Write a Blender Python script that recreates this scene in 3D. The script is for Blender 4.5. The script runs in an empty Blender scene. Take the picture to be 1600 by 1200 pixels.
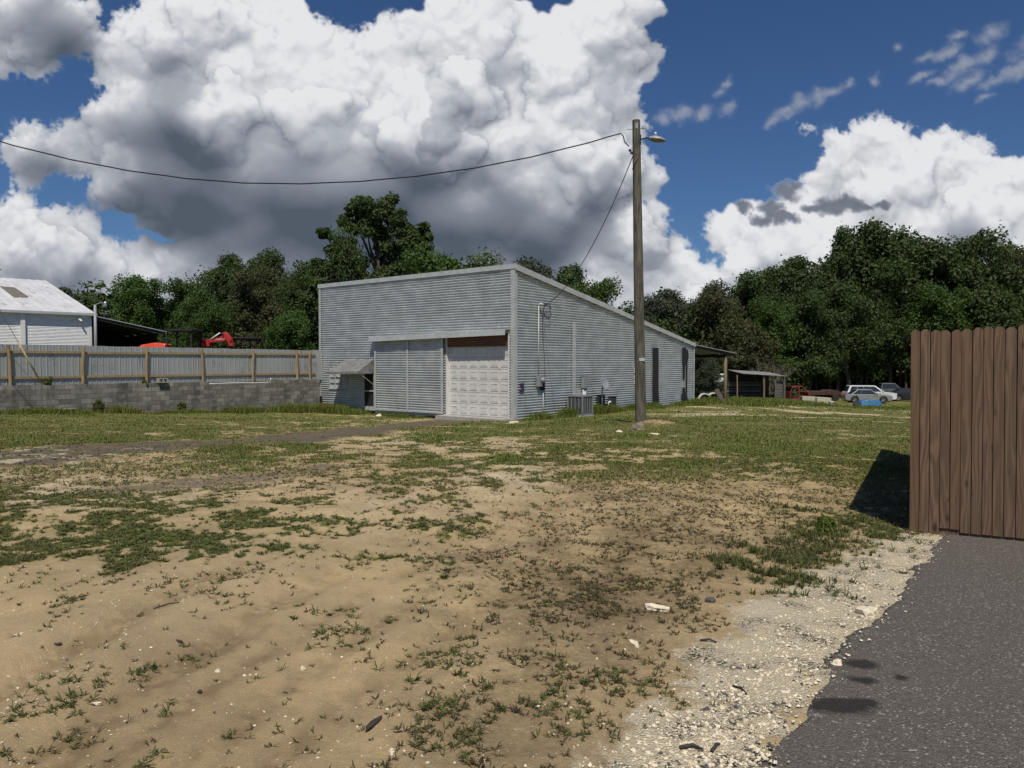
import bpy, bmesh, math, random
import numpy as np
from mathutils import Vector, Matrix

R = math.radians
sc = bpy.context.scene
COL = sc.collection

# ------------------------------------------------------------------ camera
EYE = 1.70
FPX = 1146.0                       # focal length in pixels of a 1600 px wide frame
PITCH = math.atan(35.0 / FPX)      # the camera looks slightly down
cam_data = bpy.data.cameras.new("camera")
cam = bpy.data.objects.new("camera", cam_data)
COL.objects.link(cam)
cam_data.sensor_width = 36.0
cam_data.lens = 36.0 * FPX / 1600.0
cam_data.clip_start = 0.05
cam_data.clip_end = 3000.0
cam.location = (0, 0, EYE)
cam.rotation_euler = (math.pi / 2 - PITCH, 0, 0)
sc.camera = cam

sc.view_settings.view_transform = 'Standard'
sc.view_settings.look = 'None'
sc.view_settings.exposure = 0.0
sc.view_settings.gamma = 1.0
sc.view_settings.use_curve_mapping = False
sc.render.engine = 'CYCLES'
sc.cycles.max_bounces = 6
sc.cycles.diffuse_bounces = 3
sc.cycles.transparent_max_bounces = 8


def ray(px, py):
    """direction through a point of the survey photograph, with y = 1"""
    x = (px - 800.0) / FPX
    v = (600.0 - py) / FPX
    cy, sy = math.cos(PITCH), math.sin(PITCH)
    d = Vector((x, cy + v * sy, -sy + v * cy))
    return d / d.y


def at(px, py, Y):
    d = ray(px, py)
    return Vector((d.x * Y, Y, EYE + d.z * Y))


# ------------------------------------------------------------------ sun
SUN_DIR = Vector((-0.03, 1.0, -1.60)).normalized()      # the way the light travels
sun_data = bpy.data.lights.new("sun", 'SUN')
sun_data.energy = 4.0
sun_data.angle = R(0.53)
sun_data.color = (1.0, 0.935, 0.82)
sun = bpy.data.objects.new("sun", sun_data)
COL.objects.link(sun)
sun.rotation_euler = SUN_DIR.to_track_quat('-Z', 'Y').to_euler()
SUN_ELEV = math.asin(-SUN_DIR.z)
SUN_AZ = math.atan2(-SUN_DIR.x, -SUN_DIR.y)             # compass bearing of the sun from +Y

# ------------------------------------------------------------------ world: clear sky with cumulus
world = bpy.data.worlds.new("World")
sc.world = world
world.use_nodes = True
wt = world.node_tree
wt.nodes.clear()


def nd(nt, typ, **kw):
    n = nt.nodes.new(typ)
    for k, v in kw.items():
        setattr(n, k, v)
    return n


def mth(nt, op, a, b=None, c=None, clamp=False):
    n = nt.nodes.new('ShaderNodeMath')
    n.operation = op
    n.use_clamp = clamp
    for i, v in enumerate((a, b, c)):
        if v is None:
            continue
        if isinstance(v, (int, float)):
            n.inputs[i].default_value = v
        else:
            nt.links.new(v, n.inputs[i])
    return n.outputs[0]


def vmt(nt, op, a, b=None, scale=None):
    n = nt.nodes.new('ShaderNodeVectorMath')
    n.operation = op
    for i, v in enumerate((a, b)):
        if v is None:
            continue
        if isinstance(v, (tuple, list, Vector)):
            n.inputs[i].default_value = tuple(v)
        else:
            nt.links.new(v, n.inputs[i])
    if scale is not None:
        n.inputs['Scale'].default_value = scale
    return n.outputs['Value'] if op in ('DOT_PRODUCT', 'LENGTH', 'DISTANCE') else n.outputs[0]


def mapr(nt, v, a, b, c=0.0, d=1.0, smooth=False):
    n = nt.nodes.new('ShaderNodeMapRange')
    n.clamp = True
    if smooth:
        n.interpolation_type = 'SMOOTHSTEP'
    nt.links.new(v, n.inputs[0])
    for i, x in enumerate((a, b, c, d)):
        n.inputs[i + 1].default_value = x
    return n.outputs[0]


def noise(nt, vec, scale, detail=4.0, rough=0.55, dist=0.0, out='Fac'):
    n = nt.nodes.new('ShaderNodeTexNoise')
    n.inputs['Scale'].default_value = scale
    n.inputs['Detail'].default_value = detail
    n.inputs['Roughness'].default_value = rough
    n.inputs['Distortion'].default_value = dist
    if vec is not None:
        nt.links.new(vec, n.inputs['Vector'])
    return n.outputs[out]


def mixc(nt, fac, a, b, blend='MIX'):
    n = nt.nodes.new('ShaderNodeMix')
    n.data_type = 'RGBA'
    n.blend_type = blend
    for key, v in ((0, fac), (6, a), (7, b)):
        if isinstance(v, (int, float)):
            n.inputs[key].default_value = v
        elif isinstance(v, tuple):
            n.inputs[key].default_value = (*v[:3], 1.0)
        else:
            nt.links.new(v, n.inputs[key])
    return n.outputs[2]


wo = nd(wt, 'ShaderNodeOutputWorld')
wb = nd(wt, 'ShaderNodeBackground')
ws = nd(wt, 'ShaderNodeTexSky', sky_type='NISHITA', sun_disc=False)
ws.sun_elevation = SUN_ELEV
ws.sun_rotation = SUN_AZ
ws.air_density = 1.0
ws.dust_density = 0.25
ws.ozone_density = 6.5
wm = wt.nodes.new('ShaderNodeMix')
wm.data_type = 'RGBA'
wm.blend_type = 'MULTIPLY'
wm.inputs[0].default_value = 1.0
wm.inputs[7].default_value = (0.78, 0.98, 1.22, 1.0)     # polarised, deep blue air
wt.links.new(ws.outputs[0], wm.inputs[6])
wt.links.new(wm.outputs[2], wb.inputs[0])
wb.inputs[1].default_value = 0.05
wt.links.new(wb.outputs[0], wo.inputs[0])
# ------------------------------------------------------------------ helpers
def link(o, parent=None):
    COL.objects.link(o)
    if parent is not None:
        o.parent = parent
    return o


def tag(o, label=None, cat=None, group=None, kind=None):
    for k, v in (("label", label), ("category", cat), ("group", group), ("kind", kind)):
        if v:
            o[k] = v
    return o


def empty(name, loc=(0, 0, 0), rz=0.0, label=None, cat=None, group=None):
    o = bpy.data.objects.new(name, None)
    COL.objects.link(o)
    o.location = loc
    o.rotation_euler = (0, 0, rz)
    o.empty_display_size = 0.2
    return tag(o, label, cat, group)


def copy_tree(o, parent=None):
    c = o.copy()
    COL.objects.link(c)
    c.parent = parent
    for ch in [x for x in bpy.data.objects if x.parent is o]:
        copy_tree(ch, c)
    return c


class MB:
    """collects shapes and links them as one mesh object"""

    def __init__(self):
        self.v = []
        self.f = []

    def add(self, vs, fs):
        b = len(self.v)
        self.v += [tuple(x) for x in vs]
        self.f += [tuple(i + b for i in f) for f in fs]
        return self

    def quad(self, a, b, c, d):
        return self.add([a, b, c, d], [(0, 1, 2, 3)])

    def box(self, x0, x1, y0, y1, z0, z1, M=None):
        vs = [Vector((x, y, z)) for z in (z0, z1) for (x, y) in ((x0, y0), (x1, y0), (x1, y1), (x0, y1))]
        if M is not None:
            vs = [M @ q for q in vs]
        return self.add(vs, [(3, 2, 1, 0), (4, 5, 6, 7), (0, 1, 5, 4), (1, 2, 6, 5), (2, 3, 7, 6), (3, 0, 4, 7)])

    def bar(self, a, b, w, h, up=(0, 0, 1)):
        a = Vector(a); b = Vector(b)
        d = (b - a).normalized()
        s = d.cross(Vector(up))
        if s.length < 1e-4:
            s = Vector((1, 0, 0))
        s.normalize()
        t = s.cross(d)
        vs = []
        for p in (a, b):
            for (i, j) in ((-1, -1), (1, -1), (1, 1), (-1, 1)):
                vs.append(p + s * i * w / 2 + t * j * h / 2)
        return self.add(vs, [(0, 1, 2, 3), (7, 6, 5, 4), (0, 4, 5, 1), (1, 5, 6, 2), (2, 6, 7, 3), (3, 7, 4, 0)])

    def tube(self, pts, rad, n=8, cap=True):
        pts = [Vector(p) for p in pts]
        if isinstance(rad, (int, float)):
            rad = [rad] * len(pts)
        vs, fs = [], []
        ref = Vector((0.13, 0.31, 0.94)).normalized()
        for i, p in enumerate(pts):
            d = (pts[min(i + 1, len(pts) - 1)] - pts[max(i - 1, 0)]).normalized()
            s = d.cross(ref)
            if s.length < 0.05:
                s = d.cross(Vector((1, 0, 0)))
            s.normalize()
            t = s.cross(d)
            for k in range(n):
                a = 2 * math.pi * k / n
                vs.append(p + (s * math.cos(a) + t * math.sin(a)) * rad[i])
        for i in range(len(pts) - 1):
            for k in range(n):
                k2 = (k + 1) % n
                fs.append((i * n + k, (i + 1) * n + k, (i + 1) * n + k2, i * n + k2))
        if cap:
            fs.append(tuple(range(n)))
            fs.append(tuple(reversed(range((len(pts) - 1) * n, len(pts) * n))))
        return self.add(vs, fs)

    def prism(self, poly, axis, a, b):
        """poly: 2d outline; axis: 'x','y','z' it is pushed along from a to b"""
        def P(p, t):
            return {'x': (t, p[0], p[1]), 'y': (p[0], t, p[1]), 'z': (p[0], p[1], t)}[axis]
        n = len(poly)
        vs = [P(p, a) for p in poly] + [P(p, b) for p in poly]
        fs = [tuple(reversed(range(n))), tuple(range(n, 2 * n))]
        fs += [(i, (i + 1) % n, n + (i + 1) % n, n + i) for i in range(n)]
        return self.add(vs, fs)

    def lathe(self, prof, n=16, c=(0, 0, 0), M=None):
        vs, fs = [], []
        for (r, z) in prof:
            for k in range(n):
                a = 2 * math.pi * k / n
                p = Vector((c[0] + r * math.cos(a), c[1] + r * math.sin(a), c[2] + z))
                vs.append(M @ p if M is not None else p)
        for i in range(len(prof) - 1):
            for k in range(n):
                k2 = (k + 1) % n
                fs.append((i * n + k, i * n + k2, (i + 1) * n + k2, (i + 1) * n + k))
        fs.append(tuple(reversed(range(n))))
        fs.append(tuple(range((len(prof) - 1) * n, len(prof) * n)))
        return self.add(vs, fs)

    def build(self, name, mat, parent=None, smooth=False, bevel=0.0, off=None):
        me = bpy.data.meshes.new(name)
        v = self.v
        if off is not None:
            ox, oy, oz = off
            v = [(a - ox, b - oy, c - oz) for (a, b, c) in v]
        me.from_pydata(v, [], self.f)
        me.validate()
        bm = bmesh.new()
        bm.from_mesh(me)
        bmesh.ops.recalc_face_normals(bm, faces=bm.faces)
        bm.to_mesh(me)
        bm.free()
        if smooth:
            me.polygons.foreach_set('use_smooth', [True] * len(me.polygons))
        me.materials.append(mat)
        o = bpy.data.objects.new(name, me)
        link(o, parent)
        if bevel:
            m = o.modifiers.new('bevel', 'BEVEL')
            m.width = bevel
            m.segments = 2
            m.limit_method = 'ANGLE'
            m.angle_limit = R(35)
        return o


def np_mesh(name, verts, faces, mat, parent=None, smooth=False, attrs=None):
    """big meshes straight from arrays; faces is an (n,3) or (n,4) array"""
    me = bpy.data.meshes.new(name)
    k = faces.shape[1]
    me.vertices.add(len(verts))
    me.vertices.foreach_set('co', np.ascontiguousarray(verts, np.float32).ravel())
    me.loops.add(faces.size)
    me.loops.foreach_set('vertex_index', np.ascontiguousarray(faces, np.int32).ravel())
    me.polygons.add(len(faces))
    me.polygons.foreach_set('loop_start', np.arange(0, faces.size, k, dtype=np.int32))
    me.polygons.foreach_set('use_smooth', np.full(len(faces), smooth))
    me.update(calc_edges=True)
    for nm, arr in (attrs or {}).items():
        a = me.attributes.new(nm, 'FLOAT', 'POINT')
        a.data.foreach_set('value', np.ascontiguousarray(arr, np.float32))
    me.materials.append(mat)
    o = bpy.data.objects.new(name, me)
    return link(o, parent)


def grid_faces(nr, nc):
    i = np.arange(nr - 1)[:, None] * nc + np.arange(nc - 1)[None, :]
    i = i.ravel()
    return np.stack([i, i + 1, i + nc + 1, i + nc], 1)


# ------------------------------------------------------------------ materials
def new_mat(name):
    m = bpy.data.materials.new(name)
    m.use_nodes = True
    nt = m.node_tree
    nt.nodes.clear()
    out = nd(nt, 'ShaderNodeOutputMaterial')
    b = nd(nt, 'ShaderNodeBsdfPrincipled')
    nt.links.new(b.outputs[0], out.inputs[0])
    return m, nt, b


def setv(nt, sock, v):
    if isinstance(v, (int, float)):
        sock.default_value = v
    elif isinstance(v, tuple):
        sock.default_value = (*v[:3], 1.0)
    else:
        nt.links.new(v, sock)


def attr(nt, name):
    n = nd(nt, 'ShaderNodeAttribute')
    n.attribute_name = name
    return n.outputs['Fac']


def objco(nt, scale=(1, 1, 1), rnd=0.0):
    tc = nd(nt, 'ShaderNodeTexCoord')
    v = tc.outputs['Object']
    if rnd:
        oi = nd(nt, 'ShaderNodeObjectInfo')
        off = vmt(nt, 'SCALE', oi.outputs['Location'], scale=0.0)
        cmb = nd(nt, 'ShaderNodeCombineXYZ')
        for i in range(3):
            nt.links.new(mth(nt, 'MULTIPLY', oi.outputs['Random'], rnd * (i + 1)), cmb.inputs[i])
        v = vmt(nt, 'ADD', v, cmb.outputs[0])
    return vmt(nt, 'MULTIPLY', v, scale)


def bump(nt, b, h, strength=0.3, dist=0.02):
    n = nd(nt, 'ShaderNodeBump')
    n.inputs['Strength'].default_value = strength
    n.inputs['Distance'].default_value = dist
    nt.links.new(h, n.inputs['Height'])
    nt.links.new(n.outputs[0], b.inputs['Normal'])


def mat_basic(name, c1, c2=None, scale=6.0, rough=0.7, metal=0.0, stretch=(1, 1, 1), c3=None, bmp=0.15, lo=0.35, hi=0.65):
    """paint, metal or wood with stains of a second and third colour"""
    m, nt, b = new_mat(name)
    v = objco(nt, stretch, 7.3)
    n = noise(nt, v, scale, 6.0, 0.62)
    col = mixc(nt, mapr(nt, n, lo, hi), c1, c2 or tuple(x * 0.7 for x in c1))
    if c3:
        n2 = noise(nt, v, scale * 2.7, 5.0, 0.65)
        col = mixc(nt, mapr(nt, n2, 0.56, 0.70), col, c3)
    setv(nt, b.inputs['Base Color'], col)
    setv(nt, b.inputs['Roughness'], mapr(nt, n, 0.3, 0.7, rough * 0.85, min(1.0, rough * 1.15)))
    b.inputs['Metallic'].default_value = metal
    if bmp:
        bump(nt, b, n, bmp, 0.01)
    return m


def mat_glass(name, col=(0.02, 0.025, 0.03)):
    m, nt, b = new_mat(name)
    v = objco(nt, (1, 1, 1), 3.0)
    n = noise(nt, v, 3.0, 3.0)
    setv(nt, b.inputs['Base Color'], mixc(nt, n, col, tuple(x * 1.8 for x in col)))
    b.inputs['Roughness'].default_value = 0.08
    b.inputs['IOR'].default_value = 1.5
    return m


def mat_wood(name, base, dark, ring=9.0):
    """planks with long grain, cathedral figure and knots; z runs along the grain"""
    m, nt, b = new_mat(name)
    v = objco(nt, (1, 1, 1), 11.7)
    vs = vmt(nt, 'MULTIPLY', v, (1, 1, 0.11))
    warp = vmt(nt, 'SUBTRACT', noise(nt, vs, 3.5, 3.0, 0.5, out='Color'), (0.5, 0.5, 0.5))
    vw = vmt(nt, 'ADD', vs, vmt(nt, 'SCALE', warp, scale=0.35))
    w = nd(nt, 'ShaderNodeTexWave', wave_type='RINGS', rings_direction='Z')
    w.inputs['Scale'].default_value = ring
    w.inputs['Distortion'].default_value = 3.0
    w.inputs['Detail'].default_value = 3.0
    w.inputs['Detail Scale'].default_value = 1.4
    nt.links.new(vw, w.inputs['Vector'])
    fine = noise(nt, vmt(nt, 'MULTIPLY', v, (60, 60, 2.0)), 1.0, 4.0, 0.6)
    big = noise(nt, vmt(nt, 'MULTIPLY', v, (3, 3, 0.8)), 1.0, 4.0, 0.6)
    kn = nd(nt, 'ShaderNodeTexVoronoi', feature='F1')
    kn.inputs['Scale'].default_value = 1.0
    nt.links.new(vmt(nt, 'MULTIPLY', v, (5.0, 5.0, 2.2)), kn.inputs['Vector'])
    knot = mapr(nt, kn.outputs['Distance'], 0.05, 0.16, 1, 0, True)
    oi = nd(nt, 'ShaderNodeObjectInfo')
    f = mth(nt, 'MULTIPLY_ADD', w.outputs['Fac'], 0.50, mth(nt, 'MULTIPLY', fine, 0.5))
    col = mixc(nt, mapr(nt, f, 0.22, 0.90), base, dark)
    col = mixc(nt, mapr(nt, big, 0.35, 0.7, 0, 0.55), col, tuple(x * 0.55 for x in base))
    col = mixc(nt, mapr(nt, oi.outputs['Random'], 0, 1, 0.0, 0.55), col, (base[0] * 0.62, base[1] * 0.55, base[2] * 0.50))
    col = mixc(nt, mth(nt, 'MULTIPLY', knot, 0.85), col, tuple(x * 0.3 for x in dark))
    setv(nt, b.inputs['Base Color'], col)
    b.inputs['Roughness'].default_value = 0.85
    bump(nt, b, f, 0.35, 0.006)
    return m


def mat_leaf(name, c1, c2, trans=0.25, c3=None):
    """leaves: the colour differs leaf by leaf (attribute tint) and branch by branch"""
    m = bpy.data.materials.new(name)
    m.use_nodes = True
    nt = m.node_tree
    nt.nodes.clear()
    out = nd(nt, 'ShaderNodeOutputMaterial')
    t = attr(nt, 'tint')
    v = objco(nt, (1, 1, 1), 5.0)
    n = noise(nt, v, 0.35, 3.0, 0.55)
    col = mixc(nt, t, c1, c2)
    col = mixc(nt, mapr(nt, n, 0.40, 0.65, 0, 0.75), col, c3 or tuple(0.5 * (a + b) for a, b in zip(c2, c1)))
    d = nd(nt, 'ShaderNodeBsdfPrincipled')
    d.inputs['Roughness'].default_value = 0.6
    d.inputs['Specular IOR Level'].default_value = 0.25
    nt.links.new(col, d.inputs['Base Color'])
    tr = nd(nt, 'ShaderNodeBsdfTranslucent')
    nt.links.new(mixc(nt, 1.0, col, (1.5, 1.7, 0.7), 'MULTIPLY'), tr.inputs[0])
    mx = nd(nt, 'ShaderNodeMixShader')
    mx.inputs[0].default_value = trans
    nt.links.new(d.outputs[0], mx.inputs[1])
    nt.links.new(tr.outputs[0], mx.inputs[2])
    nt.links.new(mx.outputs[0], out.inputs[0])
    return m


M_galv = mat_basic('galvanised_steel', (0.66, 0.685, 0.685), (0.50, 0.52, 0.525), 1.3, 0.38, 0.40, (1, 1, 2.0), (0.54, 0.53, 0.51), 0.03)
_nt = M_galv.node_tree
_b = [n for n in _nt.nodes if n.type == 'BSDF_PRINCIPLED'][0]
_src = _b.inputs['Base Color'].links[0].from_socket
_tc = nd(_nt, 'ShaderNodeTexCoord').outputs['Object']
_br = nd(_nt, 'ShaderNodeTexBrick')              # separate sheets, each weathered a little differently
_sp = nd(_nt, 'ShaderNodeSeparateXYZ')
_nt.links.new(_tc, _sp.inputs[0])
_cm = nd(_nt, 'ShaderNodeCombineXYZ')
_nt.links.new(mth(_nt, 'ADD', _sp.outputs[0], _sp.outputs[1]), _cm.inputs[0])
_nt.links.new(_sp.outputs[2], _cm.inputs[1])
_nt.links.new(_cm.outputs[0], _br.inputs['Vector'])
_br.inputs['Scale'].default_value = 1.0
_br.inputs['Brick Width'].default_value = 3.3
_br.inputs['Row Height'].default_value = 0.69
_br.inputs['Mortar Size'].default_value = 0.006
_br.inputs['Color1'].default_value = (1.0, 1.0, 1.0, 1)
_br.inputs['Color2'].default_value = (0.86, 0.88, 0.88, 1)
_br.inputs['Mortar'].default_value = (0.62, 0.62, 0.60, 1)
_c = mixc(_nt, 0.55, _src, _br.outputs[0], 'MULTIPLY')
_dr = noise(_nt, vmt(_nt, 'MULTIPLY', _tc, (2.2, 2.2, 0.25)), 1.0, 5, 0.65)
_c = mixc(_nt, mapr(_nt, _dr, 0.56, 0.74, 0, 0.28), _c, (0.34, 0.325, 0.30))
_nt.links.new(_c, _b.inputs['Base Color'])
M_trim = mat_basic('trim_steel', (0.52, 0.54, 0.535), (0.41, 0.425, 0.425), 3.0, 0.5, 0.10, (1, 1, 1), (0.27, 0.26, 0.25), 0.05)
M_white = mat_basic('white_paint', (0.74, 0.73, 0.70), (0.66, 0.65, 0.61), 2.0, 0.5, 0.0, (1, 1, 0.4), (0.55, 0.52, 0.46), 0.05)
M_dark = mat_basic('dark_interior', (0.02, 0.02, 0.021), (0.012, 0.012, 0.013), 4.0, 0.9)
M_black = mat_basic('black_paint', (0.008, 0.009, 0.013), (0.016, 0.016, 0.02), 9.0, 0.85)
M_brown = mat_basic('rust_brown_board', (0.17, 0.075, 0.048), (0.10, 0.048, 0.032), 3.0, 0.8, 0, (4, 0.6, 4), (0.16, 0.07, 0.045))
M_grey = mat_basic('grey_enamel', (0.30, 0.32, 0.33), (0.24, 0.25, 0.26), 5.0, 0.5, 0.1)
M_fins = mat_basic('condenser_grille', (0.24, 0.245, 0.25), (0.16, 0.16, 0.165), 8.0, 0.6, 0.1)
M_case = mat_basic('condenser_casing', (0.24, 0.25, 0.255), (0.19, 0.195, 0.20), 5.0, 0.5, 0.0)
M_conc = mat_basic('concrete', (0.42, 0.40, 0.36), (0.30, 0.285, 0.26), 7.0, 0.9, 0, (1, 1, 1), (0.5, 0.48, 0.44), 0.4)
M_awn = mat_basic('weathered_sheet', (0.25, 0.25, 0.24), (0.14, 0.14, 0.135), 4.0, 0.7, 0.1, (1, 1, 1), (0.14, 0.13, 0.12))
M_glass = mat_glass('window_glass')
M_rubber = mat_basic('rubber', (0.02, 0.02, 0.02), (0.035, 0.033, 0.03), 12.0, 0.85)
M_chrome = mat_basic('alloy', (0.55, 0.56, 0.57), (0.35, 0.35, 0.36), 14.0, 0.3, 0.8)
# ------------------------------------------------------------------ clouds: heaped balls of vapour, worked out as a relief seen from the lot
def blur(a, s):
    """gaussian blur through the spectrum, edges mirrored"""
    p = int(3 * s) + 2
    b = np.pad(a, p, mode='reflect') if p < min(a.shape) else np.pad(a, p, mode='edge')
    fy = np.fft.fftfreq(b.shape[0])[:, None]
    fx = np.fft.rfftfreq(b.shape[1])[None, :]
    g = np.exp(-2 * (math.pi * s) ** 2 * (fx * fx + fy * fy))
    return np.fft.irfft2(np.fft.rfft2(b) * g, s=b.shape)[p:-p, p:-p]


def vnoise(x, y, seed=0):
    """smooth lattice noise in 0..1"""
    xi = np.floor(x).astype(np.int64)
    yi = np.floor(y).astype(np.int64)
    xf = x - xi
    yf = y - yi
    u = xf * xf * xf * (xf * (xf * 6 - 15) + 10)
    v = yf * yf * yf * (yf * (yf * 6 - 15) + 10)

    def h(a, b):
        n = (a * 374761393 + b * 668265263 + seed * 974711) & 0xFFFFFFFF
        n = ((n ^ (n >> 13)) * 1274126177) & 0xFFFFFFFF
        n = (n ^ (n >> 16)) & 0xFFFFFF
        return n / float(0xFFFFFF)
    a = h(xi, yi); b = h(xi + 1, yi); c = h(xi, yi + 1); d = h(xi + 1, yi + 1)
    return (a * (1 - u) + b * u) * (1 - v) + (c * (1 - u) + d * u) * v


def fbm(x, y, octaves=4, seed=0, gain=0.5):
    t = 0.0
    amp = 1.0
    tot = 0.0
    for o in range(octaves):
        t = t + amp * vnoise(x * 2 ** o + 17.3 * o, y * 2 ** o - 9.1 * o, seed + o)
        tot += amp
        amp *= gain
    return t / tot


def sstep(a, b, x):
    t = np.clip((x - a) / (b - a), 0, 1)
    return t * t * (3 - 2 * t)


CLOUDS = [
    (215, 85, 70), (300, 60, 85), (395, 60, 85), (250, 40, 55), (640, 85, 60), (570, 95, 60), (740, 50, 70), (800, 60, 60), (960, 30, 52), (990, 20, 40), (980, 90, 45), (245, 190, 105), (370, 200, 150), (500, 135, 90), (600, 135, 88),
    (520, 260, 150), (680, 110, 85), (755, 78, 72), (700, 230, 150), (845, 120, 75), (925, 75, 75), (950, 60, 55),
    (900, 150, 95), (860, 260, 125), (965, 205, 45), (990, 270, 50), (300, 290, 105), (420, 325, 80), (170, 110, 30),
    (560, 340, 95), (700, 340, 95), (820, 345, 90), (920, 330, 60), (120, 235, 50), (50, 250, 50), (190, 280, 60),
    (880, 390, 60), (985, 380, 60), (1040, 405, 40), (960, 440, 70), (1055, 440, 45), (1000, 440, 60), (930, 400, 60),
    (40, 40, 85), (115, 45, 52), (55, 95, 32),
    (345, 388, 52), (465, 392, 50), (505, 398, 45), (300, 385, 32), (35, 360, 55), (100, 375, 52), (160, 405, 45), (60, 430, 90), (230, 425, 50), (310, 410, 38), (365, 402, 28), (460, 415, 40), (400, 440, 60), (520, 440, 60), (160, 450, 70), (250, 460, 60), (640, 430, 70), (760, 430, 70), (1100, 480, 60), (140, 350, 22), (0, 430, 90),
    (1372, 228, 48), (1325, 255, 44), (1300, 290, 45), (1405, 265, 55), (1475, 255, 45), (1512, 255, 38), (1400, 320, 80), (1490, 320, 85),
    (1570, 310, 60), (1620, 310, 65), (1280, 360, 75), (1165, 345, 38), (1135, 370, 42), (1190, 385, 55), (1230, 420, 90),
    (1380, 400, 115), (1550, 400, 115), (1262, 205, 13), (1345, 215, 26),
    (1750, 330, 110), (1880, 380, 120), (-120, 100, 110), (-200, 300, 130), (-330, 380, 120), (-420, 250, 120),
]
WISPS = [
    (1040, 183, 15, 22), (1070, 179, 15, 20), (1100, 173, 14, 17), (1135, 164, 12, 14), (1125, 140, 12, 12), (1138, 128, 10, 9),
    (1208, 190, 14, 15), (1228, 174, 20, 22), (1252, 161, 22, 24), (1277, 149, 22, 22), (1300, 141, 22, 18), (1320, 132, 14, 12), (1366, 124, 9, 12),
    (1450, 85, 24, 12), (1475, 80, 26, 14), (1495, 58, 20, 12), (1440, 118, 22, 10), (1470, 124, 22, 10), (1505, 100, 30, 24), (1535, 85, 26, 24), (1548, 52, 24, 22), (1515, 122, 30, 16), (1560, 120, 30, 16), (1600, 105, 36, 18), (1540, 152, 14, 9), (1408, 70, 8, 10),
    (1640, 60, 60, 40),
]
SHADE = [
    (250, 310, 120), (330, 345, 120), (430, 375, 110), (500, 385, 90), (580, 375, 120), (660, 375, 120), (760, 375, 100), (850, 375, 80), (450, 300, 110),
    (620, 300, 100), (215, 190, 65), (270, 150, 50), (250, 240, 85), (690, 330, 90), (790, 320, 80),
    (930, 320, 60), (965, 260, 40), (930, 370, 60),
    (50, 40, 90), (110, 60, 60), (240, 390, 30), (60, 270, 55), (60, 450, 50), (140, 430, 40), (1020, 400, 30), (560, 400, 110), (660, 410, 110), (760, 400, 100), (400, 395, 90), (480, 330, 100), (850, 400, 70), (330, 300, 90), (1520, 370, 60),
]
PUFF_D = [(690, 130, 30), (705, 165, 36), (690, 205, 34), (670, 235, 24)]    # a grey tower standing in the shade of the others
DARKS = [(1270, 326, 22, 11), (1298, 322, 34, 20), (1328, 320, 28, 15), (1352, 322, 16, 8), (1375, 316, 18, 8), (1230, 300, 26, 16), (1205, 325, 26, 14), (1190, 342, 22, 12), (1222, 340, 28, 12), (1160, 325, 14, 10)]


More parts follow.
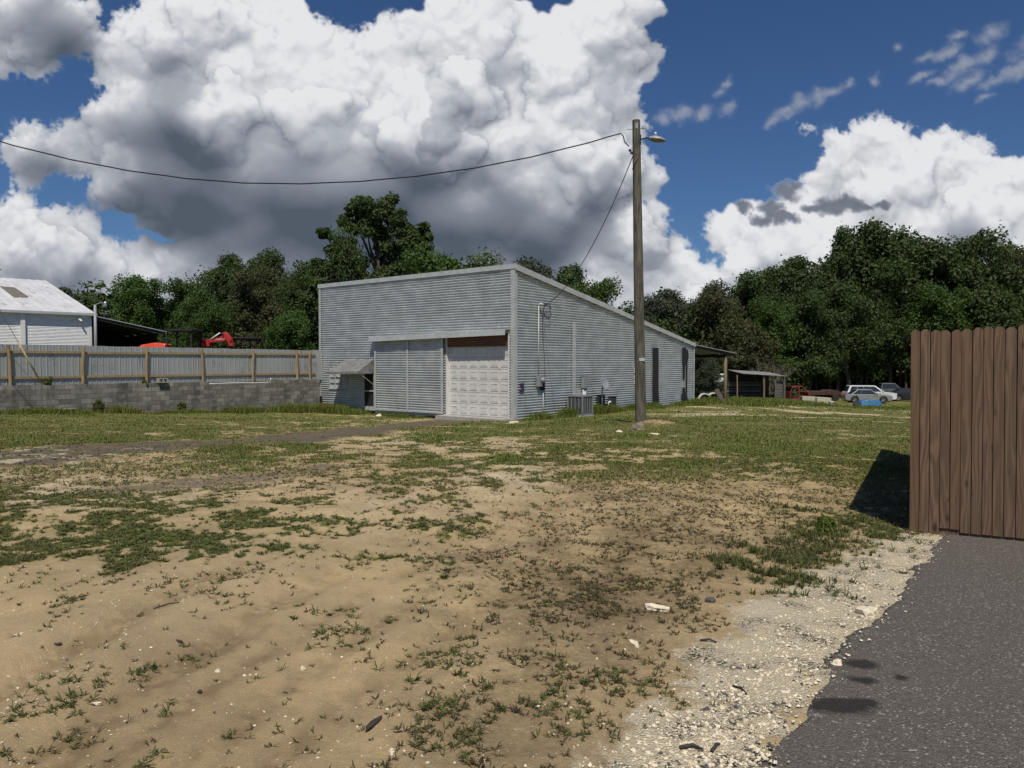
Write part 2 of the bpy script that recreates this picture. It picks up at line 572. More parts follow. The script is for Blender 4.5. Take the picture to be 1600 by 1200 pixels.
def make_cloud_fields(x0, x1, y0, y1, st):
    xs = np.arange(x0, x1 + st, st)
    ys = np.arange(y0, y1 + st, st)
    GX, GY = np.meshgrid(xs, ys)
    H = np.full(GX.shape, -1e3, np.float32)
    rng = np.random.default_rng(12)

    def splat(cx, cy, r, z):
        i0 = max(0, int((cx - r - x0) / st)); i1 = min(len(xs), int((cx + r - x0) / st) + 2)
        j0 = max(0, int((cy - r - y0) / st)); j1 = min(len(ys), int((cy + r - y0) / st) + 2)
        if i0 >= i1 or j0 >= j1:
            return
        dx = xs[i0:i1][None, :] - cx
        dy = ys[j0:j1][:, None] - cy
        q = r * r - dx * dx - dy * dy
        h = np.where(q > 0, np.sqrt(np.maximum(q, 0)) + z, -1e3)
        np.maximum(H[j0:j1, i0:i1], h, out=H[j0:j1, i0:i1])
    lv = []
    for (x, y, r) in CLOUDS:
        z = -0.3 * r + rng.uniform(-12, 12) + (y - 200) * -0.05
        rr = r * 0.80
        splat(x, y, rr, z)
        lv.append((x, y, rr, z))
    for depth, (n, f0, f1) in enumerate(((15, 0.34, 0.58), (11, 0.32, 0.55), (7, 0.34, 0.6))):
        nxt = []
        for (x, y, r, z) in lv:
            if r < 3.0:
                continue
            m = int(n * (1.0 if r > 8 else 0.6))
            a = rng.uniform(0, 2 * math.pi, m)
            c = rng.uniform(0.05, 1.0, m)             # how far out on the visible half
            s = np.sqrt(1 - (1 - c) ** 2)
            f = rng.uniform(f0, f1, m) * (1.0 - 0.25 * (np.sin(a) > 0.3))
            for k in range(m):
                up = -math.sin(a[k])
                bx = x + math.cos(a[k]) * r * s[k] * 0.92
                by = y + math.sin(a[k]) * r * s[k] * (0.92 if up > 0 else 0.80)
                bz = z + r * (1 - c[k]) * 0.85
                br = r * f[k]
                splat(bx, by, br, bz)
                nxt.append((bx, by, br, bz))
        lv = nxt
    # ragged rims: carry the relief along a turbulent drift
    wx = (fbm(GX / 42, GY / 42, 5, 3, 0.6) - 0.5) * 26
    wy = (fbm(GX / 42, GY / 42, 5, 9, 0.6) - 0.5) * 26
    jx = np.clip((GX + wx - x0) / st, 0, len(xs) - 1).astype(int)
    jy = np.clip((GY + wy - y0) / st, 0, len(ys) - 1).astype(int)
    H = H[jy, jx]
    body = (H > -900).astype(float)
    e1, e2 = blur(body, 3.0 / st), blur(body, 11 / st)
    rag = fbm(GX / 38, GY / 38, 3, 23)               # some stretches of rim are crisp, others fray
    fr = np.clip(0.15 + sstep(0.40, 0.60, rag) + 0.7 * sstep(260, 120, GX) * sstep(500, 300, GY), 0, 1)
    edge = e1 * (1 - fr) + (0.25 * e1 + 0.75 * e2) * fr
    soft = sstep(0.22, 0.80, edge + (fbm(GX / 9, GY / 9, 4, 21, 0.6) - 0.5) * 1.3 * (0.35 + fr) * 4 * edge * (1 - edge))
    soft = soft * (0.55 + 0.45 * sstep(0.2, 0.95, edge)) + 0.0
    floor = blur(np.where(body > 0, H, 0), 12 / st) / np.maximum(blur(body, 12 / st), 1e-3)
    Hc = np.where(body > 0, H, floor - 8)

    def lit(s, lz):
        h = blur(Hc, s / st) + 0.0
        gy, gx = np.gradient(h, st)
        nx, ny, nz = -gx, -gy, np.ones_like(gx)
        ln = np.sqrt(nx * nx + ny * ny + nz * nz)
        lx, ly = -0.12, -0.85
        l = math.sqrt(lx * lx + ly * ly + lz * lz)
        return (nx * lx + ny * ly + nz * lz) / ln / l
    L = 0.10 * lit(2.0, 1.3) + 0.22 * lit(5.5, 1.1) + 0.36 * lit(14.0, 0.9) + 0.32 * lit(30.0, 0.6)
    ao = np.clip((Hc - blur(Hc, 7 / st)) / 10.0, -1, 1) * 0.5 + np.clip((Hc - blur(Hc, 26 / st)) / 30.0, -1, 1) * 0.5
    S = np.zeros_like(GX)
    sx = GX + (fbm(GX / 90, GY / 90, 4, 31) - 0.5) * 90
    sy = GY + (fbm(GX / 90, GY / 90, 4, 37) - 0.5) * 90
    for (x, y, r) in SHADE:
        d = 1 - np.hypot((sx - x), (sy - y) * 1.15) / r
        S = 1 - (1 - S) * (1 - 0.62 * sstep(-0.15, 0.75, d))
    P = np.zeros_like(GX)
    for (x, y, r) in PUFF_D:
        P = np.maximum(P, sstep(-0.02, 0.22, 1 - np.hypot(GX + wx * 0.7 - x, GY + wy * 0.7 - y) / r))
    T = 0.33 + 0.76 * L + 0.13 * ao - 0.60 * S - 0.10 * sstep(520, 200, GX) * sstep(60, 220, GY) - 0.24 * P * (0.6 + 0.4 * sstep(100, 200, GY))
    T += (fbm(GX / 60, GY / 40, 5, 41) - 0.5) * (0.26 + 0.05 * S) + (fbm(GX / 11, GY / 9, 4, 43) - 0.5) * 0.10
    # soften the relief inside the shade, as scattered light does
    Tb = blur(T, 16 / st)
    k = np.clip(S * 1.1, 0, 0.82)
    T = T * (1 - k) + Tb * k
    # thin wisps and low dark scud
    fx = GX + (fbm(GX / 26, GY / 26, 5, 51, 0.6) - 0.5) * 26
    fy = GY + (fbm(GX / 26, GY / 26, 5, 57, 0.6) - 0.5) * 26
    W = np.full(GX.shape, -9.0)
    for (x, y, a, b) in WISPS:
        dx, dy = fx - x, fy - y
        u = (dx * 0.9 - dy * 0.42) / (a * 1.35)
        v = (dx * 0.42 + dy * 0.9) / (b * 0.75)
        W = np.maximum(W, 1 - np.hypot(u, v))
    W = np.maximum(W, -0.5)
    W = 0.85 * sstep(-0.1, 1.4, W * 1.25 + (fbm(GX / 16, GY / 12, 5, 61, 0.6) - 0.45) * 1.1 * sstep(-0.3, 0.3, W)) * 0.72
    W = 0.65 * W + 0.35 * blur(W, 3.0 / st)
    Dk = np.full(GX.shape, -1.0)
    for (x, y, a, b) in DARKS:
        Dk = np.maximum(Dk, 1 - np.hypot((fx - x) / a, (fy - y) / b))
    Dk = np.maximum(Dk, -1)
    Dk = sstep(-0.25, 0.6, Dk * 1.1 + (fbm(GX / 14, GY / 12, 4, 71) - 0.5) * 0.8 * sstep(-0.7, 0, Dk)) * 0.85
    cover = 1 - (1 - soft) * (1 - W)
    T = np.where(soft > W, T, T * soft + (1 - soft) * 0.62)
    T = T * (1 - Dk) + Dk * (0.04 + 0.1 * fbm(GX / 20, GY / 12, 3, 81))
    cover = 1 - (1 - cover) * (1 - Dk)
    return GX, GY, cover, np.clip(T, 0, 1.2)
# ------------------------------------------------------------------ terrain
CTRL = []
for px, py, Y in ((1418, 832, 8.5), (1001, 663, 24), (803, 658, 31), (950, 643, 37), (1083, 631, 44.6), (588, 647, 36.8), (500, 640, 39),
                  (0, 645, 27.7), (200, 645, 31), (1160, 624, 60), (1355, 628, 78), (1275, 634, 64), (1300, 650, 40), (1400, 655, 32)):
    p = at(px, py, Y)
    CTRL.append((p.x, p.y, p.z))
CTRL += [(0, 0, 0), (-7, 0, 0.05), (7, 0, -0.06), (0, 5, -0.03), (-6, 6, 0.03), (5, 4, -0.06), (0, 12, -0.14), (-8, 12, -0.02), (-16, 12, 0.1), (0, 20, -0.38),
         (16, 14, -0.4), (30, 10, -0.7), (-30, 10, 0.3), (0, 120, -2.6), (-60, 120, -2.0), (80, 120, -3.4), (60, 40, -2.0), (-60, 40, 0.2),
         (0, -40, 0.2), (60, -40, -0.5), (-60, -40, 0.5), (200, 200, -4), (-200, 200, -2.5), (0, 400, -3), (300, 0, -3), (-300, 0, 0), (0, -300, 0), (400, 400, -4), (-400, 400, -3)]
_c = np.array(CTRL, float)


def _tps(r2):
    return np.where(r2 > 0, 0.5 * r2 * np.log(np.maximum(r2, 1e-12)), 0)


_n = len(_c)
_d2 = ((_c[:, None, :2] - _c[None, :, :2]) ** 2).sum(2)
_A = np.zeros((_n + 3, _n + 3))
_A[:_n, :_n] = _tps(_d2) + np.eye(_n) * 1.5
_A[:_n, _n:] = np.c_[np.ones(_n), _c[:, :2]]
_A[_n:, :_n] = _A[:_n, _n:].T
_w = np.linalg.solve(_A, np.r_[_c[:, 2], 0, 0, 0])


def ground_np(X, Y):
    sh = X.shape
    x = X.ravel(); y = Y.ravel()
    z = _w[_n] + _w[_n + 1] * x + _w[_n + 2] * y
    for i in range(_n):
        z = z + _w[i] * _tps((x - _c[i, 0]) ** 2 + (y - _c[i, 1]) ** 2)
    return z.reshape(sh)


def gz(x, y):
    return float(ground_np(np.array([float(x)]), np.array([float(y)]))[0])


def gp(px, py):
    """the point of the ground under a place in the survey photograph"""
    d = ray(px, py)
    lo, hi = 1.0, 300.0
    Y = 5.0
    f = lambda Y: EYE + d.z * Y - gz(d.x * Y, Y)
    a = 1.0
    while a < 300 and f(a) > 0:
        b = a
        a *= 1.05
    lo, hi = a / 1.05, a
    for _ in range(20):
        m = 0.5 * (lo + hi)
        if f(m) > 0:
            lo = m
        else:
            hi = m
    return Vector((d.x * lo, lo, gz(d.x * lo, lo)))


def project_np(X, Y, Z):
    """where ground points fall on the survey photograph (used only to read off the survey tables below)"""
    cy, sy = math.cos(PITCH), math.sin(PITCH)
    dz = Z - EYE
    depth = Y * cy - dz * sy
    up = Y * sy + dz * cy
    ok = depth > 0.4
    depth = np.maximum(depth, 0.4)
    return 800 + FPX * X / depth, 600 - FPX * up / depth, ok


ROWS = [600, 640, 655, 670, 690, 710, 730, 750, 780, 820, 870, 930, 1000, 1100, 1200]
GT = np.array([
    [.95, .95, .95, .95, .95, .95, .95, .95, .95],
    [.95, .95, .95, .85, .90, .95, .95, .95, .95],
    [.95, .95, .92, .65, .88, .97, .97, .95, .95],
    [.95, .92, .85, .50, .88, .97, .95, .92, .95],
    [.90, .88, .70, .35, .80, .92, .90, .90, .93],
    [.75, .75, .62, .48, .60, .84, .92, .92, .95],
    [.86, .80, .66, .60, .42, .78, .90, .92, .97],
    [.66, .56, .58, .56, .36, .72, .88, .90, .93],
    [.60, .64, .56, .46, .32, .58, .74, .80, .60],
    [.76, .74, .60, .40, .34, .34, .44, .66, .10],
    [.70, .64, .50, .38, .32, .30, .28, .38, .02],
    [.26, .38, .12, .16, .26, .30, .24, .02, .00],
    [.04, .05, .05, .10, .18, .24, .05, .00, .00],
    [.05, .06, .05, .10, .16, .12, .00, .00, .00],
    [.06, .07, .06, .12, .16, .06, .00, .00, .00]])
# dead, straw coloured growth and low brown weeds
DT = np.array([
    [.3, .3, .3, .3, .3, .3, .3, .3, .3],
    [.5, .4, .4, .4, .4, .4, .4, .4, .3],
    [.5, .5, .5, .4, .4, .4, .5, .5, .4],
    [.6, .6, .5, .4, .5, .4, .5, .5, .4],
    [.5, .5, .5, .4, .4, .4, .4, .4, .3],
    [.5, .6, .5, .4, .4, .4, .4, .4, .3],
    [.6, .6, .5, .4, .4, .5, .5, .4, .3],
    [.5, .5, .5, .4, .4, .55, .55, .45, .3],
    [.3, .3, .3, .2, .4, .8, .7, .4, .2],
    [.2, .2, .2, .1, .4, .9, .6, .3, .1],
    [.2, .2, .2, .1, .7, 1., .6, .1, .0],
    [.1, .1, .1, .1, .7, .95, .3, .0, .0],
    [.1, .1, .1, .2, .5, .6, .1, .0, .0],
    [.1, .2, .1, .2, .5, .3, .0, .0, .0],
    [.1, .1, .1, .3, .5, .1, .0, .0, .0]])
PALE = np.zeros((15, 9))
PALE[5, 3:6] = .4; PALE[4, 3:5] = .7; PALE[4, 7:9] = .3
PALE[6, 0:3] = .3; PALE[6, 4] = .8; PALE[7, 0:4] = [.7, .6, .5, .3]; PALE[7, 4] = .8; PALE[8, 0:5] = [.9, .7, .4, .5, .5]; PALE[9, 1:5] = [.2, .3, .45, .3]
PALE[10, 0:4] = [.1, .3, .4, .3]; PALE[11, 0:4] = [.3, .3, .2, .1]; PALE[11, 6:8] = .3; PALE[12, 0:2] = [.25, .1]
BROWN = np.zeros((15, 9))
BROWN[9, 5:7] = [.5, .35]; BROWN[10, 4:7] = [.25, .75, .45]; BROWN[11, 3:7] = [.2, .45, .8, .2]; BROWN[12, 0:6] = [.05, .25, .40, .3, .45, .6]
BROWN[13, 0:6] = [.30, .45, .5, .35, .45, .5]; BROWN[14, 0:6] = [.55, .6, .6, .35, .4, .4]; BROWN[11, 2] = .15
POLE = at(1001, 662, 24.0)
_rows = np.array(ROWS, float)


def table(T, px, py):
    r = np.interp(py, _rows, np.arange(len(_rows)))
    c = np.clip(px / 200.0, 0, 8)
    i = np.clip(np.floor(r).astype(int), 0, len(_rows) - 2)
    j = np.clip(np.floor(c).astype(int), 0, 7)
    fr = r - i
    fc = c - j
    return (T[i, j] * (1 - fc) + T[i, j + 1] * fc) * (1 - fr) + (T[i + 1, j] * (1 - fc) + T[i + 1, j + 1] * fc) * fr


def line_dist(X, Y, pts):
    """distance to a ground line and how far along it"""
    best = np.full(X.shape, 1e9)
    for a, b in zip(pts[:-1], pts[1:]):
        dx, dy = b[0] - a[0], b[1] - a[1]
        t = np.clip(((X - a[0]) * dx + (Y - a[1]) * dy) / (dx * dx + dy * dy), 0, 1)
        best = np.minimum(best, np.hypot(X - a[0] - t * dx, Y - a[1] - t * dy))
    return best


def g2(pts):
    return [tuple(gp(*p)[:2]) for p in pts]


ASPH_EDGE_PX = [(1470, 838), (1452, 868), (1425, 895), (1400, 925), (1388, 945), (1374, 965), (1350, 985), (1318, 1010), (1296, 1035), (1288, 1050), (1262, 1082), (1238, 1110), (1226, 1135), (1196, 1160), (1190, 1180), (1180, 1199)]
ASPH_EDGE = g2(ASPH_EDGE_PX)
_e0, _e1 = ASPH_EDGE[0], ASPH_EDGE[-1]
ASPH_EDGE = [(_e0[0] + 0.02, _e0[1] + 0.5)] + ASPH_EDGE + [(_e1[0] - 0.45, _e1[1] - 0.9), (_e1[0] - 1.2, _e1[1] - 2.4), (_e1[0] - 2.4, _e1[1] - 5.5)]
TRACK = g2([(-150, 728), (0, 715), (150, 702), (300, 694), (420, 688), (520, 678), (600, 668), (690, 659)]) + [(-2.2, 32.6)]
TRACK2 = g2([(180, 762), (300, 752), (400, 743), (500, 733)])
LIME = g2([(1500, 835), (1440, 855), (1385, 885), (1325, 930), (1258, 985), (1200, 1035), (1140, 1090), (1105, 1150), (1085, 1200)])
_l0, _l1 = LIME[-2], LIME[-1]
LIME = LIME + [(_l1[0] - 0.6, _l1[1] - 1.6)]
RUTS = [g2([(-160, 1180), (60, 1045), (270, 940), (480, 850), (640, 790), (760, 730)]), g2([(-100, 1120), (120, 1000), (330, 900), (560, 800), (760, 720), (800, 690)]), g2([(120, 1240), (330, 1080), (540, 950), (720, 850), (800, 800)]), g2([(370, 1240), (560, 1090), (740, 960), (860, 880)]), g2([(250, 1240), (480, 1060), (700, 900), (860, 800), (900, 720)]),
        g2([(0, 1230), (200, 1080), (420, 950), (640, 830)]), g2([(40, 1230), (235, 1085), (450, 955), (665, 835)])]


def fields(X, Y, Z):
    """what grows or lies at every ground point: grass, straw, grey gravel, crushed limestone"""
    px, py, ok = project_np(X, Y, Z)
    px = px + (fbm(X * 0.35, Y * 0.35, 3, 5) - 0.5) * 120
    G = table(GT, px, py)
    D = table(DT, px, py)
    G = np.where(ok, G, 0.2)
    # patches of weeds from threshold on turbulence
    n1 = fbm(X * 0.85 + 3, Y * 0.85, 4, 101, 0.6)
    n2 = fbm(X * 3.1, Y * 3.1, 4, 111, 0.6)
    n3 = fbm(X * 11.0, Y * 11.0, 3, 121, 0.6)
    far = sstep(9, 18, Y)
    n = (0.30 + 0.12 * far) * n1 + 0.40 * n2 + (0.30 - 0.12 * far) * n3
    th = 0.36 + 0.26 * (1 - G)
    w = 0.02 + 0.05 * far
    veg = sstep(-w, w, n - th - 0.02)
    veg = veg * sstep(0.0, 0.06, G) * (0.12 + 0.88 * sstep(5.0, 6.4, Y + (n1 - 0.5) * 3))
    veg = np.maximum(veg, sstep(0.80, 0.97, G + (n2 - 0.5) * 0.25) * 0.97)
    fine = sstep(0.30, 0.65, D) * (1 - far)
    veg = veg * (1 - 0.93 * fine)
    # the two gravel wheel tracks, crushed limestone next to the asphalt
    d = line_dist(X, Y, TRACK)
    wob = (n1 - 0.5) * 1.6 + (n2 - 0.5) * 0.8
    K = sstep(1.6, 0.8, d + wob * 0.7)
    d2 = line_dist(X, Y, TRACK2)
    K2 = sstep(0.75, 0.1, d2 + wob * 0.8) * 0.75
    K = np.maximum(K, K2)
    dl = line_dist(X, Y, LIME)
    wl = 0.30 + 0.13 * sstep(3, 6, Y)
    Lm = sstep(wl + 0.20, wl - 0.20, dl + (n2 - 0.5) * 0.60 + (n3 - 0.5) * 0.45)
    # scattered pale rubble among the grass at the left and right
    pale = sstep(0.56, 0.62, fbm(X * 0.5, Y * 0.35, 4, 131, 0.6)) * sstep(17, 13, np.abs(Y - 26) * 0.9 - 2) * 0.0
    Lp = sstep(0.50, 0.60, fbm(X * 0.30 + 5, Y * 0.55, 4, 141, 0.62)) * sstep(22, 30, Y) * sstep(70, 50, Y) * sstep(3, 9, X)
    Lf = sstep(0.52, 0.66, n2) * sstep(-5.0, -7.0, X) * sstep(10.5, 12, Y) * sstep(17, 14, Y)
    md = np.exp(-(((X - POLE[0] - 0.55) / 0.7) ** 2 + ((Y - POLE[1] + 0.2) / 0.7) ** 2))
    veg = veg * (1 - sstep(0.3, 0.7, md))
    veg = veg * (1 - 0.93 * K) * (1 - 0.97 * Lm) * (1 - 0.8 * Lf)
    veg = veg * (1 - 0.8 * Lp)
    D = D * np.where(ok, 1, 0.3)
    global _pale, _brown
    _pale = table(PALE, px, py)
    md = np.exp(-(((X - POLE[0] - 0.55) / 0.7) ** 2 + ((Y - POLE[1] + 0.2) / 0.7) ** 2))
    _brown = table(BROWN, px, py) + 0.55 * np.clip(sum(np.exp(-((line_dist(X, Y, r) + (n2 - .5) * .08) / 0.085) ** 2) for r in RUTS), 0, 1) * (0.15 + 1.5 * n2 * sstep(0.3, 0.6, n3)) + 0.3 * sstep(0.3, 0.7, md)
    K = np.clip(K, 0, 1)
    return veg, D, K, np.maximum(Lm, np.maximum(Lp * 0.6, Lf * 0.7)), n1, n2, n3, G


def rut_height(X, Y):
    h = np.zeros_like(X)
    for r in RUTS:
        d = line_dist(X, Y, r)
        h -= 0.030 * np.exp(-(d / 0.13) ** 2) * (0.5 + fbm(X * 2, Y * 2, 2, 161))
        h += 0.012 * np.exp(-((d - 0.30) / 0.1) ** 2)
        s = (X * 0.6 + Y * 0.8)
        h += 0.004 * np.sin(s * 2 * math.pi / 0.085) * np.exp(-(d / 0.13) ** 2) * sstep(9, 4, Y)
    return h


def asphalt_x(Y):
    """x of the asphalt's ragged left edge at a given y"""
    ys = np.array([p[1] for p in ASPH_EDGE])[::-1]
    xs = np.array([p[0] for p in ASPH_EDGE])[::-1]
    return np.interp(Y, ys, xs)


def under_asphalt(X, Y):
    """0 outside, 1 well inside the paved drive"""
    ex = asphalt_x(Y)
    top = ASPH_EDGE[0][1] - 0.566 * (X - ASPH_EDGE[0][0])
    return sstep(0.0, 0.12, X - ex - 0.05) * sstep(0.0, 0.12, top - Y - 0.05)


def surface_np(X, Y):
    Z = ground_np(X, Y)
    near = sstep(20, 8, Y)
    Z = Z + (fbm(X * 0.5, Y * 0.5, 3, 171) - 0.5) * 0.10 * sstep(2, 6, np.abs(Y) + 1)
    Z = Z + ((fbm(X * 2.3, Y * 2.3, 3, 181) - 0.5) * 0.045 + (fbm(X * 9, Y * 9, 3, 191) - 0.5) * 0.014) * near
    Z = Z + rut_height(X, Y) * near
    Z = Z + 0.20 * np.exp(-(((X - POLE[0] - 0.55) / 0.75) ** 2 + ((Y - POLE[1] + 0.1) / 0.6) ** 2))
    return Z - 0.07 * under_asphalt(X, Y)


def gs(x, y):
    return float(surface_np(np.array([float(x)]), np.array([float(y)]))[0])


def build_ground():
    # a fan of cells, fine near the camera and coarse far away
    rows = [-60.0]
    while rows[-1] < 900:
        t = rows[-1] + 6.0
        y = rows[-1]
        step = 0.045 if 1.5 < y < 7 else (0.045 + 0.007 * abs(y - 4) if -1 < y < 60 else 0.6 + abs(y) * 0.03)
        rows.append(y + max(step, 0.04))
    rows = np.array(rows)
    u = np.r_[-np.geomspace(60, 1.1, 30)[:-1], np.linspace(-1.1, -0.85, 20)[:-1], np.linspace(-0.85, 0.80, 640), np.linspace(0.80, 1.1, 24)[1:], np.geomspace(1.1, 60, 30)[1:]]
    yy = rows
    half = np.where(yy < 0.0, 2.6, 2.6 + yy * 0.93)
    X = u[None, :] * half[:, None]
    Y = np.repeat(yy[:, None], len(u), 1)
    Z = surface_np(X, Y)
    veg, D, K, L, n1, n2, n3, G = fields(X, Y, Z)
    veg = veg * (1 - sstep(0.0, 0.4, (X - asphalt_x(Y))) * sstep(0.6, 0.0, Y - ASPH_EDGE[0][1] + 0.566 * (X - ASPH_EDGE[0][0])))
    V = np.stack([X, Y, Z], -1).reshape(-1, 3)
    o = np_mesh('ground', V, grid_faces(len(rows), len(u)), M_ground, smooth=True,
                attrs=dict(pale=_pale.ravel(), brown=_brown.ravel(), veg=veg.ravel(), dry=D.ravel(), gravel=K.ravel(), lime=L.ravel(), cover=G.ravel()))
    tag(o, kind='structure')
    # far plain behind the camera side and beyond, a step lower
    return o


def make_ground_mat():
    m, nt, b = new_mat('earth')
    tc = nd(nt, 'ShaderNodeTexCoord')
    P = tc.outputs['Object']
    veg, dry, gr, lime = (attr(nt, k) for k in ('veg', 'dry', 'gravel', 'lime'))
    a = noise(nt, P, 0.55, 5, 0.6)
    c = noise(nt, P, 5.0, 6, 0.62)
    f = noise(nt, P, 60.0, 5, 0.7)
    sand = mixc(nt, mapr(nt, a, 0.38, 0.62), (0.670, 0.500, 0.258), (0.550, 0.415, 0.240))
    sand = mixc(nt, mapr(nt, c, 0.52, 0.74, 0, 0.38), sand, (0.300, 0.220, 0.140))
    gr_ = noise(nt, P, 190.0, 3, 0.8)
    sand = mixc(nt, mapr(nt, gr_, 0.36, 0.50, 0.6, 0), sand, (0.24, 0.175, 0.115))
    st_ = noise(nt, vmt(nt, 'MULTIPLY', P, (9.0, 1.3, 1.0)), 1.0, 6, 0.7)
    sand = mixc(nt, mapr(nt, st_, 0.56, 0.74, 0, 0.35), sand, (0.290, 0.210, 0.135))
    sand = mixc(nt, mapr(nt, f, 0.35, 0.75, 0, 0.38), sand, (0.50, 0.39, 0.26))
    sand = mixc(nt, mapr(nt, mth(nt, 'ADD', attr(nt, 'pale'), mth(nt, 'MULTIPLY', mth(nt, 'SUBTRACT', c, 0.5), 0.6)), 0.35, 0.9, 0, 0.75), sand, (0.78, 0.655, 0.47))
    wet = mth(nt, 'ADD', attr(nt, 'brown'), mth(nt, 'MULTIPLY', mth(nt, 'SUBTRACT', a, 0.5), 1.6))
    sand = mixc(nt, mapr(nt, wet, 0.22, 0.95, 0, 0.78), sand, (0.255, 0.175, 0.098))
    # small crumbs of limestone in the sand
    vo = nd(nt, 'ShaderNodeTexVoronoi', feature='F1')
    vo.inputs['Scale'].default_value = 22.0
    nt.links.new(P, vo.inputs['Vector'])
    crumb = mth(nt, 'MULTIPLY', mapr(nt, vo.outputs['Distance'], 0.10, 0.20, 1, 0), mapr(nt, c, 0.5, 0.66))
    sand = mixc(nt, mth(nt, 'MULTIPLY', crumb, 0.8), sand, (0.55, 0.49, 0.38))
    # brown, dead and low growth staining the sand
    dn = mapr(nt, mth(nt, 'ADD', noise(nt, P, 2.0, 6, 0.72), mth(nt, 'MULTIPLY', noise(nt, P, 24.0, 5, 0.72), 0.7)), 0.72, 0.98)
    sand = mixc(nt, mth(nt, 'MULTIPLY', dn, mth(nt, 'MULTIPLY', dry, 0.85)), sand, (0.088, 0.060, 0.030))
    # gravel tracks
    v2 = nd(nt, 'ShaderNodeTexVoronoi', feature='F1')
    v2.inputs['Scale'].default_value = 30.0
    nt.links.new(P, v2.inputs['Vector'])
    gcol = mixc(nt, v2.outputs['Color'], (0.060, 0.052, 0.047), (0.17, 0.15, 0.135))
    gcol = mixc(nt, mapr(nt, noise(nt, P, 1.6, 6, 0.7), 0.4, 0.6, 0, 0.8), gcol, (0.120, 0.088, 0.062))
    col = mixc(nt, mapr(nt, mth(nt, 'ADD', gr, mth(nt, 'MULTIPLY', mth(nt, 'SUBTRACT', noise(nt, P, 9.0, 6, 0.75), 0.5), 1.6)), 0.25, 0.95), sand, gcol)
    # limestone fines and stones, with dark chips
    v3 = nd(nt, 'ShaderNodeTexVoronoi', feature='F1')
    v3.inputs['Scale'].default_value = 80.0
    v3.inputs['Detail'].default_value = 1.0
    nt.links.new(P, v3.inputs['Vector'])
    lcol = mixc(nt, mapr(nt, v3.outputs['Distance'], 0.1, 0.75), (0.84, 0.74, 0.54), (0.70, 0.60, 0.42))
    sep = nd(nt, 'ShaderNodeSeparateColor')
    nt.links.new(v3.outputs['Color'], sep.inputs[0])
    lcol = mixc(nt, mth(nt, 'MULTIPLY', mapr(nt, sep.outputs[0], 0.80, 0.84), mapr(nt, noise(nt, P, 3.0, 3), 0.48, 0.62)), lcol, (0.045, 0.045, 0.047))
    lf = mapr(nt, mth(nt, 'ADD', lime, mth(nt, 'MULTIPLY', mth(nt, 'SUBTRACT', noise(nt, P, 9.0, 7, 0.78), 0.5), 1.7)), 0.22, 0.80)
    col = mixc(nt, lf, col, lcol)
    # low green cover
    g1 = noise(nt, P, 1.1, 5, 0.6)
    g2_ = noise(nt, P, 26.0, 4, 0.7)
    gg = mixc(nt, mapr(nt, g2_, 0.3, 0.7), (0.085, 0.105, 0.020), (0.175, 0.185, 0.048))
    straw = mixc(nt, g2_, (0.135, 0.105, 0.048), (0.24, 0.19, 0.10))
    gg = mixc(nt, mth(nt, 'MULTIPLY', mapr(nt, g1, 0.38, 0.62), mth(nt, 'MULTIPLY', dry, 0.85)), gg, straw)
    soft_ = mth(nt, 'MULTIPLY', mapr(nt, noise(nt, P, 1.7, 6, 0.75), 0.40, 0.66), mapr(nt, attr(nt, 'cover'), 0.05, 0.7, 0, 0.62))
    soft_ = mth(nt, 'MULTIPLY', soft_, mth(nt, 'SUBTRACT', 1.0, lf))
    col = mixc(nt, soft_, col, (0.205, 0.170, 0.068))
    vf = mapr(nt, mth(nt, 'ADD', veg, mth(nt, 'MULTIPLY', mth(nt, 'SUBTRACT', g2_, 0.5), 0.9)), 0.30, 0.75)
    col = mixc(nt, mth(nt, 'MULTIPLY', vf, 0.92), col, gg)
    setv(nt, b.inputs['Base Color'], col)
    b.inputs['Roughness'].default_value = 0.95
    b.inputs['Specular IOR Level'].default_value = 0.15
    h = mth(nt, 'ADD', mth(nt, 'MULTIPLY', f, 0.5), mth(nt, 'MULTIPLY', c, 1.0))
    h = mth(nt, 'SUBTRACT', h, mth(nt, 'MULTIPLY', v3.outputs['Distance'], mth(nt, 'MULTIPLY', lf, 0.8)))
    h = mth(nt, 'SUBTRACT', h, mth(nt, 'MULTIPLY', v2.outputs['Distance'], mth(nt, 'MULTIPLY', gr, 0.8)))
    h = mth(nt, 'ADD', h, mth(nt, 'MULTIPLY', gr_, 0.5))
    bump(nt, b, h, 0.9, 0.024)
    return m


def make_asphalt_mat():
    m, nt, b = new_mat('asphalt')
    tc = nd(nt, 'ShaderNodeTexCoord')
    P = tc.outputs['Object']
    v = nd(nt, 'ShaderNodeTexVoronoi', feature='F1')
    v.inputs['Scale'].default_value = 95.0
    nt.links.new(P, v.inputs['Vector'])
    sep = nd(nt, 'ShaderNodeSeparateColor')
    nt.links.new(v.outputs['Color'], sep.inputs[0])
    big = noise(nt, P, 1.2, 5, 0.6)
    col = mixc(nt, sep.outputs[0], (0.070, 0.059, 0.049), (0.150, 0.129, 0.108))
    col = mixc(nt, mapr(nt, sep.outputs[1], 0.93, 0.97), col, (0.34, 0.31, 0.27))
    col = mixc(nt, mapr(nt, big, 0.35, 0.7, 0, 0.5), col, (0.110, 0.093, 0.080))
    st = attr(nt, 'oil')
    so = mapr(nt, mth(nt, 'ADD', st, mth(nt, 'MULTIPLY', mth(nt, 'SUBTRACT', noise(nt, P, 14.0, 5, 0.7), 0.5), 0.7)), 0.25, 0.75)
    col = mixc(nt, mth(nt, 'MULTIPLY', so, 0.93), col, (0.012, 0.009, 0.008))
    setv(nt, b.inputs['Base Color'], col)
    b.inputs['Roughness'].default_value = 0.85
    bump(nt, b, mth(nt, 'MULTIPLY', v.outputs['Distance'], -1.0), 0.9, 0.010)
    return m


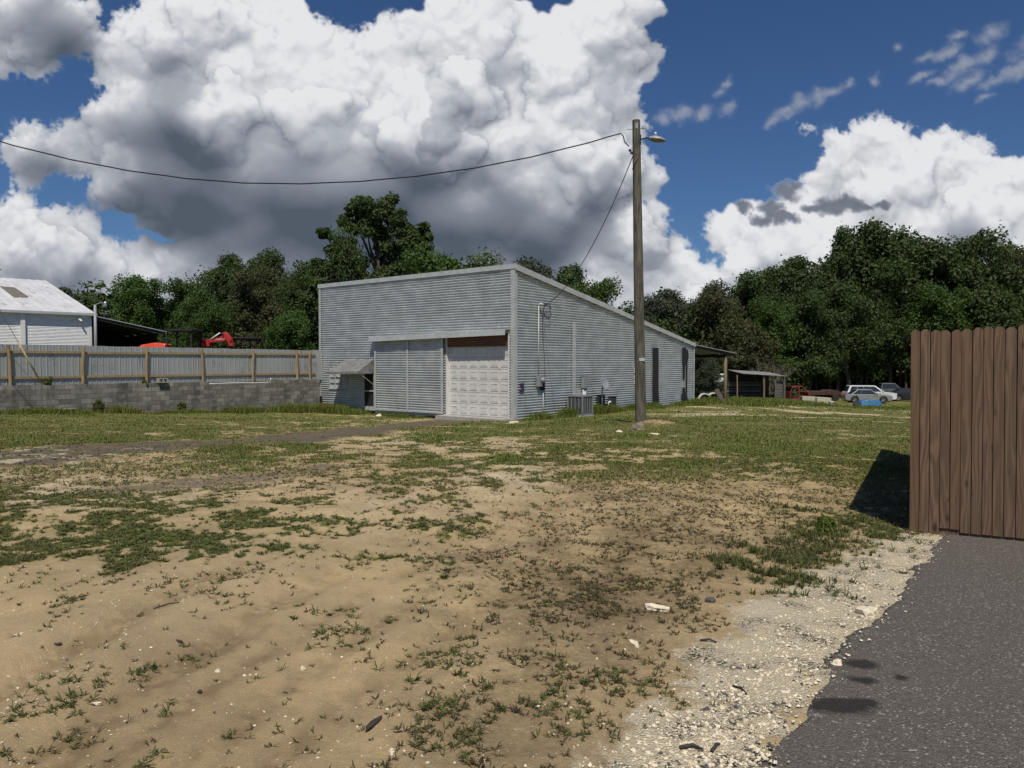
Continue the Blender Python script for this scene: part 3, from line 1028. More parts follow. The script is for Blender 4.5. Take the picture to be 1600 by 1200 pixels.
M_ground = make_ground_mat()
M_asph = make_asphalt_mat()
ground = build_ground()


def build_asphalt():
    n = 520
    pts = np.array(ASPH_EDGE)
    seg = np.r_[0, np.cumsum(np.hypot(*np.diff(pts, axis=0).T))]
    t = np.linspace(0, seg[-1], n)
    ex = np.interp(t, seg, pts[:, 0])
    ey = np.interp(t, seg, pts[:, 1])
    ex = ex + (fbm(t * 2.0, t * 0 + 1, 4, 7, 0.65) - 0.5) * 0.22 + (fbm(t * 14.0, t * 0 + 5, 3, 8, 0.65) - 0.5) * 0.07
    s = np.r_[0, 0.03, 0.08, np.linspace(0.16, 3.5, 60), np.linspace(3.7, 16, 20)]
    X = ex[:, None] + s[None, :]
    Y = ey[:, None] - 0.566 * s[None, :]
    Z = ground_np(X, Y) + 0.012 * sstep(0.0, 0.1, s)[None, :] + (fbm(X * 1.3, Y * 1.3, 3, 201) - 0.5) * 0.02
    X = np.c_[X[:, :1] - 0.03, X]; Y = np.c_[Y[:, :1], Y]; Z = np.c_[Z[:, :1] - 0.12, Z]
    # a skirt at the far end
    X = np.r_[X[:1], X]; Y = np.r_[Y[:1] + 0.01, Y]; Z = np.r_[Z[:1] - 0.2, Z]
    oil = np.zeros_like(X)
    for (px, py, a, bb) in ((1342, 1040, 34, 9), (1350, 1066, 26, 7), (1405, 1061, 16, 5), (1310, 1105, 62, 15), (1350, 1100, 30, 8)):
        c = gp(px, py)
        u = gp(px + a, py) - c
        w = gp(px, py - bb) - c
        oil = np.maximum(oil, 1.25 - np.sqrt(((X - c.x) / u.x) ** 2 + ((Y - c.y) / w.y) ** 2))
    o = np_mesh('road', np.stack([X, Y, Z], -1).reshape(-1, 3), grid_faces(*X.shape), M_asph, smooth=True, attrs=dict(oil=np.clip(oil * 1.25, 0, 1).ravel()))
    tag(o, kind='structure')


build_asphalt()
def build_clouds():
    GX, GY, cover, T = make_cloud_fields(-480, 2080, -330, 640, 1.9)
    x = (GX - 800.0) / FPX
    v = (600.0 - GY) / FPX
    cy, sy = math.cos(PITCH), math.sin(PITCH)
    D = np.stack([x, cy + v * sy, -sy + v * cy], -1)
    D /= np.linalg.norm(D, axis=-1, keepdims=True)
    V = (D * 1600.0).reshape(-1, 3)
    F = grid_faces(*GX.shape)
    c = cover.ravel()
    keep = (c[F].max(1) > 0.004)
    F = F[keep]
    m = bpy.data.materials.new('cloud')
    m.use_nodes = True
    nt = m.node_tree
    nt.nodes.clear()
    out = nd(nt, 'ShaderNodeOutputMaterial')
    ramp = nd(nt, 'ShaderNodeValToRGB')
    cr = ramp.color_ramp
    cr.elements[0].position = 0.0
    cr.elements[0].color = (0.085, 0.105, 0.140, 1)
    cr.elements[1].position = 1.0
    cr.elements[1].color = (0.78, 0.79, 0.81, 1)
    for p, k in ((0.35, (0.225, 0.25, 0.30, 1)), (0.7, (0.46, 0.48, 0.525, 1))):
        e = cr.elements.new(p)
        e.color = k
    nt.links.new(attr(nt, 'thin'), ramp.inputs[0])  # thin holds sunlight and shade painted into the cloud tones, not thickness
    em = nd(nt, 'ShaderNodeEmission')
    nt.links.new(ramp.outputs[0], em.inputs[0])
    tr = nd(nt, 'ShaderNodeBsdfTransparent')
    mx = nd(nt, 'ShaderNodeMixShader')
    nt.links.new(attr(nt, 'cover'), mx.inputs[0])
    nt.links.new(tr.outputs[0], mx.inputs[1])
    nt.links.new(em.outputs[0], mx.inputs[2])
    nt.links.new(mx.outputs[0], out.inputs[0])
    m.cycles.emission_sampling = 'NONE'
    o = np_mesh('clouds', V, F, m, smooth=True, attrs=dict(cover=c, thin=T.ravel()))
    tag(o, kind='structure')


build_clouds()
# ------------------------------------------------------------------ the corrugated workshop
ZB = -0.85
CX, CY = 0.10, 31.0
RD = Vector((0.626, 0.780, 0)).normalized()
LD = Vector((-RD.y, RD.x, 0))
BROT = math.atan2(RD.y, RD.x)
shop = empty('metal_building', (CX, CY, ZB), BROT, 'long grey corrugated metal workshop with white garage door and single sloping roof', 'building')
WL, WF = 17.5, 13.3                # length of the side wall, width of the front
ZT, ZE = 5.78 - ZB, 2.79 - ZB      # roof height at the front and at the rear eave


def s_side(px, off=0.0):
    """metres along the side wall"""
    u = (px - 800) / FPX
    ox, oy = RD.y * off, -RD.x * off
    return (u * (CY + oy) - CX - ox) / (RD.x - u * RD.y)


def s_front(px, off=0.0):
    u = (px - 800) / FPX
    ox, oy = -RD.x * off, -RD.y * off
    return (u * (CY + oy) - CX - ox) / (LD.x - u * LD.y)


def zs(py, px, s, side):
    """height in the workshop's own measure"""
    Y = CY + (RD.y if side else LD.y) * s
    return at(px, py, Y).z - ZB


PER = 0.115


def corr_sheet(mb, axis, a0, a1, z0, z1, plane=0.0, amp=0.029, endf=None, sign=-1, seg=8, cols=1, wob=0.0):
    """horizontal corrugation from a0 to a1; endf(z) can trim the far end"""
    nz = max(2, int((z1 - z0) / PER * seg))
    zz = np.linspace(z0, z1, nz + 1)
    vs, fs = [], []
    rng = random.Random(int(a0 * 100 + z0 * 10))
    for z in zz:
        e = a1 if endf is None else max(a0 + 0.001, min(a1, endf(z)))
        for c in range(cols + 1):
            a = a0 + (e - a0) * c / cols
            dsp = amp * math.cos(2 * math.pi * z / PER)
            if wob:
                dsp += wob * (math.sin(a * 1.9 + z * 2.3) + math.sin(a * 4.1 - z * 3.1 + 1)) * 0.5
            q = plane + sign * dsp
            vs.append((q, a, z) if axis == 'y' else (a, q, z))
    k = cols + 1
    for i in range(nz):
        for c in range(cols):
            fs.append((i * k + c, i * k + c + 1, (i + 1) * k + c + 1, (i + 1) * k + c))
    mb.add(vs, fs)


def roof_z(s):
    return ZT + (ZE - ZT) * s / WL


# openings of the front wall
G0, G1, GTOP = s_front(796), s_front(697), 2.92 - ZB
GB = 0.10
D0, D1 = s_front(585.5), s_front(567.5)
DTOP = 1.30 - ZB
DB = 0.10
W0, W1 = s_front(542), s_front(516)
WZ0, WZ1 = zs(607, 530, s_front(530), False), zs(580, 530, s_front(530), False)
f = MB()
corr_sheet(f, 'y', 0.02, WF, GTOP, ZT - 0.04, cols=40, wob=0.012)
corr_sheet(f, 'y', 0.02, G0, 0.0, GTOP)
corr_sheet(f, 'y', G1, D0, 0.0, GTOP, cols=6)
corr_sheet(f, 'y', D0, D1, DTOP, GTOP)
corr_sheet(f, 'y', D1, W0, 0.05, GTOP, cols=3)
corr_sheet(f, 'y', W0, W1, 0.05, WZ0)
corr_sheet(f, 'y', W0, W1, WZ1, GTOP)
corr_sheet(f, 'y', W1, WF, 0.05, GTOP)
f.build('front_wall', M_galv, shop, smooth=True)
f = MB()
corr_sheet(f, 'x', 0.02, WL, -0.05, ZT - 0.08, endf=lambda z: WL if z < ZE else WL * (ZT - z) / (ZT - ZE), cols=50, wob=0.010)
f.build('side_wall', M_galv, shop, smooth=True)
f = MB()
f.box(WL - 0.03, WL, 0.05, WF, -0.3, ZE - 0.03)
f.build('rear_wall', M_galv, shop)
f = MB()
f.prism([(0.05, -0.1), (WL - 0.05, -0.1), (WL - 0.05, ZE - 0.05), (0.05, ZT - 0.06)], 'y', WF - 0.03, WF - 0.002)
f.build('far_side_wall', M_galv, shop)
f = MB()
f.prism([(-0.06, ZT - 0.02), (WL + 0.05, ZE - 0.03), (WL + 0.05, ZE + 0.01), (-0.06, ZT + 0.025)], 'y', -0.10, WF + 0.08)
f.build('roof', M_galv, shop)
# trims
f = MB()
f.box(-0.050, -0.036, -0.065, 0.16, -0.05, ZT - 0.17)
f.box(-0.035, 0.12, -0.064, -0.051, -0.05, ZT - 0.17)
f.build('corner_trim', M_trim, shop)
f = MB()
f.box(-0.05, -0.033, WF - 0.12, WF + 0.04, 0.0, ZT - 0.17)
f.build('corner_trim', M_trim, shop)
f = MB()
f.box(WL - 0.10, WL + 0.02, -0.06, -0.04, -0.15, ZE - 0.1)
f.build('corner_trim', M_trim, shop)
f = MB()
f.box(-0.075, -0.062, -0.11, WF + 0.09, ZT - 0.17, ZT + 0.035)
f.build('roof_trim', M_trim, shop)
f = MB()
f.prism([(-0.06, ZT - 0.22), (WL + 0.05, ZE - 0.20), (WL + 0.05, ZE + 0.015), (-0.06, ZT + 0.03)], 'y', -0.125, -0.105)
f.build('roof_trim', M_trim, shop)
# door rail cover over the big opening
r0, r1 = s_front(797.5), s_front(584.5)
z0a, z1a = 3.10 - ZB, 2.96 - ZB
f = MB()
for (ya, yb, za, zb_) in ((r0, r1, z0a, z1a),):
    vs = [(-0.04, ya, za), (-0.36, ya, za - 0.03), (-0.375, ya, za - 0.28), (-0.355, ya, za - 0.28), (-0.34, ya, za - 0.05), (-0.04, ya, za - 0.03),
          (-0.04, yb, zb_), (-0.36, yb, zb_ - 0.03), (-0.375, yb, zb_ - 0.28), (-0.355, yb, zb_ - 0.28), (-0.34, yb, zb_ - 0.05), (-0.04, yb, zb_ - 0.03)]
    f.add(vs, [(i, (i + 1) % 6, 6 + (i + 1) % 6, 6 + i) for i in range(6)] + [(5, 4, 3, 2, 1, 0), (6, 7, 8, 9, 10, 11)])
f.build('door_rail_cover', M_trim, shop)
for ya, yb in ((G0, G0 + 0.06), (G1 - 0.06, G1)):
    f = MB()
    f.box(-0.02, 0.35, ya, yb, GB, GTOP)
    f.build('door_jamb', M_white, shop)
f = MB()
f.box(0.03, 0.10, G0 + 0.062, G1 - 0.062, 2.36 - ZB, GTOP + 0.15)
f.build('lintel_board', M_brown, shop)
# sectional garage door, six sections of six raised panels
M_gdoor = mat_basic('door_enamel', (0.70, 0.68, 0.655), (0.60, 0.58, 0.55), 1.6, 0.5, 0.0, (1, 1, 1), (0.48, 0.45, 0.41), 0.03)
gx = 0.14
gy0, gy1 = G0 + 0.064, G1 - 0.064
gz0, gz1 = GB + 0.03, 2.42 - ZB
rows_n = 6
hrow = (gz1 - gz0) / rows_n
f = MB()
for i in range(rows_n):
    za, zb_ = gz0 + i * hrow + 0.006, gz0 + (i + 1) * hrow - 0.006
    f.box(gx, gx + 0.05, gy0, gy1, za, zb_)
    cw = (gy1 - gy0) / 6
    for j in range(6):
        a, b_ = gy0 + j * cw + 0.085, gy0 + (j + 1) * cw - 0.085
        c, d = za + 0.095, zb_ - 0.095
        # moulded frame round a slightly sunk field
        for (ya, yb, p, q) in ((a, b_, c, c + 0.04), (a, b_, d - 0.04, d), (a, a + 0.05, c + 0.04, d - 0.04), (b_ - 0.05, b_, c + 0.04, d - 0.04)):
            f.box(gx - 0.016, gx - 0.001, ya, yb, p, q)
        f.box(gx - 0.010, gx - 0.002, a + 0.06, b_ - 0.06, c + 0.06, d - 0.06)
gd = f.build('garage_door', M_gdoor, shop)
f = MB()
f.box(gx + 0.052, gx + 0.10, G0, G1, GB, GTOP + 0.3)
f.build('door_backing', M_dark, shop)
f = MB()
f.box(-0.55, 0.30, G0 - 0.1, G1 + 0.15, -0.06, GB + 0.02)
f.build('threshold', M_conc, shop)
# sliding door of two corrugated leaves
sd = bpy.data.objects.new('sliding_door', None)
f = MB()
y_a, y_b, y_c = s_front(694), s_front(640), s_front(589.5)
px_ = -0.11
corr_sheet(f, 'y', y_a + 0.03, y_b - 0.0, 0.22, 2.72 - ZB, plane=px_, wob=0.010, cols=10)
corr_sheet(f, 'y', y_b, y_c - 0.03, 0.20, 2.70 - ZB, plane=px_, wob=0.013, cols=10)
slide = f.build('sliding_door', M_galv, shop, smooth=True)
f = MB()
for y_, w_ in ((y_a, 0.14), (y_b, 0.13), (y_c, 0.11)):
    f.box(px_ - 0.045, px_ - 0.032, y_ - w_ / 2, y_ + w_ / 2, 0.16, 2.74 - ZB)
f.box(px_ - 0.044, px_ - 0.033, y_a + 0.072, y_b - 0.067, 0.16, 0.23)
f.box(px_ - 0.044, px_ - 0.033, y_b + 0.067, y_c - 0.057, 0.15, 0.22)
fr = f.build('door_frame', M_trim, slide)
f = MB()
f.box(-0.06, -0.03, D0 - 0.14, D0 - 0.08, 0.9, 1.02)
f.tube([(-0.09, D0 - 0.11, 0.92), (-0.09, D0 - 0.11, 1.0)], 0.02)
f.build('door_latch', M_black, slide)
f = MB()
f.box(-0.07, -0.03, D0 - 0.18, D0 - 0.04, 0.42, 0.47)
f.build('door_latch', M_black, slide)
# screen door
f = MB()
for (a, b_, c, d) in ((D0, D0 + 0.07, DB, DTOP), (D1 - 0.07, D1, DB, DTOP), (D0 + 0.07, D1 - 0.07, DTOP - 0.08, DTOP), (D0 + 0.07, D1 - 0.07, DB, DB + 0.2), (D0 + 0.07, D1 - 0.07, 1.05, 1.11)):
    f.box(-0.02, 0.03, a, b_, c, d)
sdoor = f.build('screen_door', M_trim, shop)
f = MB()
f.box(0.04, 0.05, D0 + 0.06, D1 - 0.06, DB + 0.1, DTOP - 0.05)
f.build('screen', M_dark, sdoor)
# window with faded lights
M_pane = mat_basic('faded_pane', (0.50, 0.50, 0.49), (0.36, 0.37, 0.37), 3.0, 0.4, 0, (1, 1, 1), (0.60, 0.59, 0.57))
f = MB()
nW, nH = 3, 3
f.box(-0.05, 0.0, W0 - 0.05, W1 + 0.05, WZ1 - 0.0, WZ1 + 0.05)
f.box(-0.06, 0.0, W0 - 0.07, W1 + 0.07, WZ0 - 0.05, WZ0)
for i in range(nW + 1):
    y = W0 + (W1 - W0) * i / nW
    f.box(-0.045, 0.0, y - 0.025, y + 0.025, WZ0, WZ1)
for j in range(1, nH):
    z = WZ0 + (WZ1 - WZ0) * j / nH
    for i in range(nW):
        f.box(-0.040, 0.0, W0 + (W1 - W0) * i / nW + 0.026, W0 + (W1 - W0) * (i + 1) / nW - 0.026, z - 0.02, z + 0.02)
wn = f.build('window', M_trim, shop)
f = MB()
f.box(0.004, 0.02, W0, W1, WZ0, WZ1)
f.build('pane', M_pane, wn)
# awning
A0, A1 = D0 + 0.02, 11.25
az1 = zs(561, 589, A0, False)
az0 = az1 - 0.62
f = MB()
Pj = 1.05
nA = 22
rng = random.Random(5)
top = []
bot = []
for i in range(nA + 1):
    y = A0 + (A1 - A0) * i / nA
    k = 0.0
    top.append((-0.03, y, az1 - 0.02 * math.sin(i * 0.9) - 0.04 * (i / nA)))
    bot.append((-Pj, y + 0.25 * (i / nA), az0 + (0.015 if i % 2 else -0.015) + rng.uniform(-0.015, 0.02) - 0.03 * (i / nA)))
drop = [(a - 0.01, b_, c - 0.10 - (0.035 if i % 2 else 0.0)) for i, (a, b_, c) in enumerate(bot)]
vs = top + bot + drop
n_ = nA + 1
fs = [(i, i + 1, n_ + i + 1, n_ + i) for i in range(nA)] + [(n_ + i, n_ + i + 1, 2 * n_ + i + 1, 2 * n_ + i) for i in range(nA)]
f.add(vs, fs)
f.add([top[0], bot[0], drop[0], (-0.03, A0, az0 - 0.10)], [(0, 1, 2, 3)])
f.add([top[-1], bot[-1], drop[-1], (-0.03, A1, az0 - 0.12)], [(0, 1, 2, 3)])
aw = f.build('awning', M_awn, shop)
md = aw.modifiers.new('solid', 'SOLIDIFY')
md.thickness = 0.012
for y in (A0 + 0.05, A1 - 0.1):
    f = MB()
    f.tube([(-0.03, y, az0 - 0.65), (-Pj + 0.05, y, az0 - 0.03)], 0.015, 6)
    f.build('bracket', M_trim, aw)

# ---- the long side: everything fixed to it
sy = -0.02
f = MB()
s1 = s_side(839.5)
zt = zs(478, 839, s1, True)
zm = zs(588, 842, s1, True)
f.tube([(s1, sy - 0.05, zm - 0.05), (s1, sy - 0.05, zt)], 0.028)
f.tube([(s1, sy - 0.05, zt), (s1 + 0.02, sy - 0.09, zt + 0.08), (s1 + 0.10, sy - 0.16, zt + 0.08), (s1 + 0.16, sy - 0.20, zt - 0.02)], [0.03, 0.05, 0.055, 0.04])
cd = f.build('conduit', M_trim, shop, smooth=True)
f = MB()
s2 = s_side(846.5)
f.tube([(s2, sy - 0.06, 0.0), (s2, sy - 0.06, zm - 0.55)], 0.028)
f.build('conduit', M_trim, shop, smooth=True)
f = MB()
f.box(s1 - 0.14, s1 + 0.16, sy - 0.16, sy - 0.03, zm - 0.45, zm + 0.02)
mt = f.build('electric_meter', M_grey, shop, bevel=0.01)
f = MB()
f.lathe([(0.105, 0), (0.105, 0.05), (0.09, 0.12), (0.05, 0.14)], 16, M=Matrix.Translation((s1 + 0.10, sy - 0.16, zm - 0.16)) @ Matrix.Rotation(R(90), 4, 'X'))
f.build('meter_dial', mat_glass('meter_glass', (0.2, 0.2, 0.2)), mt, smooth=True)
f = MB()
f.box(s1 + 0.18, s1 + 0.42, sy - 0.10, sy - 0.03, zm - 0.62, zm - 0.25)
f.build('junction_box', M_black, mt, bevel=0.01)
# slack loop of service cable by the weatherhead, and the thin lead hanging beneath it
f = MB()
lp = []
for i in range(26):
    a = 2 * math.pi * i / 22.0
    lp.append((s1 + 0.52 + 0.28 * math.cos(a), sy - 0.14, zt - 0.10 + 0.26 * math.sin(a) - 0.01 * i))
f.tube([(s1 + 0.16, sy - 0.2, zt), (s1 + 0.25, sy - 0.22, zt + 0.12)] + lp, 0.018, 6)
f.tube([(s1 + 0.24, sy - 0.06, zt - 0.1), (s1 + 0.30, sy - 0.05, zt - 0.8), (s1 + 0.36, sy - 0.05, zt - 1.6), (s1 + 0.46, sy - 0.05, zt - 2.4), (s1 + 0.5, sy - 0.05, 0.2)], 0.009, 5)
f.build('cable', M_black, shop)
s3 = s_side(895.8)
f = MB()
f.box(s3 - 0.12, s3 + 0.12, sy - 0.040, sy - 0.012, 0.1, zs(505, 896, s3, True))
f.build('wall_trim', M_trim, shop)
# disconnect box with three conduits
s4 = s_side(912.5, 0.1)
zb4, zt4 = zs(606, 912, s4, True), zs(588, 912, s4, True)
f = MB()
f.box(s4 - 0.16, s4 + 0.19, sy - 0.18, sy - 0.03, zb4, zt4)
f.box(s4 - 0.18, s4 + 0.21, sy - 0.19, sy - 0.03, zt4, zt4 + 0.02)
db = f.build('disconnect_box', M_grey, shop, bevel=0.008)
f = MB()
for k in (-0.1, 0.0, 0.12):
    f.tube([(s4 + k, sy - 0.1, zb4), (s4 + k, sy - 0.1, 0.35)], 0.024, 8)
f.build('conduit', M_white, db, smooth=True)
# dark strips where the old tarred doors were closed up
f = MB()
s5a, s5b = s_side(1019.5), s_side(1027.5)
z5 = zs(543, 1023, s5a, True)
f.prism([(s5a, 0.05), (s5a + 0.1, 0.0), (s5b + 0.08, 0.06), (s5b + 0.1, 0.4), (s5b + 0.02, 0.9), (s5b, z5 - 0.5), (s5b - 0.01, z5), (s5a - 0.04, z5 + 0.01), (s5a - 0.03, z5 - 0.8), (s5a - 0.05, 1.3)], 'y', sy - 0.040, sy - 0.012)
f.build('tar_patch', M_black, shop)
f = MB()
s6 = s_side(1066)
z6 = zs(543.5, 1068, s6, True)
f.prism([(s6 - 0.10, z6), (s6 + 0.36, z6 + 0.03), (s6 + 0.40, z6 - 0.9), (s6 + 0.26, z6 - 1.05), (s6 + 0.22, z6 - 1.85), (s6 + 0.02, z6 - 1.95), (s6 + 0.0, z6 - 1.0), (s6 - 0.08, z6 - 0.9)], 'y', sy - 0.038, sy - 0.012)
f.prism([(s6 + 0.45, z6 - 0.05), (s6 + 0.66, z6 - 0.15), (s6 + 0.74, z6 - 0.5), (s6 + 0.60, z6 - 0.9), (s6 + 0.56, 0.5), (s6 + 0.75, 0.15), (s6 + 0.4, 0.12), (s6 + 0.42, z6 - 0.9)], 'y', sy - 0.036, sy - 0.012)
f.prism([(s6 - 0.18, -0.05), (s6 + 0.36, -0.05), (s6 + 0.30, 0.8), (s6 + 0.28, 1.0), (s6 - 0.02, 1.0), (s6 - 0.02, 0.7), (s6 - 0.16, 0.6)], 'y', sy - 0.042, sy - 0.012)
f.build('tar_patch', M_black, shop)
# purple smear of paint low on the wall
f = MB()
s7 = s_side(811.5)
zp0, zp1 = zs(614, 813, s7, True), zs(599, 813, s7, True)
f.prism([(s7 + 0.02, zp1), (s7 + 0.26, zp1 + 0.01), (s7 + 0.24, zp1 - 0.15), (s7 + 0.30, zp0 + 0.12), (s7 + 0.2, zp0), (s7 - 0.04, zp0 + 0.04), (s7 - 0.05, zp0 + 0.10), (s7 + 0.09, zp0 + 0.15), (s7 + 0.08, zp1 - 0.06), (s7, zp1 - 0.05)], 'y', sy - 0.034, sy - 0.012)
f.build('paint_patch', mat_basic('purple_paint', (0.06, 0.03, 0.12), (0.03, 0.02, 0.07), 9), shop)
# white notices
M_notice = mat_basic('notice', (0.72, 0.72, 0.71), (0.60, 0.60, 0.6), 20, 0.6)
s8 = s_side(991)
for (pya, pyb) in ((574, 583), (586, 592), (594, 600)):
    f = MB()
    f.box(s8 - 0.12, s8 + 0.30, sy - 0.030, sy - 0.020, zs(pyb, 991, s8, True), zs(pya, 991, s8, True))
    nt_ = f.build('notice', M_notice, shop)
    g = MB()
    zc = 0.5 * (zs(pyb, 991, s8, True) + zs(pya, 991, s8, True))
    for k in (-1, 0, 1):
        g.box(s8 - 0.06, s8 + 0.24, sy - 0.034, sy - 0.031, zc + k * 0.06 - 0.008, zc + k * 0.06 + 0.008)
    g.build('print', M_grey, nt_)
# lean-to canopy behind
LS, LE = WL + 0.06, 24.2
zl0, zl1 = 2.72 - ZB, 2.24 - ZB
f = MB()
f.prism([(LS, zl0), (LE, zl1), (LE, zl1 + 0.03), (LS, zl0 + 0.03)], 'y', -0.05, WF)
lean = f.build('canopy_roof', M_trim, shop)
f = MB()
for y in (0.05, 2.7, 5.4, 8.1, 10.8, 13.1):
    f.bar((LS, y, zl0 - 0.10), (LE - 0.1, y, zl1 - 0.10), 0.05, 0.15)
f.bar((LE - 1.5, 0.0, zl1 - 0.17), (LE - 1.5, WF, zl1 - 0.17), 0.08, 0.2)
f.build('rafter', M_dark, lean)
M_post = mat_basic('raw_post', (0.20, 0.15, 0.085), (0.13, 0.10, 0.06), 5, 0.9, 0, (3, 3, 0.5), (0.26, 0.2, 0.12), 0.3)
for y in (0.15, 4.4, 8.8, 13.0):
    f = MB()
    f.tube([(LE - 1.5, y, -0.9), (LE - 1.5, y, 0.9), (LE - 1.48, y, zl1 - 0.20)], [0.12, 0.115, 0.10], 10)
    f.build('post', M_post, shop, smooth=True)

# ---- things standing against the side wall


def side_pt(px, off, dz=0.0):
    s = s_side(px, off)
    p = Vector((CX, CY, 0)) + RD * s + Vector((RD.y, -RD.x, 0)) * off
    p.z = gs(p.x, p.y) + dz
    return p


p = side_pt(906.5, 0.62)
ac = empty('air_conditioner', p, BROT, 'grey louvred air conditioning condenser on a slab against the corrugated side wall', 'air conditioner')
f = MB()
f.box(-0.52, 0.52, -0.50, 0.48, -0.08, 0.07)
f.build('slab', M_conc, ac)
h_, w_ = 0.90, 0.40
f = MB()
f.box(-w_ + 0.03, w_ - 0.03, -w_ + 0.03, w_ - 0.03, 0.08, 0.08 + h_ - 0.04)
f.build('coil', M_fins, ac)
f = MB()
for sx in (-1, 1):
    for sy_ in (-1, 1):
        f.box(sx * w_ - 0.03, sx * w_ + 0.03, sy_ * w_ - 0.03, sy_ * w_ + 0.03, 0.08, 0.08 + h_)
f.box(-w_ - 0.035, w_ + 0.035, -w_ - 0.035, w_ + 0.035, 0.08 + h_ - 0.05, 0.08 + h_ + 0.02)
f.box(-w_ - 0.03, w_ + 0.03, -w_ - 0.03, w_ + 0.03, 0.07, 0.15)
for i in range(1, 4):
    t = -w_ + 2 * w_ * i / 4
    f.box(t - 0.018, t + 0.018, -w_ - 0.012, -w_ + 0.02, 0.15, 0.08 + h_ - 0.05)
    f.box(-w_ - 0.012, -w_ + 0.02, t - 0.018, t + 0.018, 0.15, 0.08 + h_ - 0.05)
f.build('casing', M_case, ac)
f = MB()
for i in range(16):
    z = 0.19 + i * 0.045
    f.box(-w_ - 0.004, w_ + 0.004, -w_ - 0.004, -w_ + 0.025, z, z + 0.008)
    f.box(-w_ - 0.004, -w_ + 0.025, -w_ - 0.004, w_ + 0.004, z, z + 0.008)
f.build('louvre', M_case, ac)

p = side_pt(941, 0.55)
dish = empty('satellite_dish', p, BROT, 'grey satellite dish on a short pole beside the side wall', 'satellite dish')
f = MB()
f.tube([(0, 0, -0.2), (0, 0, 1.12), (0.02, -0.02, 1.28)], 0.032, 10)
f.build('pole', M_grey, dish, smooth=True)
Md = Matrix.Translation((0.02, -0.10, 1.42)) @ Matrix.Rotation(R(-28), 4, 'Z') @ Matrix.Rotation(R(62), 4, 'X') @ Matrix.Rotation(R(25), 4, 'Y')
f = MB()
prof = [(0.02, 0.0), (0.12, 0.012), (0.24, 0.045), (0.34, 0.09), (0.345, 0.085), (0.24, 0.03), (0.12, -0.006), (0.02, -0.015)]
f.lathe(prof, 28, M=Md)
f.build('reflector', M_grey, dish, smooth=True)
f = MB()
a = Md @ Vector((0, -0.3, 0.06)); b_ = Md @ Vector((0, -0.18, 0.45))
f.tube([a, b_], 0.015, 6)
f.box(-0.04, 0.04, -0.04, 0.04, -0.05, 0.05, Matrix.Translation(b_))
f.build('feed_arm', M_grey, dish)
p = side_pt(950.5, 0.45)
ut = empty('standpipe', p, BROT, 'white plastic standpipe with elbow in the weeds right of the dish', 'pipe')
f = MB()
f.tube([(0, 0, -0.15), (0, 0, 0.42), (0.02, 0, 0.50), (0.14, 0, 0.52)], 0.045, 10)
f.build('pipe', M_white, ut, smooth=True)
f = MB()
f.tube([(0.14, 0, 0.52), (0.20, 0, 0.52)], 0.06, 10)
f.build('cap', M_white, ut, smooth=True)
for k, (pxx, hh, lab) in enumerate(((939, 0.85, 'dark green utility box in the weeds, left of the dish pole'), (957, 0.72, 'dark green utility box in the weeds, right of the white standpipe'))):
    p = side_pt(pxx, 0.22)
    ub = empty('utility_box', p, BROT, lab, 'utility box', 'utility boxes at the side wall')
    f = MB()
    f.box(-0.20, 0.20, -0.12, 0.12, -0.1, hh)
    f.build('casing', mat_basic('green_enamel', (0.035, 0.045, 0.04), (0.02, 0.028, 0.025), 8), ub, bevel=0.02)
    f = MB()
    f.box(-0.22, 0.22, -0.14, 0.14, hh + 0.002, hh + 0.05)
    f.build('lid', M_black, ub, bevel=0.015)

# ------------------------------------------------------------------ utility pole, lamp and lines
M_pole = mat_basic('pole_wood', (0.135, 0.122, 0.088), (0.060, 0.056, 0.042), 7.0, 0.9, 0, (2.2, 2.2, 0.22), (0.045, 0.040, 0.030), 0.6, 0.42, 0.58)
PT = at(994, 188, 24.0)
up = empty('utility_pole', (POLE.x, POLE.y, gs(POLE.x, POLE.y)), 0, 'tall weathered wooden utility pole with a street light near its top', 'utility pole')
top = PT - up.location
f = MB()
f.tube([(0, 0, -0.6), (0, 0, 0.3), top * 0.33, top * 0.66, top], [0.185, 0.18, 0.165, 0.148, 0.125], 20)
f.build('shaft', M_pole, up, smooth=False)
f = MB()
zt_ = top.z
f.tube([top + Vector((0.12, -0.02, -0.62)), top + Vector((0.34, -0.05, -0.58)), top + Vector((0.42, -0.06, -0.60))], 0.022, 8)
f.box(0.10, 0.15, -0.09, 0.05, -0.80, -0.48, Matrix.Translation(top))
arm = f.build('lamp_arm', M_black, up)
f = MB()
ML = Matrix.Translation(top + Vector((0.40, -0.07, -0.60))) @ Matrix.Rotation(R(9), 4, 'Y')
n_ = 14
secs = [(0.0, 0.05, 0.06), (0.08, 0.10, 0.09), (0.2, 0.15, 0.12), (0.36, 0.15, 0.11), (0.48, 0.10, 0.07), (0.56, 0.03, 0.02)]
vs = []
for (x, w, h) in secs:
    for k in range(n_):
        a = math.pi * k / (n_ - 1)
        vs.append(ML @ Vector((x, w * math.cos(a), h * math.sin(a))))
fs = []
for i in range(len(secs) - 1):
    for k in range(n_ - 1):
        fs.append((i * n_ + k, i * n_ + k + 1, (i + 1) * n_ + k + 1, (i + 1) * n_ + k))
f.add(vs, fs)
f.build('lamp_housing', M_grey, arm, smooth=True)
f = MB()
vs = []
for (x, w, h) in secs:
    for k in range(n_):
        a = math.pi * k / (n_ - 1)
        vs.append(ML @ Vector((x, 0.93 * w * math.cos(a), -0.004 - 0.7 * h * math.sin(a))))
f.add(vs, fs)
f.build('lamp_lens', mat_basic('old_lens', (0.22, 0.20, 0.17), (0.13, 0.12, 0.10), 9, 0.3), arm, smooth=True)
f = MB()
f.lathe([(0.035, 0), (0.04, 0.09), (0.03, 0.11)], 10, M=Matrix.Translation(ML @ Vector((0.2, 0, 0.12))))
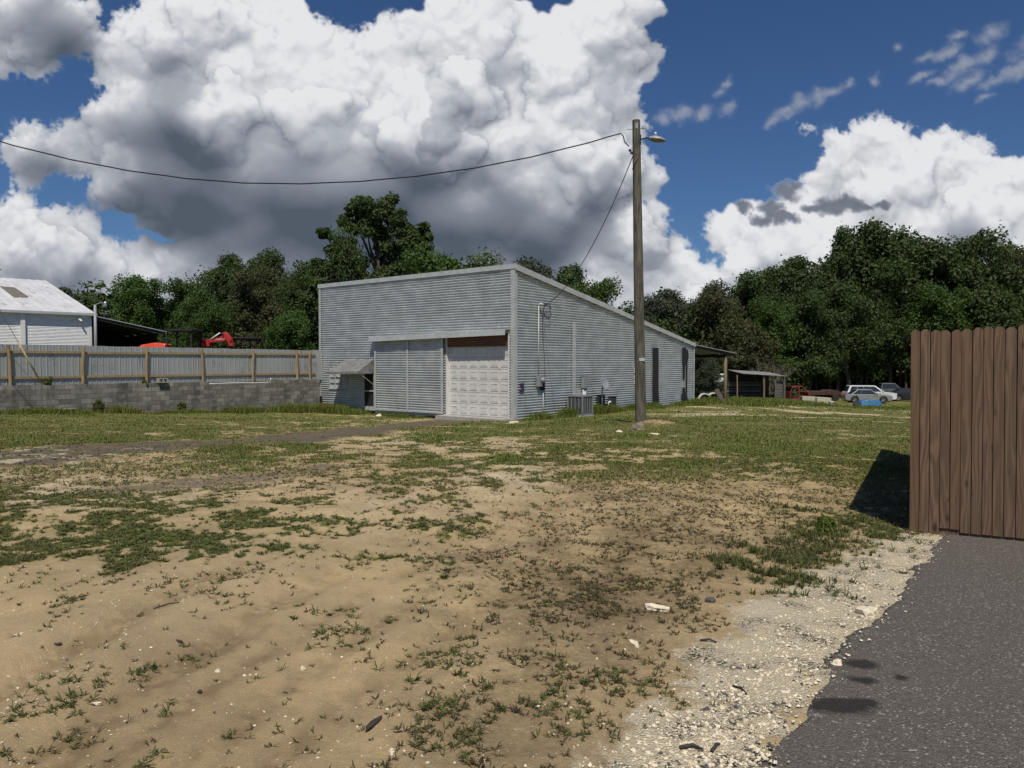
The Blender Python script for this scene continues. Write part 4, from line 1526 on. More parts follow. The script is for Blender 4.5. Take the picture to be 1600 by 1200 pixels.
f.build('photocell', M_white, arm, smooth=True)
f = MB()
f.box(-0.05, 0.04, -0.135, -0.115, -0.30, -0.12, Matrix.Translation(top))
f.tube([top + Vector((-0.30, 0.0, -0.30)), top + Vector((0.35, 0.0, -0.26))], 0.012, 6)
f.tube([top + Vector((0.18, -0.02, -0.22)), top + Vector((0.22, -0.02, -0.19)), top + Vector((0.26, -0.02, -0.23)), top + Vector((0.22, -0.02, -0.27)), top + Vector((0.18, -0.02, -0.22))], 0.012, 6)
f.build('bolt', M_grey, up)
f = MB()
for dz, dx in ((-0.98, -0.20), (-1.06, -0.15)):
    f.lathe([(0.03, -0.04), (0.05, -0.02), (0.03, 0), (0.05, 0.02), (0.03, 0.04)], 10, M=Matrix.Translation(top + Vector((dx, -0.05, dz))) @ Matrix.Rotation(R(90), 4, 'Y'))
f.build('insulator', M_black, up, smooth=True)
f = MB()
f.box(-0.09, 0.09, -0.01, 0.0, 1.0, 1.10, Matrix.Translation((0.0, -0.172, 0.95)))
f.build('number_plate', M_trim, up)
f = MB()
f.tube([top + Vector((0.10, -0.11, -0.65)), top + Vector((0.13, -0.08, -1.1)), top + Vector((0.0, -0.15, -1.35)), top + Vector((-0.14, -0.06, -1.6))], 0.014, 6)
f.build('cable_tail', M_black, up)


def wire(name, pts, r, label, cat='wire'):
    f = MB()
    f.tube(pts, r, 6)
    o = f.build(name, M_black, None, smooth=True, off=tuple(pts[0]))
    o.location = pts[0]
    return tag(o, label, cat)


pa = at(975, 209, 24.0)
pts = [at(982, 230, 24.0) + Vector((0, -0.1, 0)), at(976, 222, 24.0), at(974, 213, 24.0), at(970, 208.5, 24.0)]
for px in range(950, -260, -30):
    x = (px - 440) / 532.0
    y = 287 - 79.5 * abs(x) ** 2.05 if px > 440 else 287 - 66 * abs((440 - px) / 440.0) ** 1.9
    pts.append(at(px, y + 0.5 * math.sin(px * 0.07), 24.0 - (950 - px) * 0.0015))
wire('overhead_cable', pts, 0.019, 'black overhead cable sagging across the clouds from the utility pole to the left')
a = at(989, 243, 24.0) + Vector((0, -0.1, 0))
hw = Vector((CX, CY, ZB)) + RD * (s1 + 0.16) + Vector((RD.y, -RD.x, 0)) * 0.22
hw.z = ZB + zt
pts = []
for i in range(25):
    t = i / 24.0
    p = a.lerp(hw, t)
    p.z -= 0.85 * 4 * t * (1 - t)
    pts.append(p)
wire('service_drop', pts, 0.014, 'thin black service wire slanting from the utility pole down to the workshop wall')
# ------------------------------------------------------------------ block wall, sheet metal fence and the yard behind them
WA = Vector((-18.85, 27.70, 0))
WD = Vector((1.598, 1.997, 0))            # one bay of the fence
WU = WD.normalized()
WN = Vector((WU.y, -WU.x, 0))              # towards the camera side
WROT = math.atan2(WU.y, WU.x)
BAY = WD.length


def wt_pt(t, off=0.0, z=0.0):
    p = WA + WD * t + WN * off
    p.z = z
    return p


def top_of_wall(t):
    return 0.80 - 0.010 * t


def make_block_mat():
    m, nt, b = new_mat('concrete_block')
    tc = nd(nt, 'ShaderNodeTexCoord')
    P = tc.outputs['Object']
    cmb = nd(nt, 'ShaderNodeCombineXYZ')
    sp = nd(nt, 'ShaderNodeSeparateXYZ')
    nt.links.new(P, sp.inputs[0])
    nt.links.new(sp.outputs[0], cmb.inputs[0])
    nt.links.new(sp.outputs[2], cmb.inputs[1])
    br = nd(nt, 'ShaderNodeTexBrick')
    br.inputs['Scale'].default_value = 1.0
    br.inputs['Brick Width'].default_value = 0.40
    br.inputs['Row Height'].default_value = 0.20
    br.inputs['Mortar Size'].default_value = 0.009
    br.inputs['Mortar Smooth'].default_value = 0.3
    br.inputs['Bias'].default_value = 0.0
    br.inputs['Color1'].default_value = (0.34, 0.32, 0.28, 1)
    br.inputs['Color2'].default_value = (0.14, 0.13, 0.11, 1)
    br.inputs['Mortar'].default_value = (0.10, 0.095, 0.08, 1)
    wv = vmt(nt, 'SUBTRACT', noise(nt, P, 3.0, 3, out='Color'), (0.5, 0.5, 0.5))
    nt.links.new(vmt(nt, 'ADD', cmb.outputs[0], vmt(nt, 'SCALE', wv, scale=0.02)), br.inputs['Vector'])
    n = noise(nt, vmt(nt, 'MULTIPLY', P, (1, 1, 1.6)), 0.9, 6, 0.65)
    f = noise(nt, P, 14.0, 5, 0.65)
    col = mixc(nt, mapr(nt, n, 0.45, 0.65, 0, 0.6), br.outputs[0], (0.22, 0.205, 0.17))
    col = mixc(nt, mapr(nt, noise(nt, P, 1.3, 6, 0.75), 0.50, 0.64, 0, 0.8), col, (0.055, 0.052, 0.045))
    col = mixc(nt, mapr(nt, noise(nt, P, 1.6, 5, 0.6), 0.60, 0.72, 0, 0.6), col, (0.36, 0.345, 0.31))
    col = mixc(nt, mapr(nt, f, 0.4, 0.7, 0, 0.4), col, (0.09, 0.085, 0.072))
    col = mixc(nt, mapr(nt, noise(nt, vmt(nt, 'MULTIPLY', P, (1.6, 1, 0.5)), 1.0, 6, 0.7), 0.5, 0.7, 0, 0.75), col, (0.075, 0.068, 0.055))
    setv(nt, b.inputs['Base Color'], col)
    b.inputs['Roughness'].default_value = 0.95
    h = mth(nt, 'MULTIPLY_ADD', br.outputs['Fac'], -1.0, mth(nt, 'MULTIPLY', f, 0.5))
    bump(nt, b, h, 0.6, 0.015)
    return m


M_block = make_block_mat()
wl = empty('block_wall', wt_pt(-4), WROT, 'low weathered grey concrete block retaining wall below the sheet metal fence', 'wall')
T0, T1 = -4.0, 5.46
n = 240
vs, fs = [], []
L = (T1 - T0) * BAY
for i in range(n + 1):
    x = L * i / n
    t = T0 + (T1 - T0) * i / n
    z = top_of_wall(t)
    # broken top course near the workshop, stepped by one block
    stp = 0.0
    if 3.05 < t < 4.35:
        stp = -0.11
    elif t >= 4.35:
        stp = 0.07 * (1 if (int(t * 6.3) % 2) else 0.2)
    z += stp + 0.012 * math.sin(t * 9.0) + (0.006 if int(x / 0.4) % 3 == 0 else -0.006)
    zb = min(gs(*wt_pt(t)[:2]), 0.3) - 0.5
    vs += [(x, -0.0, zb), (x, -0.0, z), (x, 0.2, z), (x, 0.2, zb)]
for i in range(n):
    for k in range(3):
        fs.append((4 * i + k, 4 * i + k + 1, 4 * i + 4 + k + 1, 4 * i + 4 + k))
fs += [(0, 1, 2, 3), (4 * n + 3, 4 * n + 2, 4 * n + 1, 4 * n)]
f = MB()
f.add(vs, fs)
f.build('masonry', M_block, wl)
f = MB()
f.tube([(x, 0.10, top_of_wall(T0 + x / BAY) - 0.085 + 0.012 * math.sin(x * 3)) for x in np.linspace((3.08 - T0) * BAY, (4.33 - T0) * BAY, 12)], 0.022, 8)
f.tube([((4.33 - T0) * BAY, 0.10, 0.72), ((4.34 - T0) * BAY, 0.08, 0.9)], 0.022, 8)
pp = wt_pt(3.1, 0, 0)
pipe = f.build('pvc_pipe', M_white, None, smooth=True, off=((3.08 - T0) * BAY, 0.1, 0.7))
pipe.location = wt_pt(3.08, -0.1, 0.7)
pipe.rotation_euler = (0, 0, WROT)
tag(pipe, 'thin white plastic pipe lying along the broken top of the block wall', 'pipe')

# yard level behind the wall
poly = [wt_pt(-14, -0.18), wt_pt(5.40, -0.18)]
f = MB()
q0, q1 = wt_pt(-30, -0.18), wt_pt(5.42, -0.18)
shopc = Vector((CX, CY, 0)) + LD * (WF + 0.1)
far = Vector((CX, CY, 0)) + LD * (WF + 0.1) + RD * 30
V = [(q0.x, q0.y), (q1.x, q1.y), (shopc.x, shopc.y), (far.x, far.y), (far.x + 6, 190), (-190, 190), (-190, q0.y)]
nV = len(V)
f.add([(x, y, 0.70) for x, y in V] + [(x, y, -3.5) for x, y in V], [tuple(range(nV))] + [(i, nV + i, nV + (i + 1) % nV, (i + 1) % nV) for i in range(nV)])
M_yard = mat_basic('yard_grass', (0.055, 0.07, 0.022), (0.12, 0.10, 0.055), 0.7, 0.95, 0, (1, 1, 1), (0.16, 0.13, 0.08), 0.4)
tag(f.build('yard', M_yard), kind='structure')

# sheet metal fence
M_fsheet = mat_basic('fence_sheet', (0.42, 0.435, 0.43), (0.35, 0.365, 0.36), 1.2, 0.5, 0.35, (1, 1, 0.5), (0.25, 0.27, 0.28), 0.03)
M_flum = mat_basic('fence_lumber', (0.36, 0.255, 0.125), (0.27, 0.19, 0.10), 3, 0.85, 0, (1.5, 1.5, 0.7), (0.17, 0.14, 0.09), 0.2)
fence = empty('metal_fence', wt_pt(-4, -0.35, 0.7), WROT, 'long grey ribbed sheet metal fence with timber posts and rails above the block wall', 'fence')
f = MB()
x = 0.0
vs = []
zz = (0.05, 1.68)
rng = random.Random(3)
prof = []
LX = (T1 - T0) * BAY + 0.3
while x < LX:
    sh = rng.uniform(-0.01, 0.012)
    for k in range(4):                       # ribs 0.23 m apart, sheet 0.92 m wide
        base = x + k * 0.23
        for (dx, dy) in ((0.0, 0.0), (0.015, -0.022), (0.035, -0.022), (0.05, 0.0), (0.11, 0.0), (0.118, -0.004), (0.135, -0.004), (0.143, 0.0)):
            prof.append((base + dx, dy, sh))
    x += 0.92
m_ = len(prof)
zt2 = lambda x: 1.70 - 0.0042 * x
vs = [(a, b_ + 0.06, 0.02) for a, b_, c in prof] + [(a, b_ + 0.06, zt2(a) + c) for a, b_, c in prof]
f.add(vs, [(i, i + 1, m_ + i + 1, m_ + i) for i in range(m_ - 1)])
f.build('sheet', M_fsheet, fence)
for z in (1.36, 0.38):
    for k in range(-4, 6):
        xa = (k + 4) * BAY
        xb = min(xa + BAY, LX - 0.3)
        dz = rng.uniform(-0.015, 0.015)
        f = MB()
        f.box(xa + 0.001, xb - 0.001, -0.005, 0.034, z - 0.045 + dz, z + 0.045 + dz)
        f.build('rail', M_flum, fence)
for k in list(range(-4, 6)) + [5.3]:
    x = (k + 4) * BAY
    r = rng.uniform(0.050, 0.066)
    f = MB()
    f.tube([(x, -0.075, -0.25), (x + rng.uniform(-0.02, 0.02), -0.075, 0.8), (x + rng.uniform(-0.06, 0.06), -0.078, 1.60 + rng.uniform(-0.06, 0.05))], [r * 1.05, r, r * 0.95], 8)
    f.build('post', M_flum, fence)

# loose blocks
M_cblk = mat_basic('loose_block', (0.42, 0.40, 0.36), (0.28, 0.27, 0.24), 9, 0.9, bmp=0.3)


def cinder(loc, rz, label):
    f = MB()
    w, d, h, t = 0.40, 0.20, 0.19, 0.032
    f.box(-w / 2, w / 2, -d / 2, -d / 2 + t, 0, h)
    f.box(-w / 2, w / 2, d / 2 - t, d / 2, 0, h)
    for x in (-w / 2, -t / 2, w / 2 - t):
        f.box(x, x + t, -d / 2 + t, d / 2 - t, 0, h)
    o = f.build('cinder_block', M_cblk)
    o.location = loc
    o.rotation_euler = (R(90), 0, rz)
    return tag(o, label, 'concrete block', 'loose concrete blocks')


p = wt_pt(0.0, 0, 0)
g = gp(107, 646)
g = at(107, 644, g.y)
g.z = gs(g.x, g.y)
cinder((g.x, g.y, g.z + 0.10), WROT + 0.1, 'loose hollow concrete block lying in the grass in front of the block wall')
cinder(wt_pt(2.2, -0.05, top_of_wall(2.2) + 0.10), WROT, 'loose hollow concrete block sitting on top of the block wall')

# guy wire with yellow guard
g0 = wt_pt(0.42, -0.18, 0.72)
g1 = at(3, 490, 27.0)
d = (g1 - g0)
g2_ = g0 + d * 2.4
f = MB()
f.tube([g0, g2_], 0.010, 6)
gw = f.build('cable', M_grey, None, off=tuple(g0))
gr = empty('guy_wire', tuple(g0), 0, 'slanting guy wire with a pale yellow guard anchored behind the block wall', 'guy wire')
gw.parent = gr
f = MB()
f.tube([g0 + d * 0.01, g0 + d * 0.62], 0.032, 8)
f.build('guard', mat_basic('guard_yellow', (0.55, 0.45, 0.24), (0.42, 0.33, 0.17), 6), gr, smooth=True, off=tuple(g0))

# ------------------------------------------------------------------ white metal building at the left
H1 = Vector((-25.8, 45.0, 0))
HD = Vector((-0.707, -0.707, 0))        # along the eave towards the left
HN = Vector((-0.707, 0.707, 0))          # away, up the roof
HROT = math.atan2(HD.y, HD.x)
wh = empty('white_building', (H1.x, H1.y, 0.70), HROT, 'white metal building with a pale stained roof behind the sheet metal fence', 'building')
# local: x along the eave (left), y = -HN direction
EZ, RZ, DEP, LEN = 3.92, 6.80, 11.5, 26.0
M_wwall = mat_basic('white_cladding', (0.80, 0.80, 0.79), (0.72, 0.72, 0.71), 1.5, 0.5, 0, (1, 1, 3), (0.46, 0.46, 0.46), 0.04)
M_wroof = mat_basic('stained_white_roof', (0.72, 0.72, 0.73), (0.50, 0.49, 0.50), 1.1, 0.45, 0.0, (1, 0.35, 1), (0.36, 0.35, 0.34), 0.1, 0.3, 0.75)
f = MB()
nz = 300
for i in range(0, 46):
    z = i * EZ / 46
    h = EZ / 46
    f.add([(0, 0.0, z), (LEN, 0.0, z), (LEN, 0.022, z + h * 0.5), (0, 0.022, z + h * 0.5), (0, 0.0, z + h), (LEN, 0.0, z + h)], [(0, 1, 2, 3), (3, 2, 5, 4)])
f.build('front_wall', M_wwall, wh)
f = MB()
f.prism([(-0.03, 0), (-0.03, EZ), (-DEP, RZ - 0.06), (-2 * DEP, EZ), (-2 * DEP, 0)], 'x', 0.0, 0.06)
f.prism([(-0.03, 0), (-0.03, EZ), (-DEP, RZ - 0.06), (-2 * DEP, EZ), (-2 * DEP, 0)], 'x', LEN - 0.06, LEN)
f.build('gable_wall', M_wwall, wh)
f = MB()
NR = 52
for i in range(NR):                           # standing ribs running up the slope
    xa = -0.25 + (LEN + 0.5) * i / NR
    xb = xa + (LEN + 0.5) / NR
    f.prism([(xa, 0.0), (xa + 0.03, 0.028), (xa + 0.07, 0.028), (xa + 0.10, 0.0), (xb, 0.0), (xb, -0.02), (xa, -0.02)], 'y', 0, 1)
sl = (RZ - EZ) / DEP
vs = []
for (x, t, hh) in f.v:
    y = 0.30 - t * (DEP + 0.30)
    vs.append((x, y, EZ + 0.06 + (RZ - EZ - 0.0) * (-y / DEP) + hh))
f.v = vs
rf = f.build('roof', M_wroof, wh)
f = MB()
f.add([(-0.25, -DEP, RZ + 0.05), (LEN + 0.25, -DEP, RZ + 0.05), (LEN + 0.25, -2 * DEP - 0.3, EZ), (-0.25, -2 * DEP - 0.3, EZ)], [(0, 1, 2, 3)])
f.build('rear_roof', M_wroof, wh)
f = MB()
f.box(-0.28, LEN + 0.25, 0.29, 0.34, EZ - 0.12, EZ + 0.03)
f.box(-0.28, LEN + 0.25, 0.0, 0.29, EZ - 0.12, EZ - 0.10)
f.build('fascia', M_trim, wh)


def on_roof(px, py):
    d = ray(px, py)
    o = Vector((0, 0, EYE))
    # plane of the front slope in world terms
    P0 = Vector((H1.x, H1.y, 0.70 + EZ + 0.06))
    a = HD
    b_ = HN * DEP + Vector((0, 0, RZ - EZ))
    nrm = a.cross(b_)
    t = (P0 - o).dot(nrm) / d.dot(nrm)
    w = o + d * t
    q = w - Vector((H1.x, H1.y, 0.70))
    return (q.dot(HD), q.dot(-HN), q.z)


pt = [on_roof(*c) for c in ((0, 448), (23, 450), (26, 452), (45, 465), (22, 465))]
f = MB()
up_ = 0.045
f.add([(x, y, z + up_) for x, y, z in pt] + [(x, y, z + 0.002) for x, y, z in pt], [(0, 1, 2, 3, 4), (9, 8, 7, 6, 5)] + [(i, (i + 1) % 5, 5 + (i + 1) % 5, 5 + i) for i in range(5)])
f.build('roof_patch', mat_basic('old_skylight', (0.20, 0.175, 0.14), (0.13, 0.11, 0.09), 4), wh)
f = MB()
vx = on_roof(3, 440)
f.lathe([(0.16, -0.1), (0.16, 0.45), (0.30, 0.46), (0.30, 0.56), (0.05, 0.70)], 14, c=(vx[0], -DEP, RZ + 0.1))
f.build('roof_vent', M_trim, wh, smooth=False)


def s_h(px):
    u = (px - 800) / FPX
    return (u * H1.y - H1.x) / (HD.x - u * HD.y)


f = MB()
xd = s_h(36.5)
f.box(xd - 0.11, xd + 0.11, 0.025, 0.16, 0.0, EZ - 0.13)
f.build('downspout', M_white, wh)
f = MB()
xd = s_h(124)
f.box(xd - 0.09, xd + 0.09, 0.025, 0.20, EZ - 0.42, EZ - 0.28)
f.tube([(xd, 0.2, EZ - 0.36), (xd - 0.1, 0.34, EZ - 0.48)], 0.06, 8)
f.build('wall_light', M_white, wh)
f = MB()
f.box(-0.05, 0.12, 0.026, 0.036, 0, EZ - 0.13)
f.build('corner_trim', M_white, wh)
# open lean-to on its right end
LW = 4.35
f = MB()
f.prism([(-0.02, EZ - 0.12), (-LW - 0.2, EZ - 1.02), (-LW - 0.2, EZ - 0.98), (-0.02, EZ - 0.08)], 'y', 0.2, -2 * DEP)
lr = f.build('lean_roof', M_trim, wh)
f = MB()
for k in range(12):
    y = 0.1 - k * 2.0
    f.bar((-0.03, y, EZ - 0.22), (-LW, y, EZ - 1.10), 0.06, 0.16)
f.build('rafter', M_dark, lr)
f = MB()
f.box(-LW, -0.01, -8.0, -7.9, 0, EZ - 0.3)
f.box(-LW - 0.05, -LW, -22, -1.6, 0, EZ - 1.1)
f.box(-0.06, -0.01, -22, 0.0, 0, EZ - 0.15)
f.build('dark_wall', M_dark, wh)  # inner walls near-black: deep shade of the lean-to put into their colour
for y in (0.0,):
    f = MB()
    f.box(-LW - 0.02, -LW + 0.10, y - 0.06, y + 0.06, 0, EZ - 1.08)
    f.build('post', M_dark, wh)

# yard lamp
Lp = at(149.5, 540, 40.0)
Lp.z = 0.70
lampp = empty('yard_light', Lp, 0, 'grey metal lamp post with a curved arm beside the white building', 'lamp post')
zt3 = at(149.5, 476, 40.0).z - 0.7
f = MB()
f.tube([(0, 0, 0), (0, 0, zt3)], [0.085, 0.07], 12)
f.build('shaft', M_grey, lampp, smooth=True)
f = MB()
f.tube([(0.0, 0, zt3 - 0.08), (0.10, 0, zt3 + 0.02), (0.30, -0.02, zt3 + 0.09), (0.52, -0.03, zt3 + 0.08)], 0.025, 8)
f.build('arm', M_grey, lampp, smooth=True)
f = MB()
f.lathe([(0.05, 0.18), (0.07, 0.10), (0.10, 0.02), (0.11, -0.10), (0.09, -0.13)][::-1], 14, c=(0.58, -0.03, zt3 + 0.0))
f.build('lamp_shade', M_chrome, lampp, smooth=True)

# ------------------------------------------------------------------ machines in the yard, seen over the fence
M_orange = mat_basic('orange_enamel', (0.75, 0.075, 0.03), (0.62, 0.06, 0.028), 3, 0.35, 0, bmp=0.02)
M_red = mat_basic('red_enamel', (0.48, 0.03, 0.025), (0.36, 0.025, 0.02), 3, 0.4, 0, bmp=0.02)


def wheel(root, x, y, r, w, name='wheel', rimmat=None, rim=0.55):
    f = MB()
    M = Matrix.Translation((x, y, r)) @ Matrix.Rotation(R(90), 4, 'X')
    f.lathe([(r * rim, -w / 2), (r * 0.93, -w / 2), (r, -w * 0.36), (r, w * 0.36), (r * 0.93, w / 2), (r * rim, w / 2)], 24, M=M)
    ty = f.build(name, M_rubber, root, smooth=False)
    f = MB()
    f.lathe([(r * 0.12, -w * 0.42), (r * rim * 0.96, -w * 0.38), (r * rim * 0.99, -w * 0.46), (r * rim * 0.99, w * 0.46), (r * rim * 0.96, w * 0.38), (r * 0.12, w * 0.42)], 20, M=M)
    for k in range(5):
        a = 2 * math.pi * k / 5
        for s in (-1, 1):
            c = M @ Vector((r * rim * 0.5 * math.cos(a), r * rim * 0.5 * math.sin(a), s * w * 0.42))
            f.tube([M @ Vector((r * 0.1 * math.cos(a), r * 0.1 * math.sin(a), s * w * 0.44)), M @ Vector((r * rim * 0.9 * math.cos(a), r * rim * 0.9 * math.sin(a), s * w * 0.44))], 0.05 * r / 0.35, 5)
    f.build('rim', rimmat or M_chrome, ty)
    return ty


def loft(mb, secs):
    """secs: list of (x, [(y,z)...]) with equal counts"""
    vs = []
    n = len(secs[0][1])
    for x, ring in secs:
        vs += [(x, y, z) for y, z in ring]
    fs = []
    for i in range(len(secs) - 1):
        for k in range(n):
            k2 = (k + 1) % n
            fs.append((i * n + k, i * n + k2, (i + 1) * n + k2, (i + 1) * n + k))
    fs += [tuple(range(n)), tuple(reversed(range((len(secs) - 1) * n, len(secs) * n)))]
    mb.add(vs, fs)


YZ = 0.70
tp = at(262, 540, 36.0)
tr = empty('tractor', (tp.x + 0.25, tp.y, YZ), R(180), 'orange tractor with a dark canopy frame, parked behind the fence beside the dark open lean-to', 'tractor')
f = MB()
for (a, w, h) in ((0.25, 0, 0),):
    loft(f, [(0.20, [(-0.42, 1.0), (0.42, 1.0), (0.42, 1.62), (0.36, 1.86), (-0.36, 1.86), (-0.42, 1.62)]),
             (0.75, [(-0.42, 1.0), (0.42, 1.0), (0.42, 1.66), (0.34, 1.92), (-0.34, 1.92), (-0.42, 1.66)]),
             (1.4, [(-0.40, 1.0), (0.40, 1.0), (0.40, 1.58), (0.30, 1.82), (-0.30, 1.82), (-0.40, 1.58)]),
             (1.75, [(-0.34, 1.0), (0.34, 1.0), (0.34, 1.42), (0.24, 1.60), (-0.24, 1.60), (-0.34, 1.42)])])
hd = f.build('hood', M_orange, tr, smooth=False, bevel=0.05)
f = MB()
f.box(-1.5, 1.5, -0.3, 0.3, 0.55, 1.0)
f.box(-1.2, 0.15, -0.5, 0.5, 0.9, 1.25)
f.build('chassis', M_black, tr)
for s in (-1, 1):
    f = MB()
    f.box(-1.6, -0.55, s * 0.55 - 0.0 if s > 0 else -0.95, 0.95 if s > 0 else -0.55, 1.55, 1.66)
    f.build('fender', M_orange, tr, bevel=0.03)
    wheel(tr, -1.1, s * 0.85, 0.72, 0.42, rimmat=M_orange)
    wheel(tr, 1.15, s * 0.75, 0.42, 0.26, rimmat=M_orange)
for s in (-1, 1):
    f = MB()
    f.bar((-1.15, s * 0.52, 0.9), (-1.15, s * 0.52, 2.45), 0.08, 0.08)
    f.build('canopy_post', M_black, tr)
    f = MB()
    f.bar((0.05, s * 0.50, 1.2), (0.0, s * 0.50, 2.45), 0.05, 0.05)
    f.build('canopy_post', M_black, tr)
f = MB()
f.box(-1.25, 0.12, -0.65, 0.65, 2.46, 2.58)
f.build('canopy', M_black, tr, bevel=0.03)
f = MB()
f.box(-0.9, -0.45, -0.25, 0.25, 1.25, 1.36)
f.box(-0.95, -0.87, -0.25, 0.25, 1.30, 1.80)
f.build('seat', M_black, tr, bevel=0.03)

bp = at(338, 541, 37.0)
bh = empty('backhoe', (bp.x, bp.y, YZ), 0, 'red backhoe boom folded up above the fence, with white lettering', 'backhoe')


def bx(px, py):
    p = at(px, py, 37.0)
    return (p.x - bp.x, p.z - YZ)


f = MB()
for half, pts_ in ((0.11, ((313, 531.5), (318.5, 529.5), (320.5, 541), (314, 541))),
                   (0.14, ((323, 531), (327.5, 530.5), (328.5, 541), (324.5, 541))),
                   (0.09, ((319, 533), (336, 530.5), (348, 524.5), (353, 529), (352, 533.5), (338, 534.5), (330, 535.5), (319, 536))),
                   (0.12, ((347, 520.5), (352.5, 518.5), (357, 522), (362, 528), (366, 541), (359.5, 541), (356, 533), (351, 527.5)))):
    f.prism([bx(*c) for c in pts_], 'y', -half, half)
bm_ = f.build('boom', M_red, bh, bevel=0.015)
f = MB()
a, b_ = bx(328, 531), bx(344, 520)
f.tube([(a[0], 0.0, a[1]), (b_[0], 0.0, b_[1])], 0.035, 8)
f.build('hydraulic_ram', M_white, bh, smooth=True)
for c in ((319, 534), (350, 523), (362, 533)):
    q = bx(*c)
    f = MB()
    f.tube([(q[0], -0.16, q[1]), (q[0], 0.16, q[1])], 0.05, 10)
    f.build('pin', M_black, bh)
f = MB()
f.box(-1.1, 0.9, -0.5, 0.5, 0.5, 1.35)
f.box(-0.5, 0.5, -0.9, 0.9, 0.25, 0.5)
f.build('base_frame', M_red, bh, bevel=0.03)
for s in (-1, 1):
    f = MB()
    f.bar((0.7, s * 0.5, 0.9), (0.9, s * 1.0, 0.02), 0.12, 0.12)
    f.box(0.75, 1.05, s * 1.0 - 0.2, s * 1.0 + 0.2, 0.0, 0.05)
    f.build('stabiliser', M_red, bh)
cu = bpy.data.curves.new('lettering', 'FONT')
cu.body = 'KUBOTA'
cu.size = 0.115
cu.extrude = 0.004
cu.align_x = 'CENTER'
to = bpy.data.objects.new('tmp_text', cu)
COL.objects.link(to)
bpy.context.view_layer.update()
tme = bpy.data.meshes.new_from_object(to)
bpy.data.objects.remove(to)
tme.materials.clear()
tme.materials.append(M_white)
lt = bpy.data.objects.new('lettering', tme)
link(lt, bm_)
q = bx(345.5, 531.5)
lt.location = (q[0], -0.118, q[1])
lt.rotation_euler = (R(90), 0, 0)

up2 = at(388, 541, 38.0)
uv = empty('utility_vehicle', (up2.x, up2.y, YZ), 0, 'dark utility vehicle whose roof and roll cage show above the fence', 'utility vehicle')
f = MB()
f.prism([(-1.4, 0.35), (1.4, 0.35), (1.45, 0.8), (0.9, 1.0), (0.5, 1.02), (0.4, 0.7), (-0.4, 0.7), (-0.5, 1.0), (-1.4, 1.0)], 'y', -0.65, 0.65)
f.build('body', M_black, uv, bevel=0.04)
zr = at(388, 530, 38.0).z - YZ
for s in (-1, 1):
    f = MB()
    f.tube([(0.85, s * 0.6, 0.95), (0.45, s * 0.55, zr - 0.05), (-0.55, s * 0.55, zr - 0.03), (-0.65, s * 0.6, 0.9)], 0.035, 8)
    f.tube([(-0.1, s * 0.57, 0.7), (-0.1, s * 0.55, zr - 0.04)], 0.03, 8)
    f.build('roll_cage', M_black, uv, smooth=True)
f = MB()
f.box(-0.75, 0.62, -0.66, 0.66, zr, zr + 0.07)
f.build('canopy', M_dark, uv, bevel=0.03)
f = MB()
for s in (-1, 1):
    f.box(-0.42, -0.32, s * 0.3 - 0.22, s * 0.3 + 0.22, 0.75, 1.5)
f.build('seat', M_dark, uv, bevel=0.03)
for x in (-0.95, 0.95):
    for s in (-1, 1):
        wheel(uv, x, s * 0.62, 0.33, 0.25)
# ------------------------------------------------------------------ tall wooden fence at the right
M_picket = mat_wood('picket_wood', (0.200, 0.124, 0.074), (0.062, 0.038, 0.025), 10.0)
FU = Vector((1, -0.566, 0)).normalized()
FB = Vector((1, 0.0, 0)).normalized()
FR = Vector((0.566, 1.0, 0)).normalized()          # the return running away from the camera
F0 = at(1421, 832, 8.5)
FROT = math.atan2(FU.y, FU.x)
fz_top = at(1414, 517, 8.5).z
fp = empty('picket_fence', (F0.x, F0.y, 0), FROT, 'tall brown wooden picket fence at the right, standing on the asphalt edge', 'fence')
PW = 0.104
NP = 34
rng = random.Random(8)


def picket(x, y0, zb, zt, w, lean, name='picket', flip=False):
    f = MB()
    c = w * 0.30
    poly = [(x, zb), (x + w, zb + rng.uniform(-0.004, 0.004)), (x + w + lean, zt - c), (x + w - c + lean, zt), (x + c + lean, zt), (x + lean, zt - c)]
    if flip:
        f.prism([(p[0], p[1]) for p in poly], 'x', y0, y0 + 0.016)
    else:
        f.prism(poly, 'y', y0, y0 + 0.016)
    return f.build(name, M_picket, fp)


x = 0.0
for i in range(NP):
    w = PW + rng.uniform(-0.008, 0.008)
    P = F0 + FU * (x + w / 2)
    g = float(ground_np(np.array([P.x]), np.array([P.y]))[0])
    bottom = g + 0.045
    if i in (3, 4):
        bottom += 0.035
    if i < 3:
        bottom = g - 0.03
    top_ = fz_top + 0.033 * x + rng.uniform(-0.012, 0.012)
    picket(x, rng.uniform(-0.003, 0.002), bottom, top_, w - 0.0085, -0.018 + rng.uniform(-0.005, 0.005))
    x += w
FL = x
f = MB()
f.prism([(0.02, -2.10), (FL, -2.10 - 0.0), (FL, fz_top - 0.04 + 0.033 * FL - 0.02), (0.02, fz_top - 0.06)], 'y', 0.0195, 0.0225)
f.build('gap_blocker', M_picket, fp)  # added sheet behind the pickets, blocks light so the gaps stay dark
for z in (0.10, -1.10 + 0.0, -1.72):
    f = MB()
    f.bar((0, 0.042, z + 0.0), (FL, 0.042, z + 0.02), 0.038, 0.088)
    f.build('rail', M_picket, fp)
for k in range(2):
    f = MB()
    xx = 0.09 + k * 2.4
    P = F0 + FU * xx
    g = gs(P.x, P.y)
    f.box(xx - 0.045, xx + 0.045, 0.063, 0.153, g - 0.4, fz_top - 0.08)
    f.build('post', M_picket, fp)
